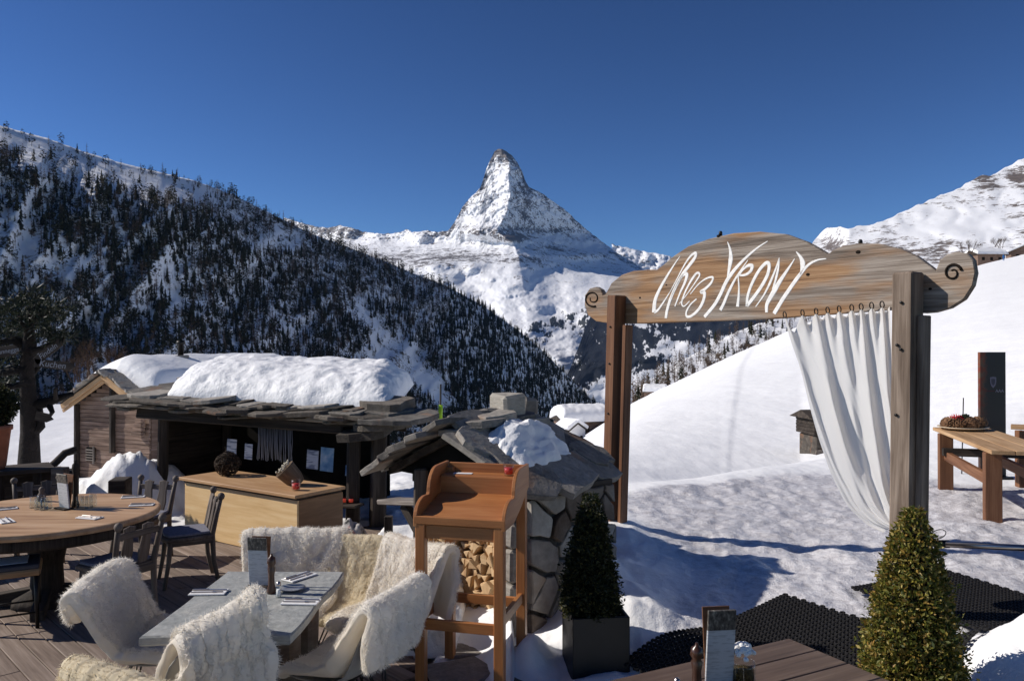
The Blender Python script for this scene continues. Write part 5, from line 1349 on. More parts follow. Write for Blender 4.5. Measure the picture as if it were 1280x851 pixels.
# twig ball
tw = MB(); c_ = kp(.33, .33, KT + .135)
for k in range(190):
    d = Vector((random.gauss(0, 1), random.gauss(0, 1), random.gauss(0, 1))).normalized(); e = d.cross(Vector((random.gauss(0, 1), random.gauss(0, 1), random.gauss(0, 1)))).normalized(); r_ = random.uniform(.11, .145)
    P = [c_ + (d * math.cos(a) + e * math.sin(a)) * r_ * random.uniform(.95, 1.08) for a in np.linspace(0, random.uniform(.8, 1.6), 5)]
    P = [Vector((p.x, p.y, max(p.z, KT + .004))) for p in P]
    tw.tube(P, .0045, 4)
tw.tube([c_ + Vector((-.01, 0, .13)), c_ + Vector((-.03, 0, .2))], .004, 4)
o = tw.build('twig_ball', plain('dark twigs', (.045, .03, .02), .8, .2, 0, 40, .5)); tag(o, 'dark ball of woven twigs on the plywood counter', 'ornament')
# tilted basket with pale blossoms
bk = thing('tilted_basket', 'brown basket tipped on its side on the plywood counter', 'basket', kp(1.4, .33, KT))
bm = TR(kp(1.42, .34, KT + .105), .3, 0, -.75)
m = MB(); m.lathe([(.07, -.13), (.10, -.05), (.115, .08), (.118, .10), (.108, .10), (.095, -.04), (.06, -.11)], 18, bm); m.build('bowl', wood('basket weave', (.07, .045, .03), (.16, .11, .07), (.25, .18, .12), 60, .8, .6), bk)
m = MB(); bl = NT('pale dried blossoms', .8, .2); bl.col((.55, .50, .40, 1))
for k in range(34):
    a = random.uniform(0, 6.28); r_ = .09 * math.sqrt(random.random()); p = bm @ Vector((r_ * math.cos(a), r_ * math.sin(a), .10 + random.uniform(0, .035)))
    m.lathe([(.004, -.01), (.013, 0), (.009, .01), (.002, .013)], 6, TR(p, random.uniform(0, 3), random.uniform(-.8, .8)))
m.build('dried_blossoms', bl.m, bk)
# glass with red candle
gl = NT('drinking glass', .05, .5); gl.col((.9, .92, .93, 1)); _f = gl.n('LayerWeight', Blend=.5); _t = gl.n('BsdfTransparent', Color=(.93, .95, .95)); _g = gl.n('BsdfGlossy', Roughness=.05); _m = gl.n('MixShader', i0=gl.math('ADD', gl.math('MULTIPLY', gl.math('POWER', _f.outputs['Facing'], 3.0), .45), .03, clamp=True)); gl.t.links.new(_t.outputs[0], _m.inputs[1]); gl.t.links.new(_g.outputs[0], _m.inputs[2]); gl.t.links.new(_m.outputs[0], gl.out.inputs['Surface']); M_['glass'] = gl.m
def red_glass(name, label, p, s=1.0, lit=False):
    t = thing(name, label, 'candle glass', p)
    m = MB(); m.lathe([(.028*s, 0), (.032*s, .004*s), (.037*s, .085*s), (.034*s, .085*s), (.030*s, .010*s)], 20, TR(p)); m.build('glass', M_['glass'], t)
    r_ = NT('red wax', .35, .4); r_.col((.78, .05, .05, 1)); r_.p.inputs['Subsurface Weight'].default_value = .2
    if lit: r_.p.inputs['Emission Color'].default_value = (1, .12, .05, 1); r_.p.inputs['Emission Strength'].default_value = .22
    m = MB(); m.lathe([(.002, .011*s), (.0285*s, .011*s), (.0315*s, .052*s), (.002, .052*s)], 20, TR(p)); m.build('wax', r_.m, t)
    return t
red_glass('candle_glass', 'red candle glass on the plywood counter beside the basket', kp(1.72, .16, KT), 1.35)
for k, (px_, lab) in enumerate(((421, 'glowing red candle in the dark bar hut, end away from the post'), (430, 'middle one of three glowing red candles in the dark bar hut'), (439, 'glowing red candle in the dark bar hut, beside the post'))):
    p = at(px_, 628, 9.55); red_glass('candle_glass', lab, p, .9, True)
m = MB(); p0 = at(410, 630.5, 9.6); p1 = at(450, 631.5, 9.45); m.beam(p0, p1, .22, .03); o = m.build('candle_shelf', M_['darkwood']); tag(o, 'dark shelf carrying three red candles inside the bar hut', 'shelf')
m = MB(); m.beam(Vector((p0.x + .03, p0.y, -.05)), Vector((p0.x + .03, p0.y, p0.z - .014)), .06, .06, Vector((1, 0, 0))); m.build('shelf_support', M_['darkwood'], o)
m = MB(); m.beam(Vector((p1.x - .03, p1.y, -.05)), Vector((p1.x - .03, p1.y, p1.z - .014)), .06, .06, Vector((1, 0, 0))); m.build('shelf_support', M_['darkwood'], o)

# ------------------------------------------------------------------ round table and its things
RT = Vector((-3.93, 6.75, 0))
rt = thing('round_table', 'large round wooden table on a dark pedestal on the deck', 'table', RT)
m = MB(); prof = [(.001, .695), (.83, .695), (.872, .70), (.88, .722), (.872, .745), (.86, .75), (.001, .75)]
m.lathe(prof, 72, TR(RT), False); o = m.build('table_top', M_['tabletop'], rt)
gcv = np.array(m.v, np.float32); o.data.attributes['gc'].data.foreach_set('vector', (gcv[:, [0, 1, 2]]).ravel())
m = MB(); m.lathe([(.80, .60), (.82, .62), (.82, .695)], 40, TR(RT)); m.build('apron', M_['darkwood'], rt)
m = MB(); m.lathe([(.28, .0), (.26, .06), (.13, .12), (.12, .3), (.16, .5), (.2, .6)], 20, TR(RT)); m.build('pedestal', M_['darkwood'], rt)
for k in range(4):
    a = k * math.pi/2 + .4; m = MB(); m.beam(RT + Vector((0, 0, .10)), RT + Vector((.55 * math.cos(a), .55 * math.sin(a), .04)), .10, .09); m.build('foot', M_['darkwood'], rt)
TZ = .751
def cutlery(px_, py_, z, label, rz, d=None):
    p = on_z(px_, py_, z) ; t = thing('napkin_setting', label, 'napkin', p, rz)
    m = MB(); m.box((.20, .10, .008), TR((0, 0, .005)), .002); m.build('napkin', M_['white'], t, True)
    k = MB(); k.box((.19, .016, .004), TR((.0, .02, .0125)), .0015); k.box((.09, .012, .008), TR((-.05, .02, .0145)), .003); k.build('knife', M_['steel'], t, True)
    f = MB(); f.box((.13, .008, .004), TR((-.03, -.02, .0125)), .0015)
    for q in (-.007, 0, .007): f.box((.05, .003, .003), TR((.06, -.02 + q, .0125)), .001)
    f.box((.02, .02, .004), TR((.035, -.02, .0125)), .0015); f.build('fork', M_['steel'], t, True)
    return t
for px_, py_, rz, lab in ((113, 647, -.3, 'napkin with cutlery on the round table, before the slatted chair turned from view'), (167, 621, .35, 'napkin with cutlery at the far edge of the round table by the snow heap'), (178, 631, .2, 'napkin with cutlery on the round table beside the counter-side chair'), (6, 636, .6, 'napkin with cutlery at the pot end of the round table'), (8, 651, -.8, 'napkin with cutlery on the round table above the padded stool')):
    cutlery(px_, py_, TZ, lab, rz)
gm = MB(); gm.lathe([(.034, 0), (.035, .002), (.030, .10), (.026, .104), (.001, .106), (.001, .098), (.024, .097), (.031, .004)], 16); gme = gm.mesh('tumbler'); gme.materials.append(M_['glass'])
for k, (px_, py_) in enumerate(((43, 634), (49, 636), (56, 637), (52, 633), (61, 635), (101, 634), (106, 635), (112, 634), (117, 632))):
    p = on_z(px_, py_, TZ); o = bpy.data.objects.new('tumbler', gme); COL.objects.link(o); o.location = p
    tag(o, 'upturned drinking glass on the round table between menu and pot' if k < 5 else 'upturned drinking glass on the round table beside the tall mill', 'glass', 'glasses on the round table, pot side' if k < 5 else 'glasses on the round table, mill side')
M_['menu'] = NT('menu print', .5, .3); _w = M_['menu']; g_ = _w.n('SeparateXYZ', Vector=_w.n('TexCoord').outputs['Generated'])
lines = _w.ramp(_w.noise(_w.scale(_w.n('TexCoord').outputs['Generated'], (3, 1, 46)), 1.0, 1), [(.50, 1.0), (.62, .78)])
body = _w.mix(1.0, (.50, .51, .53), lines, 'MULTIPLY')
pic = _w.ramp(_w.noise(_w.scale(_w.n('TexCoord').outputs['Generated'], (6, 1, 10)), 1.3, 4), [(.35, (.035, .03, .028)), (.55, (.12, .105, .09)), (.7, (.30, .27, .22))])
_w.col(_w.mix(_w.ramp(g_.outputs['Z'], [(.735, 0.0), (.745, 1.0)]), body, pic)); M_['menu'] = _w.m
def menu(name, label, p, rz, w=.115, h=.29, tilt=.10, block=True):
    t = thing(name, label, 'menu', p, rz)
    m = MB(); m.box((w, .012, h), TR((0, .012, h/2 + .003), 0, tilt), .002); m.build('card', M_['menu'], t, True)
    m = MB(); m.box((w + .01, .09, .012), TR((0, .02, .0065)), .003); m.build('holder', M_['darkwood'], t, True)
    m = MB(); m.box((w, .006, h * .96), TR((0, .045, h/2 + .003), 0, -tilt), .002); m.build('back_card', M_['redbrown'], t, True)
    return t
menu('menu_card', 'menu card on the round wooden table beside the tall mill', on_z(78, 636, TZ), -.55, .15, .30)
m = MB(); p = on_z(95, 633, TZ); m.lathe([(.032, 0), (.034, .02), (.022, .06), (.018, .20), (.022, .30), (.03, .34), (.026, .37), (.012, .385), (.016, .40), (.004, .41)], 14, TR(p)); o = m.build('pepper_mill', M_['darkwood']); tag(o, 'tall dark pepper mill on the round wooden table', 'mill')
m = MB(); p = on_z(53, 626, TZ); m.lathe([(.03, 0), (.034, .02), (.034, .06), (.02, .08), (.026, .11), (.012, .13)], 12, TR(p)); o = m.build('wooden_jar', M_['chairwood']); tag(o, 'small turned wooden jar behind the upturned glasses', 'jar')

# ------------------------------------------------------------------ carved dining chairs
def carved_chair(label):
    t = thing('carved_chair', label, 'chair', (0, 0, 0), 0)
    # faces +y; seat .44 high, back .80
    m = MB(); pol = [(-.20, -.20), (.20, -.20), (.235, .05), (.225, .20), (.12, .235), (-.12, .235), (-.225, .20), (-.235, .05)]
    m.prism(pol, .035, TR((0, 0, .415)), .008); m.build('seat', M_['chairwood'], t, True)
    m = MB(); m.prism([(x * .9, y * .9) for x, y in pol], .025, TR((0, 0, .451)), .010); m.build('cushion', plain('grey blue felt', (.20, .20, .24), .9, .1, 0, 60, .2), t, True)
    for sx in (-1, 1):
        P = [(sx*.185, .16, .415), (sx*.19, .18, .22), (sx*.205, .215, 0)]; m = MB(); m.tube(P, [.024, .020, .016], 8); m.build('leg', M_['chairwood'], t, True)
        P = [(sx*.165, -.25, 0), (sx*.17, -.205, .2), (sx*.175, -.19, .44), (sx*.19, -.225, .62), (sx*.20, -.255, .755)]; m = MB(); m.tube(P, [.017, .021, .025, .022, .020], 8); lg = m.build('leg', M_['chairwood'], t, True)
        m = MB(); m.lathe([(.012, -.035), (.026, -.022), (.034, 0), (.026, .022), (.008, .034)], 12, TR((sx*.20, -.262, .785))); m.build('knob', M_['chairwood'], t, True)
    for x_, w_ in ((-.075, .105), (.075, .105)):
        m = MB(); C = [(x_ * 1.0, -.19, .45), (x_ * 1.05, -.215, .60), (x_ * 1.12, -.248, .75)]
        a_, b_ = Vector(C[0]), Vector(C[2])
        pol2 = [(-.01, -w_*.35), (.10, -w_*.5), (.22, -w_*.38), (.31, -w_*.5), (.325, 0), (.31, w_*.5), (.22, w_*.38), (.10, w_*.5), (-.01, w_*.35)]
        m.prism(pol2, .020, frame(a_, b_ - a_, Vector((0, 1, 0))), .005); m.build('back_slat', M_['chairwood'], t, True)
    m = MB(); m.beam((-.19, -.24, .70), (.19, -.24, .70), .024, .05, c=.006); m.build('back_rail', M_['chairwood'], t, True)
    m = MB(); m.beam((-.18, -.20, .40), (.18, -.20, .40), .03, .055); m.beam((-.19, .17, .39), (.19, .17, .39), .03, .05); m.beam((-.185, -.19, .395), (-.19, .17, .395), .03, .05); m.beam((.185, -.19, .395), (.19, .17, .395), .03, .05); m.build('apron', M_['chairwood'], t, True)
    return t
proto = carved_chair('carved wooden chair at the round table, nearest the plywood counter')
def face(o, x, y, tx, ty):
    o.location = (x, y, 0); o.rotation_euler = (0, 0, math.atan2(-(tx - x), ty - y))
chs = [(-2.98, 7.32, -3.8, 6.85, None), (-3.12, 6.32, -4.0, 6.75, 'carved wooden chair at the round table, back turned, beside the white sheepskin chair'),
       (-3.72, 8.02, -3.95, 6.8, 'carved wooden chair beyond the round table, before the snow heap'), (-4.75, 8.0, -3.95, 6.8, 'carved wooden chair beyond the round table, before the dark side table'),
       (-5.45, 7.5, -3.95, 6.8, 'carved wooden chair at the round table below the terracotta pot')]
for i, (x, y, tx, ty, lab) in enumerate(chs):
    o = proto if i == 0 else copy_tree(proto)
    face(o, x, y, tx, ty); o['group'] = 'carved chairs round the table'
    if lab: o['label'] = lab
# padded stool at the frame's edge
so = on_z(12, 706, .46); stl = thing('padded_stool', 'padded stool with a pale sheet on it below the round table', 'stool', (so.x, so.y, 0), .5)
m = MB(); m.box((.44, .40, .05), TR((0, 0, .43)), .02); m.build('seat', M_['fresh'], stl, True)
m = MB(); m.box((.42, .38, .035), TR((0, 0, .472)), .015); m.build('cushion', plain('dark felt', (.08, .08, .09), .9, .1), stl, True)
m = MB(); m.box((.30, .24, .004), TR((-.02, .02, .492)), .001); m.build('sheet', M_['paper'], stl, True)
for sx in (-1, 1):
    for sy in (-1, 1):
        m = MB(); m.tube([(sx*.19, sy*.16, .41), (sx*.20, sy*.17, 0)], [.018, .014], 8); m.build('leg', M_['iron'], stl, True)
m = MB(); m.tube([(-.2, -.17, .12), (.2, -.17, .12)], .008, 6); m.tube([(-.2, .17, .12), (.2, .17, .12)], .008, 6); m.build('stretcher', M_['iron'], stl, True)

# ------------------------------------------------------------------ dark side table, pot, benches at the back left
sdt = thing('side_table', 'dark narrow side table at the back edge of the deck', 'table', (-6.0, 9.2, 0))
a, b = at(-40, 593, 9.0), at(66, 590, 9.5); zz_ = .72
m = MB(); m.beam(Vector((a.x, a.y, zz_)), Vector((b.x, b.y, zz_)), .55, .05, c=.006); m.build('table_top', M_['darkwood'], sdt)
for t_ in (.06, .5, .94):
    for o2 in (-.2, .2):
        p = lerp(a, b, t_) + Vector((0, o2, 0)); m = MB(); m.beam(Vector((p.x, p.y, 0)), Vector((p.x, p.y, zz_ - .025)), .07, .07, Vector((1, 0, 0))); m.build('leg', M_['darkwood'], sdt)
m = MB(); m.beam(Vector((a.x, a.y + .1, .40)), Vector((b.x, b.y + .1, .40)), .03, .6); m.build('back_board', M_['darkwood'], sdt)
M_['terra'] = plain('terracotta', (.40, .15, .085), .8, .2, 0, 12, .15)
pt = on_z(-6, 596, .745); pt = at(-9, 590, 9.15); pt.z = .745
pot = thing('plant_pot', 'terracotta pot with a clipped round bush on the dark side table', 'pot', pt)
m = MB(); m.lathe([(.12, 0), (.14, .04), (.185, .44), (.205, .45), (.205, .50), (.18, .50), (.17, .46), (.001, .45)], 28, TR(pt)); m.build('pot', M_['terra'], pot)
def leaf_cloud(name, mat, parent, n, pos_fn, size, seed, local=False, aspect=1.8):
    r = np.random.default_rng(seed)
    P, Nn = pos_fn(n, r)
    a = r.normal(size=(n, 3)); a = a + Nn * .8; a /= np.linalg.norm(a, axis=1)[:, None]
    b = np.cross(a, r.normal(size=(n, 3))); b /= np.linalg.norm(b, axis=1)[:, None]
    c = np.cross(a, b)
    s_ = size * r.uniform(.6, 1.3, n)[:, None]
    v0 = P; v1 = P + a * s_ * .5 * aspect + b * s_ * .42 + c * s_ * .1; v2 = P + a * s_ * aspect; v3 = P + a * s_ * .5 * aspect - b * s_ * .42 + c * s_ * .1
    V = np.stack([v0, v1, v2, v3], 1).reshape(-1, 3)
    i = np.arange(n)[:, None] * 4
    Ff = np.concatenate([i, i + 1, i + 2, i + 3], 1)
    key = np.repeat(r.random(n), 4)
    return mesh_obj(name, np_mesh(name, V, Ff, False, {'key': key}), mat, parent, local)
def leaf_mat(name, stops):
    w = NT(name, .5, .35); k = w.attr('key').outputs['Fac']; c = w.ramp(k, stops); w.col(c)
    tl = w.n('BsdfTranslucent', Color=c); mx = w.n('MixShader', i0=.25); w.t.links.new(w.p.outputs[0], mx.inputs[1]); w.t.links.new(tl.outputs[0], mx.inputs[2]); w.t.links.new(mx.outputs[0], w.out.inputs['Surface']); return w.m
M_['box1'] = leaf_mat('box leaves bronze', [(0.0, (.035, .05, .010)), (.35, (.11, .12, .018)), (.65, (.25, .21, .035)), (.82, (.30, .17, .035)), (1.0, (.50, .42, .14))])
M_['box2'] = leaf_mat('box leaves dark', [(0.0, (.008, .014, .006)), (.5, (.022, .03, .009)), (.85, (.06, .058, .016)), (1.0, (.14, .12, .04))])
def ball_fn(c, r0):
    def f(n, r):
        d = r.normal(size=(n, 3)); d /= np.linalg.norm(d, axis=1)[:, None]
        return np.array(c) + d * (r0 * r.uniform(.75, 1.03, n)[:, None]), d
    return f
leaf_cloud('bush', M_['box2'], pot, 5000, ball_fn(pt + Vector((0, 0, .72)), .24), .022, 1)
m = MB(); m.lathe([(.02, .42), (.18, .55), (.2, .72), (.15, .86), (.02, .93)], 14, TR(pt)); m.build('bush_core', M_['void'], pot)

# low dark wooden crate by the heap and a folded bench behind
m = MB(); p = at(151, 618, 9.75); m.box((.20, .3, .24), TR((p.x, p.y, p.z + .08), .2), .01); o = m.build('dark_crate', M_['darkwood']); tag(o, 'small dark crate against the snow heap behind the round table', 'crate')
bn_ = thing('dark_bench', 'dark weathered bench with a curved back behind the round table', 'bench', at(80, 620, 9.7))
q0 = at(58, 588, 10.0); q1 = at(96, 584, 10.2)
m = MB(); m.tube([q0, at(70, 578, 10.1), at(82, 566, 10.1), at(95, 562, 10.2)], .05, 8); m.build('curved_back', M_['darkwood'], bn_)
m = MB(); m.beam(q0 - Vector((0, 0, .1)), q1 - Vector((0, 0, .1)), .3, .16, c=.02); m.build('seat', M_['darkwood'], bn_)
for f in (.1, .9):
    p = lerp(q0, q1, f); m = MB(); m.beam(Vector((p.x, p.y, gz(p.x, p.y) - .1)), Vector((p.x, p.y, p.z - .1)), .1, .1, Vector((1, 0, 0))); m.build('leg', M_['darkwood'], bn_)
# slim brown stand behind the menu
m = MB(); p = at(76, 596, 9.3); m.box((.15, .14, .74), TR((p.x, p.y, .372)), .01); o = m.build('wooden_stand', M_['chairwood'], None); tag(o, 'slim brown wooden stand between the dark side table and the barn', 'stand')
# ================================================================== SLATE TABLE AND SHEEPSKIN CHAIRS
random.seed(41)
st_ = thing('slate_table', 'rectangular grey slate-topped table on rough stone supports', 'table', (-1.42, 4.4, 0))
TC = [(-1.80, 3.86), (-1.07, 3.88), (-1.04, 4.97), (-1.77, 4.98)]
edge = []
for i in range(4):
    a, b = TC[i], TC[(i+1) % 4]
    for k in range(7):
        t = k / 7; edge.append((lerp(a[0], b[0], t) + random.uniform(-.008, .008), lerp(a[1], b[1], t) + random.uniform(-.008, .008)))
m = MB(); m.prism([(x + 1.42, y - 4.4) for x, y in edge], .05, TR((-1.42, 4.4, .70)), .008); o = m.build('table_top', M_['tabslate'], st_)
for y_ in (4.42, 4.82):
    m = MB(); m.box((.46, .12, .62), TR((-1.42, y_, .33)), .02, jit=.015); m.build('support', M_['wallstone'], st_)
    m = MB(); m.beam((-1.74, y_, .67), (-1.10, y_, .67), .09, .06); m.build('cross_beam', M_['redbrown'], st_)
m = MB(); m.beam((-1.42, 3.95, .30), (-1.42, 4.9, .30), .08, .07); m.build('stretcher', M_['darkwood'], st_)
SZ = .7515
menu('menu_card', 'menu card standing on the slate table beside the pepper mill', on_z(322, 734, SZ), -.12, .115, .29)
def mill(name, label, p, h=.22, r=.028, mat='redbrown'):
    k = h / .22
    m = MB(); m.lathe([(r, 0), (r*1.02, .015*k), (r*.72, .05*k), (r*.62, .10*k), (r*.85, .145*k), (r*.6, .155*k), (r*.98, .175*k), (r*.8, .205*k), (r*.3, .215*k), (r*.2, .228*k)], 16, TR(p)); o = m.build(name, M_[mat]); tag(o, label, 'mill'); return o
M_['millwood'] = wood('dark polished wood', (.03, .012, .007), (.055, .022, .012), (.09, .04, .02), 20, .3, .1, .1, .3, .001, .5)
mill('pepper_mill', 'dark pepper mill on the slate table', on_z(340, 740, SZ), .215, .026, 'millwood')
def salt(label, p):
    t = thing('salt_shaker', label, 'shaker', p)
    m = MB(); m.lathe([(.018, 0), (.019, .01), (.015, .06), (.013, .065)], 14, TR(p)); m.build('glass_body', M_['glass'], t)
    m = MB(); m.lathe([(.0135, .064), (.014, .07), (.010, .085), (.002, .088)], 14, TR(p)); m.build('cap', M_['steel'], t)
    m = MB(); m.lathe([(.013, .004), (.012, .042), (.001, .043)], 12, TR(p)); m.build('salt', M_['white'], t)
salt('small salt shaker on the slate table beside the pepper mill', on_z(349, 745, SZ))
for px_, py_, rz, lab in ((375, 721, 1.0, 'napkin with cutlery on the slate table by the thick cream sheepskin'), (262, 740, .05, 'napkin with cutlery on the slate table behind the menu card'), (377, 752, -.05, 'napkin with cutlery on the slate table nearest the curved shell seat')):
    cutlery(px_, py_, SZ, lab, rz)
m = MB(); m.lathe([(.03, 0), (.05, .004), (.075, .012), (.074, .015), (.04, .007), (.001, .006)], 24, TR(on_z(366, 736, SZ))); o = m.build('saucer', plain('grey glazed saucer', (.20, .20, .20), .25, .5)); tag(o, 'grey saucer on the slate table', 'saucer')

# ---- shell chair and the sheepskin draped over it
PROF = [(.23, .425), (.14, .415), (.02, .405), (-.08, .41), (-.155, .445), (-.20, .52), (-.235, .62), (-.265, .72), (-.285, .80)]
HALF = [.20, .225, .235, .235, .235, .235, .23, .215, .16]
def prof_curve(P, n):
    C = catmull(P, 10); C = np.array(C); L = np.concatenate([[0], np.cumsum(np.linalg.norm(np.diff(C, axis=0), axis=1))]); s = np.linspace(0, L[-1], n)
    return np.stack([np.interp(s, L, C[:, 0]), np.interp(s, L, C[:, 1])], 1), L[-1]
def strip_surface(P, half, n, k, bowl, off=0.0):
    """surface swept along a profile in the chair's y-z plane; x across; bowl lifts the sides towards the sitter"""
    C, L = prof_curve(P, n); T = np.gradient(C, axis=0); T /= np.linalg.norm(T, axis=1)[:, None]
    Nn = np.stack([T[:, 1], -T[:, 0]], 1)                       # towards the sitter when going up the back
    h = np.interp(np.linspace(0, 1, n), np.linspace(0, 1, len(half)), half); bw = np.interp(np.linspace(0, 1, n), np.linspace(0, 1, len(bowl)), bowl)
    v = np.linspace(-1, 1, k)
    X = h[:, None] * np.sin(v[None, :] * 1.25) / math.sin(1.25)
    lift = bw[:, None] * (np.abs(v[None, :]) ** 2.2) + off
    Y = C[:, 0][:, None] + Nn[:, 0][:, None] * lift; Zz = C[:, 1][:, None] + Nn[:, 1][:, None] * lift
    return np.stack([X, Y, Zz], -1)
def thick(V, t):
    """closed mesh from a surface grid"""
    n, k = V.shape[:2]; du = np.gradient(V, axis=0); dv_ = np.gradient(V, axis=1); N_ = np.cross(du, dv_); N_ /= np.linalg.norm(N_, axis=2)[..., None] + 1e-9
    A = V + N_ * t/2; B = V - N_ * t/2
    top = np.concatenate([A.reshape(-1, 3), B.reshape(-1, 3)]); nb = n * k; Fq = grid_faces(n, k)
    ring = list(range(k)) + [i*k + k - 1 for i in range(1, n)] + [(n-1)*k + j for j in range(k-2, -1, -1)] + [i*k for i in range(n-2, 0, -1)]
    side = np.array([(ring[i-1], ring[i], nb + ring[i], nb + ring[i-1]) for i in range(len(ring))])
    return top, np.concatenate([Fq[:, ::-1], Fq + nb, side]), N_
M_['shell'] = plain('grey moulded shell', (.30, .285, .26), .45, .4, 0, 8, .06)
def shell_chair(label, x, y, rz):
    t = thing('shell_chair', label, 'chair', (x, y, 0), rz, 'moulded shell chairs at the slate table')
    V = strip_surface(PROF, HALF, 26, 20, [.0, .008, .02, .03, .035, .035, .03, .02, .0])
    tv, fq, _ = thick(V, .008); mesh_obj('shell', np_mesh('shell', tv, fq, True), M_['shell'], t, True)
    for sx in (-1, 1):
        for sy in (-1, 1):
            m = MB(); m.tube([(sx*.09, sy*.08, .39), (sx*.215, sy*.20, 0)], .0055, 6); m.tube([(sx*.05, sy*.10, .39), (sx*.215, sy*.20, 0)], .0045, 6); m.build('wire_leg', M_['iron'], t, True)
    m = MB(); m.tube([(-.14, -.13, .24), (.14, .13, .24)], .0045, 6); m.tube([(.14, -.13, .24), (-.14, .13, .24)], .0045, 6); m.build('cross_brace', M_['iron'], t, True)
    m = MB(); m.box((.2, .2, .012), TR((0, 0, .392))); m.build('mount', M_['iron'], t, True)
    return t
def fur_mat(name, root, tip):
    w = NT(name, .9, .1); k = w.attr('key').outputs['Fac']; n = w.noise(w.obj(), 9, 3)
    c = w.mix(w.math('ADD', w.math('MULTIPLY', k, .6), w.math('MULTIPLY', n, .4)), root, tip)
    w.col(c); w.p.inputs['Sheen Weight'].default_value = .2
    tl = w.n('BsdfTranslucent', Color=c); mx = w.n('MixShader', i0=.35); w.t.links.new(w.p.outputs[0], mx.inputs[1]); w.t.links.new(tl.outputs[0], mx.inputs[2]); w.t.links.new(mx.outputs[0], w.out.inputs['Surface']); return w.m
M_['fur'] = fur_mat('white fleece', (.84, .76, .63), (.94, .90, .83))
M_['furcream'] = fur_mat('cream fleece', (.66, .54, .34), (.85, .75, .56))
def upsample(V, n, k):
    i = np.linspace(0, V.shape[0] - 1, n); j = np.linspace(0, V.shape[1] - 1, k)
    i0 = np.minimum(i.astype(int), V.shape[0] - 2); j0 = np.minimum(j.astype(int), V.shape[1] - 2); a = (i - i0)[:, None, None]; b = (j - j0)[None, :, None]
    g = lambda p, q: V[(i0 + p)[:, None], (j0 + q)[None, :]]
    return (g(0,0)*(1-a) + g(1,0)*a)*(1-b) + (g(0,1)*(1-a) + g(1,1)*a)*b
def sheepskin(label, V, mat, x, y, rz, n=14000, pile=.040, seed=0, curl=.5, group='sheepskins on the chairs', clump=38):
    """a skin: closed, thick, tufted fleece over the surface V, with loose wool fibres standing off it"""
    r = np.random.default_rng(seed)
    V = upsample(V, 190, 120); nr_, nc_ = V.shape[:2]
    N_ = np.cross(np.gradient(V, axis=0), np.gradient(V, axis=1)); N_ /= np.linalg.norm(N_, axis=2)[..., None] + 1e-9
    fi = np.linspace(0, 1, nr_)[:, None] + np.zeros((1, nc_)); fj = np.linspace(0, 1, nc_)[None, :] + np.zeros((nr_, 1))
    ei = np.clip(np.minimum(fi, 1 - fi) / .035, 0, 1); ej = np.clip(np.minimum(fj, 1 - fj) / .09, 0, 1)
    rd_ = np.sqrt(1 - (1 - ei) ** 2) * np.sqrt(1 - (1 - ej) ** 2)
    c1 = fbm(V[..., 0]*clump + seed, V[..., 1]*clump, V[..., 2]*clump, 3, .5, True); c2 = fbm(V[..., 0]*7 + seed, V[..., 1]*7, V[..., 2]*7, 3); c3 = fbm(V[..., 0]*clump*4, V[..., 1]*clump*4 + seed, V[..., 2]*clump*4, 2)
    up = pile * (.25 + .75 * rd_) + rd_ * pile * (.18 * curl * c1 + .55 * c2 + .06 * c3)
    A = V + N_ * up[..., None]; B = V - N_ * (.006 + .008 * rd_)[..., None]
    nb = nr_ * nc_; Fq = grid_faces(nr_, nc_)
    ring = list(range(nc_)) + [i*nc_ + nc_ - 1 for i in range(1, nr_)] + [(nr_-1)*nc_ + j for j in range(nc_-2, -1, -1)] + [i*nc_ for i in range(nr_-2, 0, -1)]
    side = np.array([(ring[i-1], ring[i], nb + ring[i], nb + ring[i-1]) for i in range(len(ring))])
    t = thing('sheepskin', label, 'sheepskin', (x, y, 0), rz, group)
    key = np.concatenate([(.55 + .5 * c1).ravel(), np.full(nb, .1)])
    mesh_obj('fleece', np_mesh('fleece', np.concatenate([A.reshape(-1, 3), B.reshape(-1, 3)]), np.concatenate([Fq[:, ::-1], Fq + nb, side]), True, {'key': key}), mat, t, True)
    # loose fibres
    w_ = 1 + 5 * (1 - rd_[:-1, :-1]) ; du = np.linalg.norm(np.gradient(V, axis=0), axis=2) * np.linalg.norm(np.gradient(V, axis=1), axis=2)
    prob = (w_ * du[:-1, :-1]).ravel(); prob /= prob.sum()
    idx = r.choice(len(prob), n, p=prob); i0 = idx // (nc_ - 1); j0 = idx % (nc_ - 1)
    P = A[i0, j0]; Nn = N_[i0, j0]
    cross = np.gradient(V, axis=1)[i0, j0]; cross /= np.linalg.norm(cross, axis=1)[:, None]; along = np.gradient(V, axis=0)[i0, j0]; along /= np.linalg.norm(along, axis=1)[:, None]
    rimx = ((1 - ej) * np.sign(fj - .5))[i0, j0]; rimy = ((1 - ei) * np.sign(fi - .5))[i0, j0]
    D_ = Nn * .8 + cross * rimx[:, None] * 1.3 + along * rimy[:, None] * 1.3 + r.normal(size=(n, 3)) * .45; D_ /= np.linalg.norm(D_, axis=1)[:, None]
    L = pile * .45 * r.uniform(.4, 1.2, n)[:, None]
    mid = P + D_ * L * .55; tip = mid + (D_ + np.array([0, 0, -.4]) + r.normal(size=(n, 3)) * .4) * L * .5
    P = P - D_ * .004
    sd_ = np.cross(D_, r.normal(size=(n, 3))); sd_ /= np.linalg.norm(sd_, axis=1)[:, None]; sd_ *= .0010
    Vt = np.stack([P - sd_, P + sd_, mid + sd_ * .8, mid - sd_ * .8, tip], 1).reshape(-1, 3); i = np.arange(n)[:, None] * 5
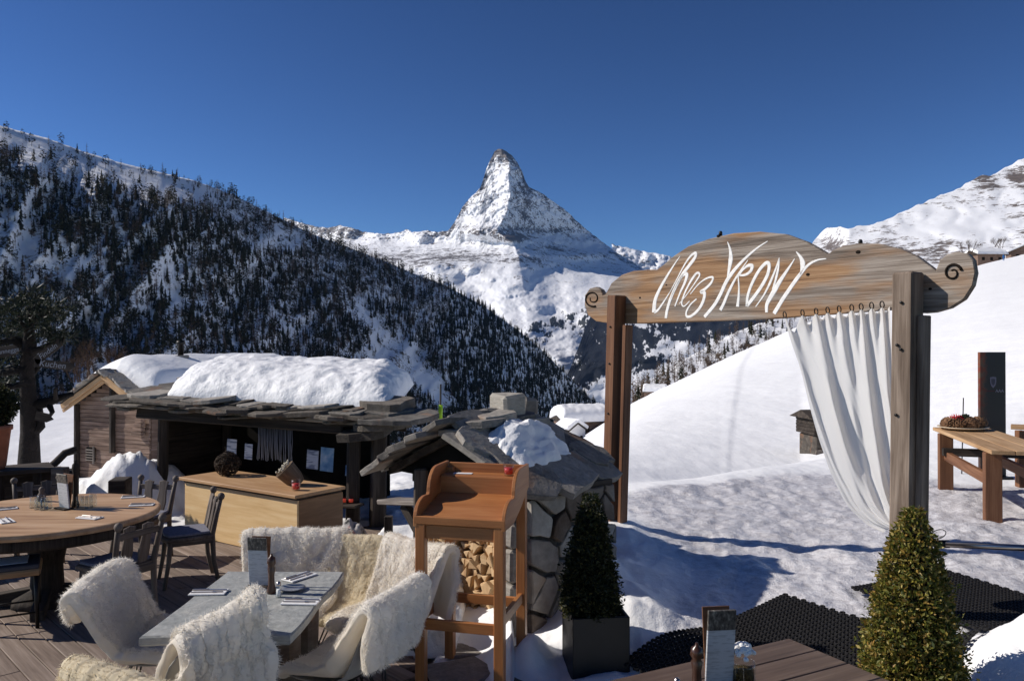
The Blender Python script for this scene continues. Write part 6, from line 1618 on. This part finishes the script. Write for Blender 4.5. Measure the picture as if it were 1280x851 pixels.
    f = mesh_obj('wool_fibres', np_mesh('wool_fibres', Vt, np.concatenate([np.concatenate([i, i+1, i+2], 1), np.concatenate([i, i+2, i+3], 1), np.concatenate([i+3, i+2, i+4], 1)]), False, {'key': np.full(5 * n, .9)}), mat, t, True); f['kind'] = 'stuff'
    return t
def drape(seat=True, over=.22, w=1.0, tuck=0.0, seed=0, front=.0, bow=1.0, tilt=0.0, lift=0.0, topw=1.0):
    """outer profile of a skin over seat, back and the top of the back"""
    P = []
    if seat: P += [(.24 + front, .40 - front*.3), (.19, .432), (.03, .425), (-.07, .430)]
    P += [(-.135, .465), (-.18, .54), (-.215, .63), (-.245, .73), (-.268, .80), (-.290, .832), (-.318, .825), (-.325, .78), (-.318, .83 - over)]
    n = len(P); half = list(np.interp(np.linspace(0, 1, n), [0, .3, .5, .72, .85, 1], np.array([.21, .255, .26, .285 * topw, .29 * (1 + topw) / 2, .24]) * w))
    b = [.02, .03, .06, .10, .11, .11, .09, .06, .03, .0, -.03, -.05, -.06] if seat else [.08, .10, .10, .08, .04, .0, -.03, -.05, -.06]
    V = strip_surface(P, half, 60, 34, [q * bow for q in b])
    r = np.random.default_rng(seed); fi = np.linspace(0, 1, 60)[:, None]; fj = np.linspace(-1, 1, 34)[None, :]
    wob = .035 * fbm(fi * 5 + seed, fj * 2 + 0 * fi, seed, 3)
    V[..., 0] *= 1 + 1.6 * wob * np.abs(fj); V[..., 2] += wob * .35 * (np.abs(fj) > -1); V[..., 1] += .02 * fbm(fi * 6, fj * 4 + 0 * fi, seed + 2, 3)
    up_ = sstep(.45, .62, V[..., 2]); V[..., 2] += up_ * (lift + tilt * V[..., 0] / .25)
    return V
def flip(V): return V[:, ::-1]
PI = math.pi
# which way is out: strips run up the back, columns left to right, so +normal points to the sitter / outwards over the top
specs = [
 ('moulded shell chair under the white sheepskin at the round-table side of the slate table', 'white sheepskin spread over the shell chair next to the carved chairs', -2.04, 4.55, -PI/2 + .10, dict(seat=True, over=.14, w=1.30, bow=.7, front=.02), 'fur', 44000, .056),
 ('moulded shell chair tucked under the slate table, back turned, with a drooping sheepskin', 'thick white sheepskin hanging over the back of the turned-away shell chair', -1.50, 3.90, .60, dict(seat=True, over=.48, w=.95, bow=.9, tilt=.095, lift=.05, topw=.62), 'fur', 50000, .066),
 ('moulded shell chair beside the teak desk at the slate table', 'white sheepskin slung over the shell chair beside the teak desk', -.90, 4.32, PI/2 - .35, dict(seat=True, over=.30, w=1.1, bow=1.0), 'fur', 40000, .045),
 ('moulded shell chair on the counter side of the slate table', 'thick cream-white sheepskin over the shell chair on the counter side of the slate table', -1.49, 5.28, PI + .05, dict(seat=True, over=.2, w=1.28, bow=.5), 'fur', 42000, .055),
 ('moulded shell chair with a cream sheepskin, half out of the frame below the slate table', 'cream curly sheepskin on the shell chair before the slate table', -1.42, 3.42, -.5, dict(seat=True, over=.25, w=1.1), 'furcream', 36000, .042),
 ('moulded shell chair holding the flat cream fleece behind the slate table', 'flat cream fleece hanging down a chair between two white sheepskins', -1.08, 5.22, PI - .25, dict(seat=True, over=.12, w=.86, bow=.4), 'furcream', 30000, .020),
 ('moulded shell chair heaped with the long white sheepskin beside the firewood', 'long shaggy white sheepskin heaped over a chair by the teak desk and firewood', -.80, 5.02, PI - .65, dict(seat=True, over=.42, w=1.08, bow=.5, front=.03), 'fur', 46000, .046),
]
for k, (cl_, sl_, x, y, rz, kw, mm, n, ln) in enumerate(specs):
    c = shell_chair(cl_, x, y, rz)
    V = drape(seed=k + 1, **kw)
    sheepskin(sl_, V, M_[mm], x, y, rz, int(n * .5), ln * .9, k + 3, .35 if k != 4 and k != 5 else 1.2)

# speckled boulder behind the skins
r = np.random.default_rng(2)
def boulder(name, label, p, rx, ry, rz_, mat, seed):
    n1, n2 = 22, 30; th = np.linspace(0, PI, n1)[:, None]; ph = np.linspace(0, 2*PI, n2)[None, :]
    d = np.stack([np.sin(th) * np.cos(ph), np.sin(th) * np.sin(ph), np.cos(th) + 0 * ph], -1)
    s = 1 + .22 * fbm(d[..., 0]*1.6 + seed, d[..., 1]*1.6, d[..., 2]*1.6, 3)
    V = d * s[..., None] * np.array([rx, ry, rz_]) + np.array(p)
    me = np_mesh(name, V.reshape(-1, 3), grid_faces(n1, n2)[:, ::-1], True, {'gc': V.reshape(-1, 3)}); o = mesh_obj(name, me, mat); tag(o, label, 'stone'); return o
w = NT('speckled granite', .8, .3); nn1 = w.noise(w.obj(), 16, 4); w.col(w.ramp(nn1, [(.38, (.05, .05, .05)), (.46, (.42, .39, .36)), (.60, (.58, .55, .51)), (.70, (.50, .16, .13))])); w.bump(nn1, .4, .02); M_['granite'] = w.m
q = at(441, 662, 6.6); boulder('boulder', 'speckled grey boulder behind the cream fleece', (q.x, q.y, .36), .15, .16, .36, M_['granite'], 3)

me = loaf('snow_heap', (-1.02, 5.55, 0), Vector((.62, .05, 0)), Vector((.05, 1.25, 0)), .36, lambda s, t: -.02 + 0 * s * t, 70, 80, .42, .42, 6.0, .10, .9)
o = mesh_obj('snow_heap', me, M_['cap']); tag(o, 'lumpy snow heap between the sheepskin chairs and the stone shelter', 'snow')
# ------------------------------------------------------------------ teak standing desk
dk = thing('standing_desk', 'tall teak standing desk with curved side cheeks and four square legs', 'desk', (-.25, 4.1, 0))
D0 = on_z(523, 655, 1.14); DU = Vector((.80, -.60, 0)).normalized()
DU = Vector((.967, -.254, 0)).normalized(); DB = Vector((-DU.y, DU.x, 0))
LW = .062
D0 = at(527, 660, 5.0) - (DU + DB) * LW / 2; D0.z = 0
DW, DD = .51 + LW, .55 + LW
# find the desk width that reaches px 640 at the right front leg
def dpp(u, b, z): return D0 + DU * u + DB * b + Vector((0, 0, z))
ZT = at(527, 652, 5.0).z                                            # height of the front apron's top
for u in (0, DW - LW):
    for b in (0, DD - LW):
        top = ZT + (.0 if b == 0 else .27)
        p = dpp(u + LW/2, b + LW/2, 0); m = MB(); m.beam(p, p + Vector((0, 0, top - (.002 if b == 0 else .0))), LW, LW, DU, .004); m.build('leg', M_['teak'], dk)
ap = .085
m = MB(); m.beam(dpp(LW, LW/2, ZT - ap/2 - .01), dpp(DW - LW, LW/2, ZT - ap/2 - .01), .03, ap, c=.003); m.build('apron', M_['teak'], dk)
m = MB(); m.beam(dpp(LW, DD - LW/2, ZT - ap/2 + .1), dpp(DW - LW, DD - LW/2, ZT - ap/2 + .1), .03, ap, c=.003); m.build('apron', M_['teak'], dk)
m = MB(); m.beam(dpp(-.01, .012, ZT + .02), dpp(DW + .01, .012, ZT + .02), .03, .05, c=.004); m.build('front_rail', M_['teak'], dk)
# sloping writing board
a0, a1 = ZT + .035, ZT + .125
m = MB(); m.add([dpp(.02, .02, a0), dpp(DW - .02, .02, a0), dpp(DW - .02, .42, a1), dpp(.02, .42, a1), dpp(.02, .02, a0 - .02), dpp(DW - .02, .02, a0 - .02), dpp(DW - .02, .42, a1 - .02), dpp(.02, .42, a1 - .02)], [(0,1,2,3),(7,6,5,4),(4,5,1,0),(5,6,2,1),(6,7,3,2),(7,4,0,3)],
      [(0,0,0),(DW,0,0),(DW,.3,0),(0,.3,0),(0,0,.02),(DW,0,.02),(DW,.3,.02),(0,.3,.02)]); m.build('writing_board', M_['teak'], dk)
m = MB(); m.beam(dpp(.02, .425, (a1 + ZT + .24)/2 - .01), dpp(DW - .02, .425, (a1 + ZT + .24)/2 - .01), .02, ZT + .24 - a1 + .0, c=.002); m.build('riser', M_['teak'], dk)
m = MB(); m.beam(dpp(.02, .51, ZT + .225), dpp(DW - .02, .51, ZT + .225), .165, .022, c=.003); m.build('shelf', M_['teak'], dk)
m = MB(); m.beam(dpp(.02, DD - .012, ZT + .255), dpp(DW - .02, DD - .012, ZT + .255), .022, .085, c=.003); m.build('back_rail', M_['teak'], dk)
# side cheeks: two rounded steps
ch_ = [(.0, -.01), (.0, .055), (.012, .10), (.045, .145), (.09, .165), (.14, .165), (.175, .155)]
ch_ = [(-.002, -.02)] + [(.115 - .117 * math.cos(R(a_)), .03 + .115 * math.sin(R(a_))) for a_ in range(0, 91, 10)] + [(.165, .14)] + [(.29 - .115 * math.cos(R(a_)), .155 + .15 * math.sin(R(a_))) for a_ in range(0, 91, 10)] + [(.36, .305), 0, 0, 0, 0]
for u in (-.012, DW - .012):
    M = Matrix((DB, Vector((0, 0, 1)), DU)).transposed().to_4x4(); M.translation = dpp(u, 0, ZT)
    m = MB(); m.prism([(x * DD / .46, y) for x, y in ch_[:-4]] + [(DD, .305), (DD, .15), (.40, .05), (.2, -.02)], .024, M, .003); m.build('cheek', M_['teak'], dk)
for z_, pairs in ((.42, (((LW, LW/2), (DW - LW, LW/2)), ((LW, DD - LW/2), (DW - LW, DD - LW/2)))), (.46, (((LW/2, LW), (LW/2, DD - LW)), ((DW - LW/2, LW), (DW - LW/2, DD - LW))))):
    for p0, p1 in pairs:
        m = MB(); m.beam(dpp(*p0, z_), dpp(*p1, z_), .03, .065, c=.003); m.build('stretcher', M_['teak'], dk)
red_glass('candle_glass', 'red candle glass on the shelf of the teak standing desk', dpp(DW - .10, .50, ZT + .237), 1.0)
m = MB(); m.box((.13, .05, .002), TR(dpp(.15, .50, ZT + .239), math.atan2(DU.y, DU.x) + .1), .0005); o = m.build('paper_slip', M_['paper']); tag(o, 'slip of white paper on the shelf of the teak standing desk', 'paper')

# ------------------------------------------------------------------ planters and clipped cones
def cone_fn(base, h, r0, pw=.8, lump=.1):
    def f(n, r):
        t = 1 - np.sqrt(1 - r.random(n) * .985); t = np.where(r.random(n) < .25, r.random(n), t)
        a = r.random(n) * 2 * PI
        prof = r0 * np.clip(1 - t, .02, 1) ** pw * (1 - .55 * np.exp(-t / .05)) + .015
        prof = prof * (1 + lump * fbm(np.cos(a) * 1.5, np.sin(a) * 1.5, t * 4, 3) * 2)
        rad = prof * np.where(r.random(n) < .05, r.uniform(1.05, 1.22, n), r.uniform(.70, 1.06, n))
        P = np.stack([base[0] + rad * np.cos(a), base[1] + rad * np.sin(a), base[2] + t * h], 1)
        Nn = np.stack([np.cos(a), np.sin(a), 0 * a + .45], 1)
        return P, Nn
    return f
def planter(name, label, x, y, z, w, h, mat, rz):
    t = thing(name, label, 'planter', (x, y, z), rz)
    for k in range(4):
        a = k * PI/2; m = MB(); m.box((w - (.03 if k % 2 else 0.0), .025, h), TR((0, 0, h/2), a) @ Matrix.Translation((0, w/2 - .0125, 0)), .004); m.build('side', mat, t, True)
    m = MB(); m.box((w - .06, w - .06, .05), TR((0, 0, h - .07)), .01); m.build('soil', M_['mortar'], t, True)
    return t
def cone_bush(name, label, base, h, r0, n, size, mat, seed, pw=.8, lump=.1):
    t = thing(name, label, 'bush', base)
    m = MB(); m.tube([base + Vector((0, 0, -.03)), base + Vector((0, 0, h * .3))], .018, 8); m.build('trunk', M_['bark'], t)
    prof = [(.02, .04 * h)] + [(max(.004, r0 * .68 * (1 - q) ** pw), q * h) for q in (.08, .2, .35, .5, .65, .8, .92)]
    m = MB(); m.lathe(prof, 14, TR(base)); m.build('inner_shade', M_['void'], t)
    f = leaf_cloud('foliage', mat, t, n, cone_fn(base, h, r0, pw, lump), size, seed); f['kind'] = 'stuff'
    return t
M_['blackbox'] = plain('black planter', (.006, .006, .007), .5, .4, 0, 10, .3)
pl = on_z(738, 838, .06)
px_, py_ = pl.x + .04, 5.25
planter('planter_box', 'black square planter in the snow before the stone shelter', px_, py_, .03, .37, .40, M_['blackbox'], .12)
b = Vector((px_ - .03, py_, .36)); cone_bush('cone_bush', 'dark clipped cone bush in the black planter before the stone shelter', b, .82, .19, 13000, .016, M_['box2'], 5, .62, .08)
# snow on the planter
me = loaf('snow_patch', (px_ - .02, py_ - .12, 0), Vector((.15, 0, 0)), Vector((0, .25, 0)), .04, lambda s, t: .37 + 0 * s * t, 24, 24, .3, .3, 2, .02); o = mesh_obj('snow_patch', me, M_['cap']); tag(o, 'small patch of snow in the black planter', 'snow')
bx_, by_ = (1140 - 640) / F * 4.15, 4.15
planter('planter_box', 'black square planter of the bronze cone bush beside the boarded table', bx_, by_, .0, .42, .32, M_['blackbox'], .2)
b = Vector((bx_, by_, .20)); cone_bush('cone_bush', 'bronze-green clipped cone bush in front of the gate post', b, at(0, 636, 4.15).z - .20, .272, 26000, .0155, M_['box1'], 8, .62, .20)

# ------------------------------------------------------------------ boarded table at the lower right
nt_t = thing('boarded_table', 'brown boarded table with a menu, mill and flower jar on it', 'table', (1.0, 3.3, 0))
NC = Vector((1.33, 3.84, 0)); N1 = Vector((-.885, -.465, 0)).normalized(); N2 = Vector((-N1.y, N1.x, 0)); N2 = N2 if N2.y < 0 else -N2
for k in range(5):
    m = MB(); a = NC + N2 * (.085 + k * .171) + Vector((0, 0, .732)); m.beam(a, a + N1 * 1.7, .167, .036, c=.004); m.build('top_board', M_['nearboards'], nt_t)
for u in (.15, 1.5):
    for v in (.10, .75):
        p = NC + N1 * u + N2 * v; m = MB(); m.beam(p, p + Vector((0, 0, .712)), .08, .08, N1); m.build('leg', M_['nearboards'], nt_t)
m = MB(); m.beam(NC + N1 * .15 + N2 * .1 + Vector((0, 0, .66)), NC + N1 * 1.5 + N2 * .1 + Vector((0, 0, .66)), .03, .09); m.build('apron', M_['nearboards'], nt_t)
m = MB(); m.beam(NC + N1 * .15 + N2 * .75 + Vector((0, 0, .66)), NC + N1 * 1.5 + N2 * .75 + Vector((0, 0, .66)), .03, .09); m.build('apron', M_['nearboards'], nt_t)
NZ = .7505
menu('menu_card', 'menu card standing on the brown boarded table', Vector((.855, 3.26, NZ)), .12, .118, .325, .12)
mill('pepper_mill', 'reddish brown pepper mill on the boarded table beside the menu', Vector((.745, 3.22, NZ)), .20, .028, 'millwood')
salt('small salt shaker on the brown boarded table beside the mill', Vector((.655, 3.17, NZ)))
jp = Vector((.955, 3.30, NZ)); jar = thing('flower_jar', 'glass jar of small white blossoms on the boarded table', 'jar', jp)
m = MB(); m.lathe([(.045, 0), (.05, .01), (.052, .085), (.048, .10), (.045, .10), (.046, .012)], 20, TR(jp)); m.build('glass', M_['glass'], jar)
m = MB(); m.lathe([(.043, .008), (.044, .07), (.001, .072)], 16, TR(jp)); m.build('filling', plain('moss and husks', (.10, .065, .02), .9, .1, 0, 90, .6), jar)
wf = leaf_mat('white blossoms', [(0.0, (.55, .50, .48)), (1.0, (.85, .83, .82))])
m = MB()
for k in range(46):
    d = Vector((random.gauss(0, 1), random.gauss(0, 1), abs(random.gauss(0, 1)) + .2)).normalized(); p = jp + Vector((0, 0, .115)) + Vector((d.x * .045, d.y * .045, d.z * .055))
    m.lathe([(.004, -.008), (.011, -.002), (.012, .006), (.004, .011)], 7, TR(p, random.uniform(0, 3), random.uniform(-.7, .7)))
m.build('blossoms', M_['white'], jar)

# ------------------------------------------------------------------ old pine with hand-painted signs
tr = at(38, 592, 13.0); tx, ty = tr.x, 13.0
tz = gz(tx, ty) - .1
pt_ = thing('old_pine', 'gnarled old pine hung with dark painted direction boards', 'tree', (tx, ty, tz))
def w3(px_, py_, d=13.0): return at(px_, py_, d)
M_['pinebark'] = stone('dark pine bark', [(.008, .006, .005), (.02, .015, .013), (.038, .029, .025)], 7, .95, .9, None, .04)
m = MB(); m.tube([Vector((tx, ty, tz - .2)), Vector((tx, ty, tz + .1)), w3(37, 575), w3(38, 540), w3(36, 500), w3(34, 465), w3(37, 430), w3(36, 400), w3(39, 380)], [.30, .25, .17, .135, .125, .115, .10, .06, .03], 14, wob=.10); trunk = m.build('trunk', M_['pinebark'], pt_)
for P, R_ in (([(38,507),(60,503),(75,497),(92,492)], [.10,.08,.06,.04]), ([(40,545),(52,533),(50,510),(57,498)], [.07,.06,.05,.03]), ([(34,510),(24,506),(20,512),(18,505)], [.06,.05,.03,.015]), ([(36,462),(20,462),(4,466),(-20,470)], [.09,.07,.06,.05]), ([(37,440),(52,436),(66,428),(80,420)], [.07,.05,.035,.02]),
              ([(36,432),(18,425),(0,428),(-25,420)], [.09,.07,.05,.03]), ([(38,470),(52,455),(60,440)], [.05,.035,.015]), ([(36,412),(26,398),(14,390),(0,384)], [.07,.05,.03,.02]), ([(37,405),(50,395),(62,388),(74,384)], [.06,.045,.03,.015]), ([(38,395),(44,380),(46,368)], [.04,.03,.01]), ([(34,478),(16,484),(0,480),(-20,484)], [.06,.05,.03,.02]), ([(60,503),(66,515),(62,522)], [.06,.04,.02]), ([(70,499),(69,487),(72,484)], [.04,.03,.02])):
    m = MB(); m.tube([w3(*p, 13.0 + random.uniform(-.15, .15)) for p in P], R_, 8, wob=.12); m.build('branch', M_['pinebark'], pt_)
M_['needles'] = leaf_mat('pine needles', [(0.0, (.007, .011, .006)), (.6, (.014, .02, .010)), (1.0, (.03, .036, .016))])
cents = [(8,392,.45),(22,384,.45),(-5,405,.5),(14,412,.4),(60,392,.38),(48,384,.4),(70,386,.3),(-20,420,.5),(4,432,.4),(30,400,.38),(40,372,.35),(52,408,.3),(66,418,.28),(-12,470,.45),(2,478,.35),(-25,480,.4),(78,420,.22),(10,445,.3)]
def clump_fn(n, r):
    k = r.integers(0, len(cents), n); C = np.array([tuple(w3(c[0], c[1], 13.0 + (i % 5 - 2) * .22)) + (c[2],) for i, c in enumerate(cents)])
    d = r.normal(size=(n, 3)); d /= np.linalg.norm(d, axis=1)[:, None]; rad = C[k, 3][:, None] * r.random((n, 1)) ** .5
    sub = fbm(d[:, 0] * 3 + k, d[:, 1] * 3, d[:, 2] * 3, 2)[:, None]
    return C[k, :3] + d * rad * (1 + .6 * sub) * np.array([1, .8, .5]), d
f = leaf_cloud('crown', M_['needles'], pt_, 3000, clump_fn, .030, 4, aspect=4.5); f['kind'] = 'stuff'
M_['signpaint'] = plain('sign lettering', (.30, .30, .33), .8)
for (pa, pb, h_, body, sz) in (((-4, 441), (27, 436), .17, 'Sunnegga', .105), ((45, 452), (82, 423), .13, 'Findeln', .12), ((44, 453), (96, 459), .13, 'Kuchen', .14), ((46, 519), (68, 524), .14, '', .075), ((-2, 497), (20, 491), .13, '', .10)):
    a, b = w3(*pa, 12.72), w3(*pb, 12.72)
    X_ = (b - a).normalized(); Mx = frame((a + b) / 2, X_, Vector((0, -1, 0)))
    m = MB(); L = (b - a).length; m.prism([(-L/2, -h_/2), (L/2 - .10, -h_/2), (L/2, 0), (L/2 - .10, h_/2), (-L/2, h_/2)], .025, Mx, .004); sb = m.build('sign_arm', M_['darkwood'], pt_)
    if body: text_part('lettering', body, sz, Mx @ Matrix.Translation((-L * .06, 0, .026)), M_['signpaint'], sb, .0015, .15)
# leafless shrubs behind the terrace
def bare_tree(name, label, base, h, spread, seed, n0=5, col='twig'):
    r = random.Random(seed); t = thing(name, label, 'shrub', base)
    lim = MB(); tw_ = MB()
    def grow(p, d, L, rad, lv):
        q = p + d * L; (lim if lv < 2 else tw_).tube([p, (p + q)/2 + Vector((r.gauss(0, .04), r.gauss(0, .04), 0)) * L, q], [rad, rad*.8, rad*.6], 5 if lv < 2 else 3, False)
        if lv < 4:
            for k in range(3 if lv < 3 else 4):
                e = (d + Vector((r.gauss(0, .42), r.gauss(0, .42), r.gauss(.12, .25))) * spread).normalized(); grow(lerp(p, q, r.uniform(.55, 1)), e, L * r.uniform(.6, .85), rad * .55, lv + 1)
    for k in range(n0): grow(base + Vector((r.gauss(0, .1), r.gauss(0, .1), 0)) * h, Vector((r.gauss(0, .25), r.gauss(0, .25), 1)).normalized(), h * .3, h * .018, 0)
    lim.build('limbs', M_['twig'], t)['kind'] = 'stuff'; tw_.build('twigs', M_['twig'], t)['kind'] = 'stuff'
    return t
M_['twig'] = plain('brown twigs', (.075, .048, .034), .9, .1)
for k, (px_, py_, d, h, lab) in enumerate(((112, 452, 75, 4.6, 'brown leafless shrub behind the barn, tallest of its clump'), (140, 450, 78, 4.0, 'brown leafless shrub behind the barn roof'), (165, 449, 80, 2.9, 'low brown leafless shrub behind the barn roof snow'), (185, 448, 82, 2.4, 'lowest brown leafless shrub right behind the barn ridge'), (92, 455, 70, 3.4, 'brown leafless shrub between barn gable and old pine'))):
    p = at(px_, py_, d); bare_tree('leafless_shrub', lab, Vector((p.x, p.y, p.z - 1.6)), h, 1.0, k)
for k, (px_, py_, d, h, lab) in enumerate(((1209, 318, 250, 6.5, 'bare brown larch beside the scroll end of the sign'), (1251, 308, 270, 5.0, 'bare brown tree beside the dark gabled chalet'), (1244, 306, 275, 4.2, 'bare grey-brown tree up the slope from the long chalet'), (1225, 309, 275, 2.5, 'low reddish bush up the slope from the long chalet'))):
    p = at(px_, py_, d); t = bare_tree('bare_tree', lab, Vector((p.x, p.y, p.z - .6)), h, .7, 20 + k, 4); t['category'] = 'tree'
# ================================================================== AIR
m = MB(); m.add([(x, y, z) for x in (-16200, 16200) for y in (-80, 17200) for z in (-720, 2520)], [(0,1,3,2),(4,6,7,5),(0,4,5,1),(2,3,7,6),(0,2,6,4),(1,5,7,3)])
hm = bpy.data.materials.new('thin mountain air'); hm.use_nodes = True; hn = hm.node_tree; hn.nodes.clear()
ho = hn.nodes.new('ShaderNodeOutputMaterial'); hv = hn.nodes.new('ShaderNodeVolumePrincipled')
hv.inputs['Color'].default_value = (.26, .50, 1.0, 1); hv.inputs['Density'].default_value = 1.1e-5
hn.links.new(hv.outputs[0], ho.inputs['Volume'])
hz = m.build('haze', hm); hz['kind'] = 'stuff'; tag(hz, 'thin blue air over the whole valley', 'haze')
